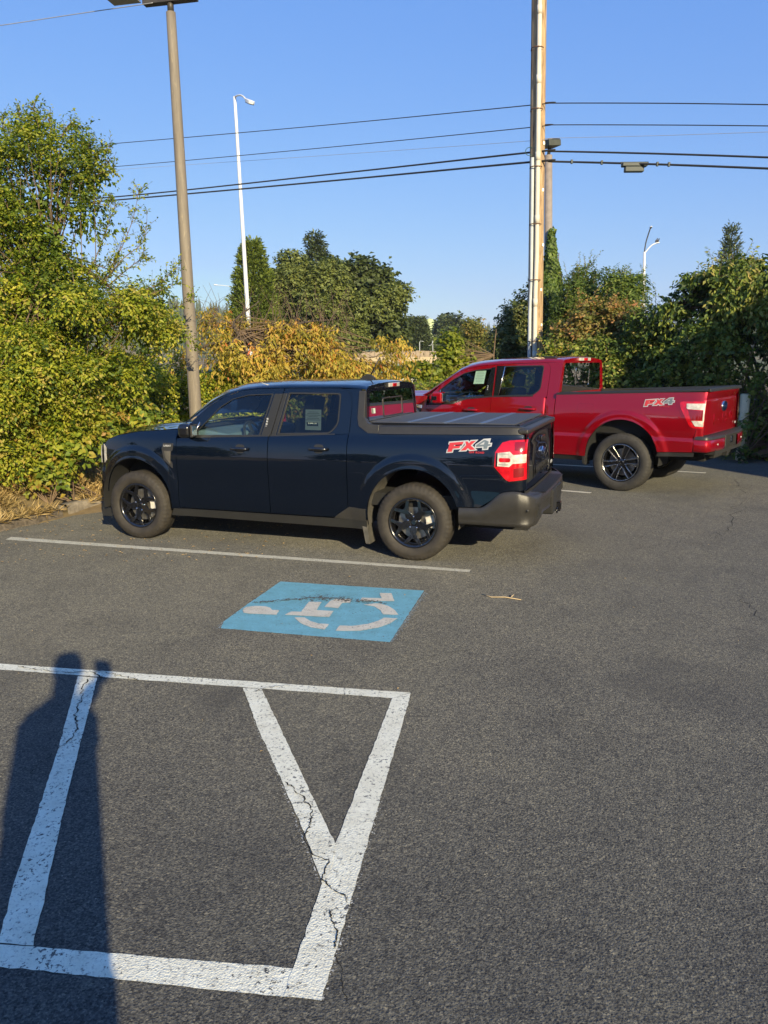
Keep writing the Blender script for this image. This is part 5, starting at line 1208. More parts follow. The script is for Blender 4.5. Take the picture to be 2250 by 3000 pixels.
def shoots(p, td, n, m, parent, L, W, length=.45, loc=None, seed=0, minup=.25):
    """long new canes standing out of the outline, leaves alternating along them"""
    P = np.array(p); z = P[:, 2] + rng.normal(size=len(P)) * .25; idx = np.argsort(-(z + 0))[:max(n * 5, 20)]; idx = rng.choice(idx, min(n, len(idx)), replace=False)
    b = MB(); bs = []; ax = []
    for i in idx:
        q = Vector(P[i]); d = (Vector(td[i]) * .5 + Vector((rng.normal() * .35, rng.normal() * .3, 1.0))).normalized(); l = length * rng.uniform(.4, 1.25); pts = []
        for k in range(6): pts.append(q + d * l * k / 5 + Vector((d.x, d.y, -.5)) * l * .12 * (k / 5) ** 2)
        b.tube(pts, [.006 - .0009 * k for k in range(6)], 4, False); nl = int(l / (L * .42)) + 3
        for j in range(nl):
            t = (j + .5) / nl; a = int(t * 5); pp = pts[a].lerp(pts[min(5, a + 1)], t * 5 - a); sd = Vector(rng.normal(size=3)); sd = (sd - d * sd.dot(d)).normalized(); bs.append(pp); ax.append((sd * .8 + d * .45 + Vector((0, 0, -.15))).normalized())
    k = len(bs); s = rng.uniform(.55, 1.1, k)
    o1 = b.build('shoot', M_STEM, None, True, kind='stuff'); o2 = leaf_mesh('shoot_leaves', np.array(bs), nrmz(np.array(ax)), nrmz(rng.normal(size=(k, 3)) * .6 + [0, -.3, .7]), L * s, W * s, rng.uniform(.2, .9, k), LM[m], None)
    for o in (o1, o2): o.parent = parent; o.location = loc
def big_leaf_mesh(nm, L, W):
    vs = [(0, 0, 0), (-W * .35, L * .12, .02 * L), (-W * .5, L * .42, .06 * L), (-W * .3, L * .75, .03 * L), (0, L, -.10 * L), (W * .3, L * .75, .03 * L), (W * .5, L * .42, .06 * L), (W * .35, L * .12, .02 * L), (0, L * .45, -.02 * L)]
    me = bpy.data.meshes.new(nm); me.from_pydata(vs, [], [(8, i, (i + 1) % 8) for i in range(8)]); return me
def big_leaves(parent, pts, outs, size, m, tintlo, tinthi, n=200, trip=True):
    """individual leaves, each an object of its own sharing a few meshes"""
    ms = []
    for k in range(6):
        me = big_leaf_mesh('leaf', 1, .78); a = me.attributes.new('tint', 'FLOAT', 'POINT'); t = tintlo + (tinthi - tintlo) * k / 5
        a.data.foreach_set('value', [t] * 9); me.materials.append(m); ms.append(me)
    cnt = 0; i = 0
    while cnt < n and i < len(pts):
        p = Vector(pts[i]); o = Vector(outs[i]); i += 1
        az = random.uniform(0, 6.28)
        for j in range(3 if trip else 1):
            nrm_ = (o * .8 + Vector((0, 0, .55)) + Vector(rng.normal(size=3) * .22)).normalized()
            t = nrm_.orthogonal().normalized(); t = (Matrix.Rotation(az + (j - 1) * 1.15, 3, nrm_) @ t); t = (t + Vector((0, 0, -.45))).normalized()
            x = t.cross(nrm_).normalized(); z = x.cross(t); s = size * random.uniform(.65, 1.2)
            M = Matrix((( x.x, t.x, z.x, p.x), (x.y, t.y, z.y, p.y), (x.z, t.z, z.z, p.z), (0, 0, 0, 1))) @ Matrix.Scale(s, 4)
            ob = bpy.data.objects.new('leaf', random.choice(ms)); COL.objects.link(ob); ob.parent = parent
            ob.matrix_local = parent.matrix_world.inverted() @ M if parent.matrix_world != Matrix.Identity(4) else M
            cnt += 1
            if cnt >= n: break
def near_points(blobs, n, minf=.95):
    B = np.array([b[:6] for b in blobs], float); res = []; outs = []
    while len(res) < n:
        bi = rng.integers(len(B)); d = unit(1)[0]; p = B[bi, :3] + d * B[bi, 3:] * rng.uniform(minf, 1.06)
        o = d / B[bi, 3:]; o /= np.linalg.norm(o); tc = np.array([0, 0, 1.8]) - p; tc /= np.linalg.norm(tc)
        if (o @ tc) < .15 or p[2] < .12: continue
        if any(np.linalg.norm((p - B[k, :3]) / B[k, 3:]) < .9 for k in range(len(B)) if k != bi): continue
        res.append(p); outs.append(o)
    return res, outs
def blob(px, py, Y, rx, ry, rz):
    p = at(px * 1.35624, py * 1.35624, Y); return (p.x, p.y, p.z, rx, ry, rz)   # px,py in the 1659-wide view

# --- big shrub on the left
def left_shrub():
    t = tag(empty('flowering_shrub', (-4.4, 10.4, .1)), 'tall wild yellow-green shrub with small leaves beside the navy truck\'s nose', 'shrub')
    Minv = Vector((-4.4, 10.4, .1))
    bl = [blob(50, 390, 10.2, .62, .7, .50), blob(150, 345, 10.3, .34, .4, .40), blob(62, 285, 10.4, .25, .3, .30), blob(-60, 470, 10.2, .75, .8, .7),
          blob(55, 500, 10.0, .55, .6, .50), blob(165, 440, 10.1, .32, .4, .26), blob(190, 350, 10.2, .24, .3, .16), blob(20, 640, 9.8, .85, .8, .6), blob(150, 660, 9.9, .75, .7, .45), blob(275, 670, 10.2, .48, .5, .33),
          blob(345, 700, 10.6, .26, .3, .22), blob(60, 800, 9.6, .75, .7, .55), blob(195, 800, 9.9, .55, .6, .38), blob(-60, 900, 9.5, .7, .7, .6), blob(85, 895, 9.7, .58, .6, .42), blob(330, 622, 10.3, .20, .2, .08), blob(262, 810, 10.5, .34, .4, .30), blob(100, 590, 9.9, .55, .6, .3)]
    tr = limb('trunk', [(0, .4, 0), (-.05, .35, .6), (.1, .3, 1.4), (.05, .2, 2.4), (.25, .1, 3.6)], .09, .02, M_BARK, t)
    roots = [(.0, .35, .6), (.1, .3, 1.4), (.05, .2, 2.0), (.1, .2, 2.6), (.2, .1, 3.2)]
    for pts in ([(0, .4, 0), (-.5, .1, .9), (-.9, -.2, 1.8), (-1.0, -.3, 2.6)], [(0, .4, .2), (.6, .1, 1.1), (1.0, 0, 1.8)], [(.1, .3, 1.2), (.6, 0, 1.9), (1.0, 0, 2.4)], [(0, .4, .1), (.2, -.4, .7), (.5, -.8, 1.1)], [(.1, .2, 2.2), (-.3, 0, 3.1), (-.3, 0, 4.1)]):
        limb('branch', pts, .045, .01, M_BARK, t)
    lo_b = [q for q in bl if q[2] < 2.75]; hi_b = [q for q in bl if q[2] >= 2.75]
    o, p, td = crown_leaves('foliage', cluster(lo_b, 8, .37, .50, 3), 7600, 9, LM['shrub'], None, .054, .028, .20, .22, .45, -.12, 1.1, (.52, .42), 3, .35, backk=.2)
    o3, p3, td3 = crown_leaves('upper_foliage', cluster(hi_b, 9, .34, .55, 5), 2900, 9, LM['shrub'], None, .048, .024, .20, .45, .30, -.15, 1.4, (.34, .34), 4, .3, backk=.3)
    for o_ in (o, o3): o_.parent = t; o_.location = -Minv
    p = np.concatenate([p, p3]) - np.array(Minv)
    # filling tinted darker deep inside, the crown's inner shade put into colour
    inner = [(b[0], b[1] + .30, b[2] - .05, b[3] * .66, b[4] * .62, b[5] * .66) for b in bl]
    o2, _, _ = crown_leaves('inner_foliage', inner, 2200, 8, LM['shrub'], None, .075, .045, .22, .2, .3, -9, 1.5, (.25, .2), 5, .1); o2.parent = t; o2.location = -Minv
    twigs('twig', roots, p, M_STEM, t, .005, 420)
    # long sparse sprays reaching over the sky
    def spray(pts, n, L=.05, r=.008, side=.16):
        P = smooth_path3([Vector(q) - Minv for q in pts], 8); b = MB(); b.tube(P, [r * (1 - .8 * i / len(P)) for i in range(len(P))], 5, False)
        bs = []; ax = []
        for i in range(n):
            q = rng.uniform(.1, 1) * (len(P) - 1.01); a = int(q); p0 = P[a].lerp(P[a + 1], q - a); d = (P[a + 1] - P[a]).normalized()
            s1 = d.cross(Vector(rng.normal(size=3))).normalized(); l = side * rng.uniform(.1, 1.0); e = p0 + s1 * l * .8 + d * l * .5 + Vector((0, 0, l * .3)); 
            if l > .05: b.tube([p0, e], [.003, .0015], 3, False)
            for j in range(4):
                f = (j + 1) / 4; bs.append(p0.lerp(e, f)); ax.append((s1 * .4 + d * .4 + Vector(rng.normal(size=3)) * .6 + Vector((0, 0, .1))).normalized())
        b.build('branch', M_STEM, t, True); k = len(bs)
        leaf_mesh('spray_leaves', np.array(bs), nrmz(np.array(ax)), nrmz(rng.normal(size=(k, 3)) + [0, 0, 1.2]), L * rng.uniform(.6, 1.2, k), .5 * L * rng.uniform(.6, 1.2, k), rng.uniform(.1, .7, k), LM['shrub'], t)
    A = lambda x, y, Y=10.2: at(x * 1.35624, y * 1.35624, Y)
    for pts, n in (([A(200, 640), A(250, 560), A(285, 480), A(300, 410)], 60), ([A(215, 620), A(265, 560), A(310, 520), A(318, 455)], 45), ([A(230, 620), A(290, 570), A(318, 555)], 40), ([A(190, 600), A(225, 510), A(250, 440)], 50), ([A(200, 620), A(240, 590), A(270, 500)], 50), ([A(100, 350), A(85, 280), A(72, 226)], 40), ([A(60, 350), A(45, 280), A(42, 235)], 34), ([A(100, 330), A(110, 275), A(105, 258)], 26),
                   ([A(20, 340), A(12, 290), A(0, 255)], 30), ([A(150, 370), A(200, 335), A(240, 318)], 50), ([A(170, 400), A(215, 375), A(245, 370)], 40), ([A(170, 430), A(210, 440), A(240, 445)], 40), ([A(260, 640), A(330, 620), A(390, 570)], 60), ([A(280, 650), A(340, 630), A(385, 610)], 50), ([A(330, 690, 10.6), A(390, 660, 11), A(415, 640, 11.2)], 40), ([A(340, 740, 10.8), A(400, 730, 11), A(425, 750, 11.2)], 40), ([A(130, 300), A(150, 268), A(165, 275)], 22), ([A(180, 300), A(185, 320), A(235, 350)], 30)):
        spray(pts, n)
    return t
left_shrub()
# --- brambles at its foot
def bramble(label, base, bl, ncl, nbig, m='bramble', size=.085, tint=(.55, .35), seed=1, canes=40, gap=-.15, L=.075, cat='bramble', name='bramble_bush', group=None, per=7, bt=(.25, .8)):
    t = tag(empty(name, base), label, cat, group); Mv = Vector(base); q = [(b[0] - Mv.x, b[1] - Mv.y, b[2] - Mv.z) + tuple(b[3:]) for b in bl]
    # work in world space for the camera test, then shift
    o, p, td = crown_leaves('foliage', cluster(bl, 8, .42, .7, seed), ncl, per, LM[m], None, L, L * .72, .2, .15, .35, gap, 1.3, tint, seed, .35, backk=.2)
    o.parent = t; o.location = -Mv
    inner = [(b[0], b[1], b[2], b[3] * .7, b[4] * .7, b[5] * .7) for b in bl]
    o2, _, _ = crown_leaves('inner_foliage', inner, ncl // 4, 6, LM[m], None, L * 1.2, L * .9, .2, .15, .3, -9, 1.3, (.15, .15), seed, .1); o2.parent = t; o2.location = -Mv  # inner leaves tinted dark, shade of the interior put into their colour
    if canes: shoots(p, td, int(ncl / 110), m, t, L * .8, L * .45, .40, -Mv)
    if canes:
        st = [(b[0], b[1], .1) for b in bl]; w = twigs('cane', st, p, M_STEM, None, .0045, canes); w.parent = t; w.location = -Mv
    if nbig:
        pts, outs = near_points(bl, nbig // 3 + 4); bpy.context.view_layer.update()
        big_leaves(t, pts, outs, size, LM[m], bt[0], bt[1], nbig)
    return t
def B_(px, py, Y, rx, ry, rz): return blob(px, py, Y, rx, ry, rz)
bramble('low yellow-green bramble with broad leaves over dry straw at far left', (-4.6, 9.6, .1), [B_(40, 925, 9.9, .50, .4, .30), B_(150, 955, 9.9, .36, .35, .24), B_(215, 915, 10.2, .30, .35, .22), B_(-60, 960, 9.8, .4, .35, .3), B_(285, 890, 10.8, .35, .35, .20), B_(100, 1005, 9.75, .26, .25, .14)], 1300, 290, 'bramble', .10, (.55, .35), 2)
bramble('dense green undergrowth in the gap between the shrub and the lamp pole behind the navy hood', (-3.1, 13.5, .1), [B_(395, 880, 13.6, .8, .6, .65), B_(320, 850, 13.2, .7, .6, .6), B_(480, 870, 13.8, .8, .6, .6), B_(365, 800, 14, .6, .5, .45), B_(540, 870, 13.6, .7, .6, .5), B_(300, 780, 14, .6, .5, .5)], 4200, 0, 'shrub', .05, (.52, .3), 4, 60, -.25, .055, 'undergrowth', 'undergrowth')
# --- autumn cherry
def cherry():
    base = Vector((-2.3, 13.6, .2)); t = tag(empty('autumn_tree', base), 'low spreading tree with drooping yellow and orange leaves behind the navy cab', 'tree')
    bl = [B_(520, 760, 13.6, .75, .7, .38), B_(640, 745, 13.6, .85, .7, .36), B_(760, 760, 13.7, .75, .7, .30), B_(845, 755, 13.8, .32, .4, .16), B_(600, 712, 13.8, .4, .4, .14), B_(660, 800, 13.4, .9, .7, .25), B_(540, 820, 13.3, .7, .6, .25), B_(800, 800, 13.6, .5, .5, .18), B_(480, 710, 13.9, .5, .5, .35), B_(450, 780, 13.9, .5, .5, .35), B_(575, 705, 13.9, .22, .3, .12)]
    o, p, td = crown_leaves('foliage', bl, 2300, 8, LM['cherry'], None, .098, .033, .30, .25, .85, -.02, 1.5, (.42, .34), 8, .2, .05)
    o.parent = t; o.location = -base
    w = twigs('twig', [(x, y, z) for x, y, z in (at(520 * 1.356, 715 * 1.356, 13.6), at(600 * 1.356, 730 * 1.356, 13.6), at(700 * 1.356, 760 * 1.356, 13.6), at(620 * 1.356, 700 * 1.356, 13.8))], p, M_STEM, None, .005, 300); w.parent = t; w.location = -base
    A = lambda x, y, Y=13.6: at(x * 1.35624, y * 1.35624, Y) - base
    dk = bark_mat('dark_bark', (.03, .022, .018), (.09, .07, .055), (25, 25, 6))
    limb('trunk', [(0, .1, -.1), (-.05, .1, .5), A(500, 755), A(530, 735)], .09, .05, dk, t)
    limb('branch', [A(530, 735), A(560, 745), A(620, 775), A(690, 790)], .05, .02, dk, t); limb('branch', [A(530, 735), A(508, 712), A(510, 690), A(560, 650)], .035, .008, dk, t)
    limb('branch', [A(530, 735), A(460, 742), A(400, 765)], .035, .015, dk, t); limb('branch', [A(530, 735), A(640, 700), A(720, 690)], .03, .008, dk, t)
    b = MB()
    for k in range(120):
        x = rng.uniform(430, 760); y = rng.uniform(650, 720); a = A(x, y, 13.6 + rng.uniform(-.4, .4)); e = a + Vector((rng.uniform(-.25, .25), rng.uniform(-.2, .2), rng.uniform(.05, .35)))
        b.tube([a + Vector((rng.uniform(-.2, .2), 0, -.3)), a, e], [.006, .004, .002], 3, False)
    b.build('bare_twig', M_STEM, t, True, kind='stuff')
cherry()
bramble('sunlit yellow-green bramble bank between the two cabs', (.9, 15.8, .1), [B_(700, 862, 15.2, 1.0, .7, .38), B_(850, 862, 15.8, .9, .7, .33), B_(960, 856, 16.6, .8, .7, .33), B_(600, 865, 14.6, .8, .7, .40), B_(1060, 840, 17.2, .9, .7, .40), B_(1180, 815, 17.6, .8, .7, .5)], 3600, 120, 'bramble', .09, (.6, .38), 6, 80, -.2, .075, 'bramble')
def sapling():
    base = Vector((2.6, 18.5, .2)); t = tag(empty('maple_sapling', base), 'young bright yellow-green maple sapling between the two truck cabs', 'tree')
    bl = [B_(975, 740, 18.5, .20, .2, .22), B_(968, 775, 18.5, .22, .22, .26), B_(945, 815, 18.4, .34, .3, .16), B_(985, 800, 18.6, .35, .3, .25), B_(905, 800, 18.4, .28, .3, .16), B_(880, 815, 18.4, .3, .3, .14), B_(1010, 790, 18.6, .22, .2, .2)]
    o, p, td = crown_leaves('foliage', bl, 620, 7, LM['lime'], None, .10, .085, .2, .3, .3, -.15, 1.8, (.55, .35), 11, .2); o.parent = t; o.location = -base
    w = twigs('twig', [Vector((2.5, 18.5, .6)), Vector((2.6, 18.5, 1.4)), Vector((2.6, 18.5, 2.0))], p, M_STEM, None, .005, 90); w.parent = t; w.location = -base
    limb('trunk', [(0, 0, -.1), (.02, 0, .9), (-.02, 0, 1.7), (.03, 0, 2.4)], .03, .008, M_STEM, t)
sapling()
# --- right side growth
def bush(label, base, bl, ncl, per, m, L, W, tint, seed, name='bush', cat='bush', gap=-.18, nbig=0, size=.09, droop=.4, trunk=True, twig=.28, inner=True, hollow=.45, group=None, bt=(.3, .8)):
    base = Vector(base); t = tag(empty(name, base), label, cat, group)
    o, p, td = crown_leaves('foliage', bl, ncl, per, LM[m], None, L, W, twig, .3, droop, gap, 1.3, tint, seed, hollow); o.parent = t; o.location = -base
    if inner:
        o2, _, _ = crown_leaves('inner_foliage', [(b[0], b[1] + .1, b[2], b[3] * .7, b[4] * .7, b[5] * .7) for b in bl], ncl // 4, per, LM[m], None, L * 1.3, W * 1.4, twig, .2, .3, -9, 1.3, (.12, .12), seed, .1); o2.parent = t; o2.location = -base  # darker leaf tint paints in the bush's inner shade
    b0 = [(b[0], b[1], max(.2, b[2] - b[5] * .5)) for b in bl]
    if name not in ('laurel_shrub',): shoots(p, td, int(ncl / 50), m, t, L * .85, W * .8, .42, -base)
    w = twigs('branch', b0, p, M_STEM, None, .006, 140); w.parent = t; w.location = -base
    if trunk:
        for b in bl[:4]:
            limb('stem', [(rng.uniform(-.1, .1), rng.uniform(-.1, .1), -.1), (Vector(b[:3]) - base) * .5 + Vector((.05, 0, 0)), Vector(b[:3]) - base], .045, .015, M_BARK, t)
    if nbig:
        pts, outs = near_points(bl, nbig // 3 + 4); bpy.context.view_layer.update(); big_leaves(t, pts, outs, size, LM[m], bt[0], bt[1], nbig)
    return t
bush('dark glossy shrub just left of the wooden utility pole', (3.3, 21, .4), [B_(1118, 690, 20.8, .42, .5, .55), B_(1140, 650, 21, .34, .4, .42), B_(1105, 740, 20.6, .5, .5, .5), B_(1140, 720, 20.8, .45, .5, .55), B_(1128, 780, 20.4, .6, .5, .4)], 2300, 8, 'laurel', .085, .045, (.45, .4), 21, 'laurel_shrub', 'shrub')
bush('loose grey-green bush with upright shoots just right of the ivy-clad post', (5.6, 20, .4), [B_(1255, 640, 19.6, .50, .5, .55), B_(1235, 690, 19.4, .5, .5, .5), B_(1270, 600, 19.8, .28, .3, .26), B_(1290, 680, 19.6, .4, .4, .5)], 1700, 8, 'hedge', .075, .032, (.42, .25), 22, gap=-.1)
bush('open pointed-leaf bush standing behind the rusty maple', (6.9, 19, .4), [B_(1345, 640, 18.6, .36, .4, .36), B_(1325, 610, 18.7, .20, .25, .26), B_(1370, 620, 18.8, .20, .25, .24), B_(1350, 690, 18.4, .5, .5, .4)], 900, 8, 'hedge', .080, .036, (.4, .25), 23, gap=-.05)
bush('rust-orange maple bush above the green hedge behind the red cab', (5.3, 17.9, .3), [B_(1290, 690, 17.6, .55, .5, .40), B_(1350, 700, 17.5, .5, .5, .36), B_(1240, 730, 17.8, .5, .5, .36), B_(1400, 715, 17.3, .35, .4, .25), B_(1310, 660, 17.7, .25, .3, .2)], 950, 8, 'rust', .075, .052, (.38, .40), 24, 'maple_bush', 'bush', gap=-.1)
H1 = [B_(1230, 780, 17.6, .7, .6, .5), B_(1300, 770, 17.0, .8, .6, .6), B_(1380, 760, 16.6, .8, .6, .65), B_(1430, 720, 16.4, .7, .6, .55), B_(1470, 800, 16.0, .8, .6, .6), B_(1360, 820, 16.6, .8, .6, .4), B_(1410, 860, 16.3, .8, .5, .5), B_(1270, 830, 17.0, .8, .6, .45), B_(1320, 900, 16.8, .9, .6, .6)]
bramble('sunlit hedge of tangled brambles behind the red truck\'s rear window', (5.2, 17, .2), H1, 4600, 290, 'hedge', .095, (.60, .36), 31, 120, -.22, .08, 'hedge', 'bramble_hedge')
H2 = [B_(1500, 780, 15.4, .8, .6, .8), B_(1590, 740, 14.9, .8, .6, .8), B_(1680, 720, 14.4, .8, .6, .8), B_(1520, 880, 15.5, .8, .5, .6), B_(1610, 880, 15.2, .8, .5, .7), B_(1680, 930, 14.7, .8, .5, .7), B_(1760, 800, 13.8, .8, .7, 1.1), B_(1540, 690, 15.2, .6, .5, .35), B_(1480, 930, 15.9, .8, .4, .4), B_(1570, 960, 15.75, .6, .3, .3), B_(1640, 975, 15.2, .5, .3, .25), B_(1605, 985, 14.75, .32, .22, .14), B_(1606, 985, 14.25, .20, .14, .17), B_(1560, 990, 15.2, .35, .2, .10), B_(1655, 990, 14.5, .3, .2, .12), (9.4, 13.6, 1.3, 1.1, .9, 1.3), (10.8, 12.3, 1.3, 1.1, .9, 1.3), (12.4, 11.0, 1.4, 1.2, .9, 1.4)]
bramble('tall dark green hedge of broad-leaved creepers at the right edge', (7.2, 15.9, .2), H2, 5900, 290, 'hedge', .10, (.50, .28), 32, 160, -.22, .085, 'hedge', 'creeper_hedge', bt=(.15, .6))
bush('fruit tree with hanging pointed leaves rising over the hedge at top right', (7.8, 15.6, .5), [B_(1500, 625, 15.4, .45, .5, .25), B_(1570, 610, 15.0, .55, .5, .28), B_(1640, 600, 14.6, .55, .5, .30), B_(1560, 650, 15.1, .7, .5, .25), B_(1640, 650, 14.6, .6, .5, .25), B_(1610, 585, 14.9, .35, .35, .18), B_(1470, 660, 15.6, .30, .4, .16), B_(1700, 620, 14.2, .6, .5, .35)], 1900, 8, 'hedge', .105, .05, (.62, .3), 33, 'fruit_tree', 'tree', gap=-.15, droop=.8)
# --- ivy on the short post
def ivy():
    base = Vector(at(1190 * 1.35624, 800 * 1.35624, 21.9)); base.z = .3
    t = tag(empty('ivy', base), 'glossy green ivy climbing in a cone up the short lamp post', 'ivy')
    n = 9000; u = rng.random(n); z = 5.35 - 3.6 * u ** .62; rr = .07 + .54 * ((5.35 - z) / 3.2) ** 1.15; a = rng.uniform(0, 2 * math.pi, n); rr = rr * (1 + .18 * np.sin(z * 5 + a * 2)) * rng.uniform(.72, 1.04, n)
    cx = base.x - .12 + .0 * z; out = np.stack([np.cos(a), np.sin(a), np.zeros(n)], 1)
    p = np.stack([cx + rr * np.cos(a), base.y - .15 + rr * np.sin(a), z], 1)
    nm = nrmz(out + [0, 0, .5] + rng.normal(size=(n, 3)) * .3); ax = nrmz(np.cross(nm, rng.normal(size=(n, 3))) * .6 + [0, 0, -.7])
    s = rng.uniform(.6, 1.2, n); o = leaf_mesh('foliage', p, ax, nm, .11 * s, .10 * s, rng.uniform(.1, .95, n), LM['ivy'], None); o.parent = t; o.location = -base
    b = MB(); 
    for k in range(7):
        a0 = k * .9; b.tube([Vector((math.cos(a0 + zz * .7) * .09 + .0, -.15 + math.sin(a0 + zz * .7) * .09, zz)) for zz in np.linspace(0, 4.4, 9)], [.014] * 8 + [.005], 5)
    b.build('vine_stem', M_STEM, t, True)
ivy()
# --- background trees
def broad_tree(label, base, bl, ncl, per, m, L, tint, seed, trunk_r=.3, name='broadleaf_tree', gap=-.12, cat='tree', group=None, gs=.35, hollow=.6):
    base = Vector(base); t = tag(empty(name, base), label, cat, group)
    o, p, td = crown_leaves('foliage', cluster(bl, 9, .36, .75, seed), ncl, per, LM[m], None, L, L * .6, L * 2, .3, .3, gap, gs, tint, seed, .4, .12, backk=.2); o.parent = t; o.location = -base; o.name = 'crown'
    o2, _, _ = crown_leaves('inner_foliage', [(b[0], b[1] + .3, b[2], b[3] * .72, b[4] * .72, b[5] * .72) for b in bl], ncl // 3, per, LM[m], None, L * 1.5, L * 1.2, L * 3, .2, .3, -9, .3, (.1, .1), seed, .15, .12); o2.parent = t; o2.location = -base  # low tint gives the crown core its shade by colour
    c = np.mean(np.array([b[:3] for b in bl]), 0); c = Vector(c) - base
    limb('trunk', [(0, 0, -.5), (0, 0, max(.5, c.z * .35)), (c.x * .5, 0, c.z * .7), (c.x, 0, c.z)], trunk_r, trunk_r * .3, M_BARK, t)
    for b in bl[:7]: limb('limb', [(0, 0, c.z * .4), (Vector(b[:3]) - base) * .6 + Vector((0, 0, c.z * .15)), Vector(b[:3]) - base], trunk_r * .4, trunk_r * .1, M_BARK, t, 6)
    return t
broad_tree('big round dark green oak beyond the yellow tree', (-2.6, 50.5, 1.3), [B_(640, 610, 50, 1.7, 1.8, 1.7), B_(715, 605, 50, 1.9, 1.8, 1.6), B_(780, 600, 50, 1.7, 1.8, 1.6), B_(690, 660, 49, 2.0, 1.8, 1.8), B_(800, 670, 49.5, 1.9, 1.8, 1.7), B_(840, 650, 50, 1.1, 1.5, 1.6), B_(620, 700, 49.5, 1.5, 1.5, 1.4), B_(720, 720, 49, 2.2, 1.8, 1.3), B_(845, 710, 49.5, 1.2, 1.5, 1.1), B_(600, 625, 50, 1.0, 1.3, 1.2), B_(600, 660, 50, 1.2, 1.3, 1.6), B_(820, 610, 50, 1.0, 1.2, 1.3)], 9500, 8, 'oak', .21, (.5, .3), 41)
def conifer(label, base, top, hw, ncl, m, L, seed, name='conifer_tree', droop=.3, taper=1.0, per=8, group=None, z0=0.0, up=.0, tint=(.5, .3), cat='tree'):
    base = Vector(base); t = tag(empty(name, base), label, cat, group); H = top - base.z; n = ncl
    u = rng.random(n) ** .8; z = z0 * H + (1 - z0) * H * (1 - u) ; 
    u = 1 - z / H; prof = hw * (u ** taper) * (.78 + .30 * np.abs(np.sin(z / H * 22 + seed))); a = rng.uniform(0, 2 * math.pi, n); r = prof * rng.uniform(.35, 1.0, n) ** .7
    p = np.stack([r * np.cos(a), r * np.sin(a), z - r * droop], 1); out = np.stack([np.cos(a), np.sin(a), np.full(n, up)], 1)
    per_ = per; tt = np.tile(np.linspace(0, 1, per_), (n, 1)); tw = L * 3.5
    base_p = (p[:, None, :] + nrmz(out + rng.normal(size=(n, 3)) * .3)[:, None, :] * (tt * tw)[:, :, None]).reshape(-1, 3); base_p[:, 2] -= (tt.reshape(-1) ** 2) * tw * droop
    k = n * per_; ax = nrmz(np.repeat(out, per_, 0) + rng.normal(size=(k, 3)) * .6); nm = nrmz(rng.normal(size=(k, 3)) * .6 + [0, 0, 1]); s = rng.uniform(.6, 1.3, k)
    leaf_mesh('crown', base_p, ax, nm, L * 1.6 * s, L * .55 * s, tint[0] + rng.normal(size=k) * tint[1] * .5 + np.repeat(rng.normal(size=n), per_) * tint[1] * .4, LM[m], t)
    MB().tube([(0, 0, -.5), (0, 0, H * .6), (0, 0, H * .98)], [hw * .09 + .05, hw * .05 + .03, .02], 7).build('trunk', M_BARK, t, True); return t
conifer('sunlit yellow-green cedar left of the oak, behind the white street light', (-6.7, 42, 1.0), 8.0, 1.75, 3400, 'cedar', .13, 51, taper=.72, droop=.1, up=.5, z0=.05)
conifer('dark spruce tip poking above the oak', (-5.3, 65, 1.5), 12.1, 2.6, 1500, 'conifer', .22, 52, taper=1.1)
conifer('layered green deodar cedar left of the pale green tank', tuple(at(899 * 1.35624, 790 * 1.35624, 95).xy) + (3.0,), at(912 * 1.35624, 686 * 1.35624, 95).z, 1.5, 1500, 'conifer', .30, 53, taper=.85, droop=.15)
conifer('narrow dark poplar rising far behind the right hedge', (25.7, 60, 1.5), 11.2, .82, 1100, 'conifer', .15, 54, 'poplar_tree', taper=.45, droop=-.3, up=.9)
broad_tree('rounded pine standing on the far skyline right of the tank', tuple(at(975 * 1.35624, 780 * 1.35624, 130).xy) + (3.0,), [B_(975, 705, 130, 2.2, 2, 2.0), B_(962, 722, 130, 1.8, 2, 2.0), B_(990, 725, 130, 1.8, 2, 2.2), B_(975, 740, 130, 3, 2, 2)], 900, 7, 'conifer', .55, (.5, .3), 55, .4, 'pine_tree')
broad_tree('brownish hawthorn in front of the far retaining wall', tuple(at(1035 * 1.35624, 790 * 1.35624, 48).xy) + (1.2,), [B_(1025, 715, 48, .65, .7, .8), B_(1020, 745, 48, .9, .8, .8), B_(1045, 750, 48, .9, .8, .9), B_(1035, 770, 48, 1.1, .8, .6), B_(1015, 705, 48, .35, .4, .5)], 1000, 7, 'rust', .15, (.2, .3), 56, .12, 'hawthorn_tree', gs=.9)
for i, (x0, y0, Y, r, lab, mm) in enumerate([(1085, 765, 70, 1.5, 'low olive-green shrub below the far skyline left of the laurel', 'cedar'), (862, 765, 85, 1.3, 'far grey-green bush behind the oak\'s right edge', 'cedar'), (955, 768, 80, 1.1, 'dark green rounded shrub on the bank beneath the pine', 'oak'), (1000, 758, 74, 1.3, 'dense dark bush just left of the hawthorn', 'oak'), (1062, 745, 110, 2.0, 'tawny leafless-looking shrub on the bank above the retaining wall', 'rust')]):
    p = at(x0 * 1.35624, y0 * 1.35624, Y)
    broad_tree(lab, (p.x, p.y, 2.0), [(p.x, p.y, p.z, r * 1.1, r, r * .8), (p.x + r * .8, p.y, p.z - r * .4, r * .8, r, r * .8), (p.x - r * .8, p.y, p.z - r * .4, r * .8, r, r * .7)], 700, 7, mm, .28, (.35, .25), 60 + i, .15, 'far_shrub', cat='shrub')
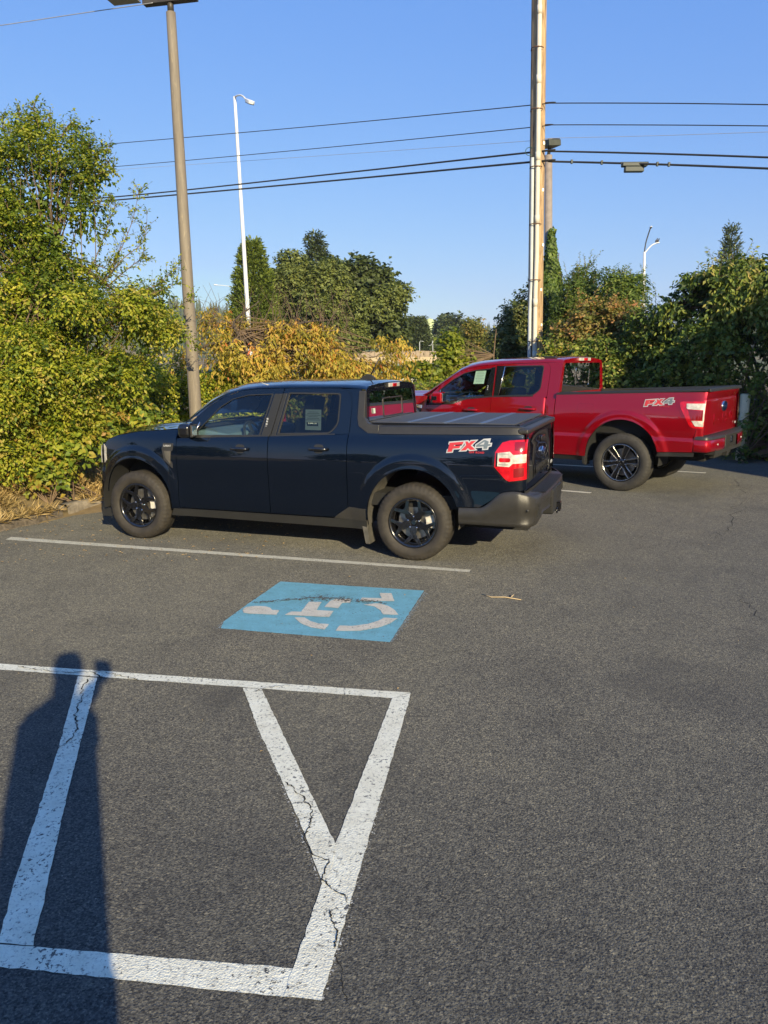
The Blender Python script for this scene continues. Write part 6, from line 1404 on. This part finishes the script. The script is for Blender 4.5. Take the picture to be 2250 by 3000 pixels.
# far forested hill: ground form plus one mass of firs
_hg = lerp_curve([(-700, 50), (-220, 50), (-150, 48), (-100, 42), (0, 30), (60, 27), (150, 26), (900, 26)])
def hill_h(x): return _hg(x) + 3 * noise.noise(Vector((x * .02, 3, 0)))
xs = np.linspace(-700, 900, 90); rows = []
for k, (y, f) in enumerate(((420, 0.0), (480, .45), (560, .8), (640, 1.0), (900, .9))):
    rows.append([(x, y + 20 * math.sin(x * .01), 2 + f * (hill_h(x) - 12)) for x in xs])
tag(grid('hill', rows, M_EARTH, None), kind='structure')
n = 2600; X = rng.uniform(-320, 320, n); Yv = rng.uniform(430, 660, n); bs = []; ax = []; L_ = []; W_ = []; ti = []
V = []; F = []; T = []
for x, y in zip(X, Yv):
    f = float(np.interp(y, [420, 480, 560, 640, 900], [0, .45, .8, 1, .9])); z = 2 + f * (hill_h(x) - 12); h = rng.uniform(9, 17); w = h * rng.uniform(.15, .22); tv = rng.uniform(.1, .9)
    for l in range(6):
        zz = z + h * (.12 + l * .15); rw = w * (1 - l * .155) * rng.uniform(.85, 1.1); k = len(V); a0 = rng.uniform(0, 6)
        V.append((x, y, zz + h * .24)); T.append(tv)
        for j in range(7): V.append((x + rw * math.cos(a0 + j * .9) * rng.uniform(.7, 1.15), y + rw * math.sin(a0 + j * .9), zz - rng.uniform(0, .06) * h)); T.append(tv * rng.uniform(.6, 1.2))
        F += [(k, k + 1 + j, k + 1 + (j + 1) % 7) for j in range(7)]
o = mesh('fir_forest', V, F, LM['conifer'], None, False, 'stuff'); a = o.data.attributes.new('tint', 'FLOAT', 'POINT'); a.data.foreach_set('value', T)
# dry grass on the berm and verge
n = 34000; px = []; 
while len(px) < n:
    k = rng.integers(18, 60); a = KS[min(k // 1, 40)] if False else None
    s_ = rng.random() ** .8 * 1.55 - .02; i = int(rng.uniform(10, 46)); q = KS[i].lerp(KS[i + 1], rng.random()); tt = (KS[i + 1] - KS[i]).normalized(); nn = Vector((-tt.y, tt.x))
    px.append((q.x + nn.x * s_, q.y + nn.y * s_, .10 + min(.40, .32 * max(0, s_ - .25))))
px = np.array(px); dens = fnoise(px, 1.8, 4.0); px = px[dens > -.25]; n = len(px)
ax = nrmz(rng.normal(size=(n, 3)) * [.8, .8, .25] + [0, 0, .38]); s = rng.uniform(.5, 1.3, n)
LM['straw'] = leaf_mat('dry_grass_blade', G((.26, .18, .08), (.45, .33, .15), (.62, .47, .24)), .3)
tag(leaf_mesh('dry_grass', px, ax, nrmz(rng.normal(size=(n, 3))), .17 * s, .007 + .004 * s, rng.random(n), LM['straw'], None), kind='stuff')
# ================================================================ poles, wires, far things
D_ = 1.35624
A2 = lambda x, y, Y: at(x * D_, y * D_, Y)
def lot_pole():
    base = Vector((-2.86, 12.0, .05)); top = at(369 * D_, 27 * D_, 12.1)
    t = tag(empty('parking_lot_light', base), 'weathered brown-grey parking lot light pole with twin dark fixtures behind the navy hood', 'light pole')
    m, nt, b, out = newmat('weathered_pole'); v = coords(nt, sv=(22, 22, 1.6)); f = noise_tex(nt, v, 1.0, 6, .7, .5)
    v2 = coords(nt, sv=(26, 26, 3.5)); g = noise_tex(nt, v2, 1.0, 5, .75, 1.2)
    c = ramp(nt, f, [(.3, (.14, .12, .095)), (.7, (.235, .20, .155))]); c = mixc(nt, ramp(nt, g, [(.62, (0, 0, 0)), (.68, (.8, .8, .8))]), c, (.42, .35, .22))
    nt.links.new(c, b.inputs['Base Color']); b.inputs['Roughness'].default_value = .7; bump(nt, b, f, .3, .005)
    T = top - base; MB().tube([T * k for k in np.linspace(0, 1, 12)], [.100 - .034 * k for k in np.linspace(0, 1, 12)], 24).build('pole', m, t, True)
    dk = mat('fixture_bronze', (.045, .040, .034), .5, var=.2)
    M = Matrix.Translation(T)
    MB().tube([T, T + Vector((0, 0, .16))], .045, 12).build('tenon', dk, t, True)
    b = MB(); Mx = M @ Matrix.Translation((0, 0, .19)) @ Matrix.Rotation(R(-12), 4, 'Z'); b.box(-.40, .40, -.06, .06, -.07, .07, Mx); b.build('crossbar', dk, t, bevel=.005)
    for s in (1, -1):
        b = MB(); b.box(s * .34 - .05, s * .34 + .05, -.08, .08, .05, .22, Mx); br = b.build('bracket', dk, t, bevel=.005)
        b = MB(); x0 = s * .45; q = [(x0, .10), (x0, .34), (x0 + s * .55, .30), (x0 + s * .62, .14), (x0 + s * .50, .06)]
        b.prism([(u, w) for u, w in q], lambda u, w, d: Mx @ Vector((u, d, w)), -.20, .20); lh = b.build('fixture', dk, t, bevel=.02)
        b = MB(); b.box(x0 + s * .08 - .0, x0 + s * .50, -.16, .16, .045, .058, Mx); b.build('lens', mat('fixture_lens', (.30, .28, .22), .3), lh)
lot_pole()
WM = mat('galvanised_white', (.62, .64, .66), .5, var=.12, vs=2)
def street_light(label, bx, by, tx, ty, Y, r0, r1, arms, grp=None):
    base = at(bx, by, Y); top = at(tx, ty, Y); d = (top - base); base = base - d.normalized() * (base.z - 1.0) / d.normalized().z
    t = tag(empty('street_light', base), label, 'street light', grp)
    T = top - base; MB().tube([T * k for k in np.linspace(0, 1, 10)], [r0 + (r1 - r0) * k for k in np.linspace(0, 1, 10)], 14).build('pole', WM, t, True)
    for pts, mm, head in arms:
        P = smooth_path3([at(x, y, Y + dy) - base for x, y, dy in pts], 5); a = MB().tube(P, r1 * .55, 8).build('arm', mm, t, True)
        e = P[-1]; dr = (P[-1] - P[-2]).normalized(); dr = Vector((dr.x, dr.y, dr.z * .5)).normalized(); up = Vector((0, 0, 1)); sd = dr.cross(up).normalized(); u2 = sd.cross(dr)
        M = Matrix(((dr.x, sd.x, u2.x, e.x), (dr.y, sd.y, u2.y, e.y), (dr.z, sd.z, u2.z, e.z), (0, 0, 0, 1)))
        h = head; b = MB(); b.prism([(-.1 * h, -.10 * h), (.25 * h, -.26 * h), (.8 * h, -.24 * h), (1.0 * h, 0), (.8 * h, .24 * h), (.25 * h, .26 * h), (-.1 * h, .10 * h)], lambda u, v, dd: M @ Vector((u, v, dd)), -.06 * h, .16 * h)
        hd = b.build('lamp_head', WM, t, bevel=.05 * h, seg=3)
        b = MB(); b.prism([(.15 * h, -.2 * h), (.8 * h, -.2 * h), (.8 * h, .2 * h), (.15 * h, .2 * h)], lambda u, v, dd: M @ Vector((u, v, dd)), -.10 * h, -.05 * h); b.build('lens', mat('lamp_lens', (.12, .11, .09), .3), hd, bevel=.01)
    return t
dkm = mat('shaded_arm', (.10, .105, .115), .5)
street_light('tall white single-arm street light left of the oak', 733, 1030, 687.5, 283, 35, .105, .062, [([(688, 285, 0), (693, 281, -.2), (704, 279, -.5), (714, 284, -.8), (723, 296, -1.0)], WM, .55)])
street_light('distant street light with two curved arms above the right hedge', 1885, 890, 1888, 738, 60, .13, .085, [([(1888, 738, 0), (1892, 712, -.4), (1899, 688, -.8), (1905, 670, -1.2)], dkm, .30), ([(1888.5, 742, 0), (1898, 730, 0), (1910, 718, 0), (1921, 713, 0)], WM, .30)])
street_light('small far street light with a long level arm left of the cedar', 692, 1010, 690, 842, 95, .07, .06, [([(690, 843, 0), (675, 839, 0), (650, 836, 0), (636, 835, 0)], WM, .42)])
for x, y0, lab, ar in ((1229.5, 1002, 'pale far lamp post in front of the deodar cedar', [([(1229.5, 1002, 0), (1232, 999, 0), (1238, 1000, 0)], WM, .12)]), (1268, 998, 'pale far lamp post just right of the green tank', [([(1268, 1000, 0), (1264, 1010, 0), (1259, 1012, 0)], WM, .12)])):
    street_light(lab, x, 1040, x, y0, 78, .030, .025, ar)
# birds on the second arm
for px, py, lab in ((1922, 711.5, 'small dark bird perched nearer the pole on the curved lamp arm'), (1927, 712, 'small dark bird perched nearer the lamp head on the curved lamp arm')):
    p = at(px, py, 60); b = MB(); b.lathe([(0.001, -.12), (.05, -.07), (.075, 0), (.06, .08), (.03, .13), (.045, .17), (.04, .21), (.001, .235)], 10, Matrix.Translation((0, 0, .06)) @ Matrix.Rotation(R(28), 4, 'Y'))
    o = b.build('bird', mat('bird_grey', (.05, .05, .055), .8), None, True); o.location = p + Vector((0, 0, .06)); tag(o, lab, 'bird', 'birds on the lamp arm')
# utility pole
def util_pole():
    base = at(1571, 1030, 19); base.z = .1; top = at(1579.5, 0, 19); d = (top - base); top = base + d * 1.28; T = top - base
    t = tag(empty('utility_pole', base), 'brown wooden utility pole with white conduit strapped to its front', 'utility pole')
    wood = bark_mat('pole_wood', (.10, .048, .025), (.62, .44, .24), (22, 22, 1.4), 1.0, .9)
    nt = wood.node_tree; MB().tube([T * k for k in np.linspace(0, 1, 20)], [.178 - .016 * k for k in np.linspace(0, 1, 20)], 28).build('pole', wood, t, True)
    pvc = mat('white_conduit', (.60, .56, .47), .7, var=.10, vs=2); pv2 = mat('pale_conduit', (.46, .49, .50), .7, var=.08)
    def on(z, dx, dy): k = z / T.z; return T * k + Vector((dx, dy, 0))
    H = T.z
    zs = [.0, 1.9, 3.1, 4.95, 6.3, 7.9, 9.3, 10.7, H * .98]
    c = MB(); c.tube([on(z, -.030 - .02 * (z < 3.5), -.225) for z in np.linspace(.2, H * .98, 16)], .052, 16); cd = c.build('conduit', pvc, t, True)
    for z in zs[1:-1]: MB().tube([on(z - .09, -.030 - .02 * (z < 3.5), -.225), on(z + .09, -.030 - .02 * (z < 3.5), -.225)], .058, 16).build('coupling', pvc, cd, True)
    zt = at(1560, 467, 19).z - base.z
    c2 = MB(); c2.tube([on(z, -.135 - .025 * (z < 3.5), -.155) for z in np.linspace(.1, zt, 10)], .042, 12); c2.build('conduit', pv2, t, True)
    for py in (150, 328, 495, 661, 823, 1000):
        z = at(1575, py, 19).z - base.z; b = MB(); b.tube([on(z, .02, -.22) + Vector((dx, dy, 0)) for dx, dy in ((-.19, .20), (-.21, .03), (-.15, -.05), (-.07, -.068), (.0, -.05), (.05, .02))], .011, 6); b.build('strap', mat('rusty_strap', (.12, .06, .03), .7), t, True)
    for z, dx in ((2.6, .12), (3.4, .10), (4.4, .13), (5.6, .11), (6.6, .12)):
        b = MB(); q = on(z, dx, -.145); b.box(q.x - .018, q.x + .018, q.y - .012, q.y, q.z - .03, q.z + .03); b.build('pole_tag', mat('metal_tag', (.45, .45, .42), .4, .6), t)
    b = MB(); b.box(-1.3, 1.3, -.22, -.12, H - .9, H - .78); b.build('crossarm', wood, t, bevel=.01)
    b = MB(); b.tube([on(at(1, 460, 19).z - base.z, 0, 0) + Vector((-.19 - .1 * math.sin(a), -.1, .09 * math.cos(a))) for a in np.linspace(0, 6.2, 12)], .008, 5); b.build('cable_loop', mat('cable_green', (.02, .08, .07), .5), t, True)
util_pole()
def short_pole():
    base = at(1612, 1000, 22); base.z = .2; top = at(1607, 455, 22); T = top - base
    t = tag(empty('parking_lot_light', base), 'short grey-brown light post with a square ribbed head, its base wrapped in ivy', 'light pole')
    MB().tube([T * 0, T], [.13, .098], 20).build('pole', mat('post_grey', (.26, .22, .19), .75, var=.15, vs=8), t, True)
    dk = mat('fixture_bronze', (.045, .040, .034), .5)
    MB().tube([T, T + Vector((.02, 0, .18))], .045, 10).build('tenon', dk, t, True)
    M = Matrix.Translation(T + Vector((.03, 0, .24))) @ Matrix.Rotation(R(25), 4, 'Z') @ Matrix.Rotation(R(-6), 4, 'Y')
    b = MB(); b.box(-.17, .21, -.20, .20, -.04, .11, M); fx = b.build('fixture', mat('fixture_green', (.05, .055, .04), .5), t, bevel=.01)
    b = MB()
    for k in range(9): b.box(-.15 + k * .04, -.14 + k * .04, -.19, .19, .10, .135, M)
    b.build('cooling_fins', dk, fx)
short_pole()
# wires
CB = mat('cable_black', (.02, .02, .022), .7); CG = mat('cable_grey', (.32, .32, .33), .6)
def wire(label, pix, depths, r, m, name='overhead_cable', n=14):
    pts = [at(px * D_, py * D_, Y) for (px, py), Y in zip(pix, depths)]
    P = smooth_path3(pts, n); o = MB().tube(P, r, 6).build(name, m, None, True); return tag(o, label, 'cable')
# each cable is anchored on the wooden pole (19 m away); left end recedes, right end comes closer
wire('uppermost thin cable left and right of the utility pole', [(-200, 343), (125, 320), (640, 276), (1148, 227), (1180, 223), (1420, 223), (1659, 226), (1900, 231)], [33, 30, 25, 19.05, 19, 17.6, 16.2, 14.8], .011, CB)
wire('second thin cable down crossing the utility pole', [(-200, 392), (210, 363), (680, 321), (1148, 275), (1180, 270), (1420, 270), (1659, 272), (1900, 276)], [33, 29.5, 24.5, 19.05, 19, 17.6, 16.2, 14.8], .010, CB)
wire('very thin faint grey cable just below the second thin cable', [(-200, 400), (230, 368), (700, 336), (1148, 304), (1180, 299), (1420, 293), (1659, 285), (1900, 277)], [33, 29.5, 24.5, 19.05, 19, 17.6, 16.2, 14.8], .0045, CG)
wire('upper of the two thick black cables', [(-200, 458), (240, 426), (700, 378), (1148, 329), (1195, 327), (1420, 332), (1659, 340), (1900, 350)], [33, 29, 24.5, 19.05, 19, 17.6, 16.2, 14.8], .021, CB)
wire('lower of the two thick black cables, carrying the splice box', [(-200, 468), (240, 433), (700, 392), (1148, 350), (1195, 349), (1420, 355), (1659, 364), (1900, 374)], [33, 29, 24.5, 19.05, 19, 17.6, 16.2, 14.8], .023, CB)
wire('pale wire crossing the top left corner of the sky', [(-60, 61), (0, 55), (160, 31), (305, 10), (330, 6)], [14, 13.6, 12.8, 12.0, 11.9], .006, CG)
b = MB()
for k, x in enumerate((1235, 1262, 1300, 1345, 1372, 1410, 1470)): p = A2(x, 350.5 + (x - 1195) * .03, 19 - (x - 1195) * .0062); b.box(p.x - .02, p.x + .02, p.y - .02, p.y + .02, p.z - .03, p.z + .045)
p = A2(1370, 362.5, 17.9); t = tag(empty('splice_box', p), 'dark grey cable splice box hanging from the lower thick cable', 'splice box')
sg = mat('splice_plastic', (.055, .065, .06), .6)
def bx(*a): b_ = MB(); b_.box(*a); return b_
bx(-.27, .27, -.08, .08, .02, .10).build('upper_case', sg, t, bevel=.015); bx(-.21, .20, -.07, .07, -.09, .02).build('lower_case', sg, t, bevel=.02); bx(-.30, .30, -.015, .015, .085, .12).build('hanger', CB, t)
for k, x in enumerate((1235, 1300, 1420, 1445)):
    pp = A2(x, 349 + (x - 1195) * .028, 19 - (x - 1195) * .0062); o = bx(-.022, .022, -.03, .03, -.035, .05).build('cable_clamp', sg, None, bevel=.006); o.location = pp; tag(o, ['cable clamp nearest the utility pole on the lower thick cable', 'cable clamp midway between the pole and the splice box', 'cable clamp just right of the splice box', 'second cable clamp right of the splice box'][k], 'cable clamp', 'clamps on the lower thick cable')
# bollard
base = at(1601.5 * D_, 965 * D_, 14.5); base = Vector((base.x, 14.5, 0)); top = at(1603 * D_, 850 * D_, 14.5)
b = MB(); b.lathe([(.001, top.z), (.075, top.z - .004), (.086, top.z - .02), (.088, 0), (.001, 0)], 28); o = b.build('bollard', mat('cream_paint', (.78, .72, .50), .6, var=.12, vs=5), None, True); o.location = base
tag(o, 'pale cream bollard post beside the red truck\'s tailgate', 'bollard'); b = o.modifiers.new('bevel', 'BEVEL'); b.width = .01; b.limit_method = 'ANGLE'
# green metal bin / fence panel half buried in creepers
c = at(1650 * D_, 905 * D_, 15.55); t = tag(empty('utility_cabinet', (c.x + .15, 15.55, 0)), 'dull green metal cabinet mostly hidden by the creepers right of the bollard', 'cabinet')
gm = mat('cabinet_green', (.075, .105, .095), .6, var=.15)
zt = at(1630 * D_, 868 * D_, 15.5).z; bx(-.62, .9, -.35, .35, .0, zt).build('body', gm, t, bevel=.02); bx(-.66, .94, -.39, .39, zt, zt + .05).build('lid', gm, t, bevel=.015)
# guard rails and walls beyond
RW = mat('rail_white', (.50, .50, .44), .6); GR = mat('rail_green', (.16, .21, .17), .6); WL = mat('retaining_concrete', (.42, .34, .22), .9, var=.14, vs=.8, bs=.2, bsc=6); FN = mat('board_fence', (.30, .235, .17), .9, var=.25, vs=3)
def rail(label, x0, y0, x1, y1, Y0, Y1, m, r=.04, posts=5, ground_z=.3, name='guard_rail', extra=()):
    a = A2(x0, y0, Y0); b_ = A2(x1, y1, Y1); t = tag(empty(name, (a.x, a.y, ground_z)), label, 'railing'); o = Vector((a.x, a.y, ground_z))
    MB().tube([a - o, b_ - o], r, 8).build('rail', m, t, True)
    for dz in extra: MB().tube([a - o - Vector((0, 0, dz)), b_ - o - Vector((0, 0, dz))], r * .7, 8).build('rail', m, t, True)
    for k in range(posts + 1):
        q = a.lerp(b_, k / posts) - o; MB().box(q.x - r * .8, q.x + r * .8, q.y - .03, q.y + .03, 0, q.z + .02).build('post', m, t)
    return t
rail('low white pipe railing glimpsed between the cabs', 800, 821, 975, 817, 22, 23, RW, .035, 4)
rail('pale green multi-rail fence behind the white pipe railing', 800, 790, 985, 786, 34, 36, GR, .05, 5, .6, 'rail_fence', (.28, .52))
p0 = A2(620, 775, 72); p1 = A2(1125, 768, 72); zt = A2(900, 771, 72).z; zb = A2(900, 796, 72).z - 1.5
t = tag(empty('retaining_wall', (0, 72, zb)), 'long low cream concrete wall in full sun between the cabs, beyond the railings', 'wall')
nseg = 12
for k in range(nseg):
    xa = p0.x + (p1.x - p0.x + 6) * k / nseg; xb_ = p0.x + (p1.x - p0.x + 6) * (k + 1) / nseg
    bx(xa + .02, xb_ - .02, -.2, .2, 0, zt - zb).build('wall_panel', WL, t)
zt2 = A2(900, 758, 78).z
t = tag(empty('board_fence', (0, 78, zt - .5)), 'brown weathered board fence on the bank above the cream wall', 'fence')
x = A2(700, 758, 78).x; k = 0
me_ = None
while x < A2(1150, 758, 78).x:
    h = (zt2 if x < A2(1010, 750, 78).x else A2(1080, 756, 78).z) - (zt - .5) + rng.uniform(-.06, .06); b = bx(0, .42, -.05, .05, 0, h); o = b.build('board', FN, t); o.location = (x, rng.uniform(-.03, .03), 0); x += .45
    if k % 6 == 0: bx(x - .08, x + .02, -.16, -.06, 0, h + .25).build('post', FN, t)
    k += 1
for px, lab in ((953, 'left one of two small white boxes standing on the cream wall'), (961, 'right one of two small white boxes standing on the cream wall')):
    q = A2(px * 1.0 - 9, 771, 71.9); o = bx(-.16, .16, -.1, .1, 0, .42).build('marker_box', RW, None, bevel=.03); o.location = (q.x, 72, zt + .0); tag(o, lab, 'box', 'white boxes on the wall')
c = A2(928, 700, 150); r = abs(A2(937, 700, 150).x - A2(918, 700, 150).x) / 2; zt = A2(928, 692, 150).z
t = tag(empty('storage_tank', (c.x, 150, 3)), 'tall pale green cylindrical tank on the far skyline', 'tank')
tm = mat('tank_green', (.42, .50, .26), .6, var=.05); b = MB(); b.lathe([(r, 0), (r, zt - 3), (r * .97, zt - 2.9), (.01, zt - 2.6)], 40); b.build('shell', tm, t, True)
for z in (1.5, 3.5, 5.5): b = MB(); b.lathe([(r + .01, z), (r + .05, z + .03), (r + .01, z + .06)], 40); b.build('seam_ring', tm, t)
# ================================================================ behind and beside the camera
SID = mat('grey_siding', (.34, .33, .31), .8, var=.08); RF = mat('roof_shingle', (.06, .055, .05), .9, var=.2, vs=12)
t = tag(empty('shop_building', (9.36, 4.0, 0), R(21.2)), 'grey sided low building to the right of the camera, out of frame, shading the hedge', 'building')
b = MB(); b.prism([(0, -3), (0, 6.02), (7, 9.2), (14, 6.0), (14, -3)], lambda u, v, d: Vector((u, d, max(0, v))), -14, 0); b.build('wall', SID, t)
b = MB(); b.prism([(-.0, 6.03), (7, 9.22), (14, 6.03), (14, 6.2), (7, 9.4), (-.0, 6.2)], lambda u, v, d: Vector((u, d, v)), -14.05, .02); b.build('roof', RF, t)
# dark tree belt, buildings and cars behind the photographer: seen only as reflections
for i, (x, y, s) in enumerate([(-30, -26, 6), (-21, -30, 8), (-12, -32, 7), (-4, -34, 9), (5, -30, 6), (-38, -18, 7), (-40, -4, 6)]):
    broad_tree(['leafy tree behind the photographer, left end of the row', 'second leafy tree behind the photographer', 'third leafy tree behind the photographer', 'tallest leafy tree behind the photographer', 'leafy tree behind the photographer nearest the building', 'leafy tree far left behind the photographer', 'leafy tree at the left side of the lot behind the photographer'][i], (x, y, 0), [(x, y, s * .62, s * .42, s * .42, s * .36), (x + s * .25, y, s * .45, s * .3, s * .3, s * .28), (x - s * .25, y, s * .48, s * .3, s * .3, s * .28)], 500, 7, 'oak', .45, (.5, .3), 90 + i, .2, group=None)
# ================================================================ the photographer (casts the long shadow)
def person():
    u = Vector((.932, .362, 0)); s_ = Vector((-.362, .932, 0)); base = u * -.20 + s_ * -.36
    t = tag(empty('person', (base.x, base.y, 0)), 'standing person in long loose coat holding a phone up at eye level', 'person')
    def W(a, b_, z): q = u * a + s_ * b_; return Vector((q.x, q.y, z))
    def skin(nm, verts, edges, rad, m, root=0, sub=2, parent=t):
        me = bpy.data.meshes.new(nm); me.from_pydata([tuple(v) for v in verts], edges, []); o = link(nm, me, parent, None, False); me.materials.append(m)
        o.modifiers.new('skin', 'SKIN'); sv = me.skin_vertices[0].data
        for i, r in enumerate(rad): sv[i].radius = r if isinstance(r, tuple) else (r, r); sv[i].use_root = (i == root)
        ss = o.modifiers.new('sub', 'SUBSURF'); ss.levels = sub; ss.render_levels = sub; o.modifiers['skin'].use_smooth_shade = True; return o
    skinm = mat('skin', (.45, .27, .19), .55, var=.05); coat = mat('dark_coat', (.05, .06, .08), .9); hair = mat('dark_hair', (.03, .02, .015), .8); jean = mat('denim', (.05, .07, .12), .9); shoe = mat('shoe_leather', (.04, .03, .025), .6)
    hand = Vector((.060, -.055, 1.79)) - base; elbow = W(-.03, .20, 1.50); shR = W(.12, 0, 1.64); shL = W(-.150, -.0, 1.67); elL = W(-.17, -.02, 1.34); haL = W(-.12, .06, 1.12)
    V = [W(0, 0, 1.02), W(0, 0, 1.30), W(0, 0, 1.56), W(0, .0, 1.70), W(.01, .01, 1.80), W(.01, .02, 1.90), shR, elbow, hand, shL, elL, haL, W(.10, 0, .95), W(.11, .01, .54), W(.11, -.02, .10), W(-.10, 0, .95), W(-.12, .01, .54), W(-.13, -.02, .10), W(.12, .12, .05), W(-.15, .12, .05)]
    E = [(0, 1), (1, 2), (2, 3), (3, 4), (4, 5), (2, 6), (6, 7), (7, 8), (2, 9), (9, 10), (10, 11), (0, 12), (12, 13), (13, 14), (0, 15), (15, 16), (16, 17), (14, 18), (17, 19)]
    Rr = [(.16, .12), (.15, .11), (.12, .09), .058, .075, .085, .062, .046, .030, .062, .046, .030, .090, .062, .042, .090, .062, .042, .035, .035]
    skin('body', V, E, Rr, skinm)
    # coat: a loose loft
    rows = []
    for z, a, b_, c in ((.48, .200, .18, 0), (.78, .195, .17, 0), (.95, .192, .165, 0), (1.15, .190, .155, 0), (1.35, .190, .15, 0), (1.55, .188, .14, 0), (1.655, .182, .12, 0), (1.705, .162, .10, 0), (1.735, .105, .085, 0), (1.775, .054, .065, 0)):
        rows.append([W(-.025 + a * math.cos(th), c + b_ * math.sin(th), z + .012 * math.sin(th * 5)) for th in np.linspace(0, 2 * math.pi, 29)[:-1]])
    grid('coat', rows, coat, t, close=True)
    for a, b_, c in ((shR, elbow, elbow.lerp(hand, .75)), (shL, elL, elL.lerp(haL, .8))): MB().tube([a, a.lerp(b_, .5), b_, c], [.070, .062, .055, .045], 14).build('sleeve', coat, t, True)
    for x0, k, f in ((.10, 13, 14), (-.10, 16, 17)): MB().tube([V[12 if x0 > 0 else 15], V[k], V[f] + Vector((0, 0, .02))], [.078, .072, .062], 14).build('trouser_leg', jean, t, True)
    for k in (14, 17):
        b = MB(); b.lathe([(.001, 0), (.052, 0), (.056, .03), (.045, .07), (.03, .10), (.001, .11)], 16, Matrix.Translation(V[k] + s_ * .07 + Vector((0, 0, -.10))) @ Matrix.Rotation(math.atan2(s_.y, s_.x), 4, 'Z') @ Matrix.Diagonal((2.5, 1, 1, 1))); b.build('shoe', shoe, t, True)
    hc = W(.020, .01, 1.925); Mh = Matrix.Translation(hc) @ Matrix.Rotation(math.atan2(s_.y, s_.x), 4, 'Z')
    MB().lathe([(.001, -.125), (.045, -.115), (.066, -.07), (.077, 0), (.078, .05), (.060, .10), (.001, .125)], 24, Mh @ Matrix.Diagonal((1.22, 1, 1, 1))).build('head', skinm, t, True)
    MB().lathe([(.088, -.02), (.090, .05), (.070, .105), (.001, .135)], 24, Mh @ Matrix.Translation((-.018, 0, .0)) @ Matrix.Diagonal((1.18, 1, 1, 1))).build('hair', hair, t, True)
    b = MB(); b.prism([(.088, .02), (.118, -.022), (.088, -.03)], lambda a, c, d: Mh @ Vector((a, d, c)), -.012, .012); b.build('nose', skinm, t, bevel=.005)
    for sg_ in (1, -1):
        b = MB(); b.lathe([(.001, .008), (.014, .006), (.016, -.004)], 12, Mh @ Matrix.Translation((.082, sg_ * .032, .015)) @ Matrix.Rotation(R(90), 4, 'Y')); b.build('eye', mat('eye_dark', (.05, .04, .03), .2), t, True)
        b = MB(); b.lathe([(.001, .012), (.022, .008), (.028, -.006)], 12, Mh @ Matrix.Translation((.0, sg_ * .079, .0)) @ Matrix.Rotation(R(-90 * sg_), 4, 'X') @ Matrix.Diagonal((.7, 1.2, 1, 1))); b.build('ear', skinm, t, True)
    b = MB(); b.box(.078, .088, -.024, .024, -.062, -.052); o = b.build('mouth', mat('lip', (.35, .12, .10), .5), t, bevel=.003); o.matrix_local = Mh
    # fingers closing round the phone
    for k in range(4):
        z = 1.76 + k * .024; ln = (.9, 1.05, 1.0, .8)[k]
        P = [Vector((.078, -.052, z)), Vector((.074, -.030 - .002, z + .003)), Vector((.055, -.024, z + .004)), Vector((.055 - .022 * ln, -.026, z + .004))]
        MB().tube([p - base for p in P], [.0095, .009, .0085, .007], 8).build('finger', skinm, t, True)
    MB().tube([Vector((.078, -.06, 1.765)) - base, Vector((.062, -.075, 1.785)) - base, Vector((.045, -.070, 1.805)) - base], [.012, .010, .008], 8).build('thumb', skinm, t, True)
    MB().tube([hand + Vector((.004, 0, -.035)), hand + Vector((.004, 0, .005)), hand + Vector((.003, 0, .05))], [.026, .036, .030], 12).build('palm', skinm, t, True)
    b = MB(); b.box(-.012, .062, -.046, -.037, CAM_H - .12, CAM_H + .025); o = b.build('phone', mat('phone_black', (.02, .02, .022), .2), None, bevel=.003)
    tag(o, 'black phone held upright in the photographer\'s raised hand', 'phone')
person()
# ================================================================ thin evening haze
hb = bpy.data.materials.new('haze_air'); hb.use_nodes = True; _n = hb.node_tree; _n.nodes.clear()
_o = _n.nodes.new('ShaderNodeOutputMaterial'); _v = _n.nodes.new('ShaderNodeVolumePrincipled'); _v.inputs['Color'].default_value = (.80, .88, 1, 1); _v.inputs['Density'].default_value = .00026; _v.inputs['Anisotropy'].default_value = 0.0
_n.links.new(_v.outputs[0], _o.inputs['Volume'])
tag(MB().box(-1700, 1700, -900, 1600, -2.0, 90).build('haze', hb), kind='stuff')
sc.cycles.volume_bounces = 0
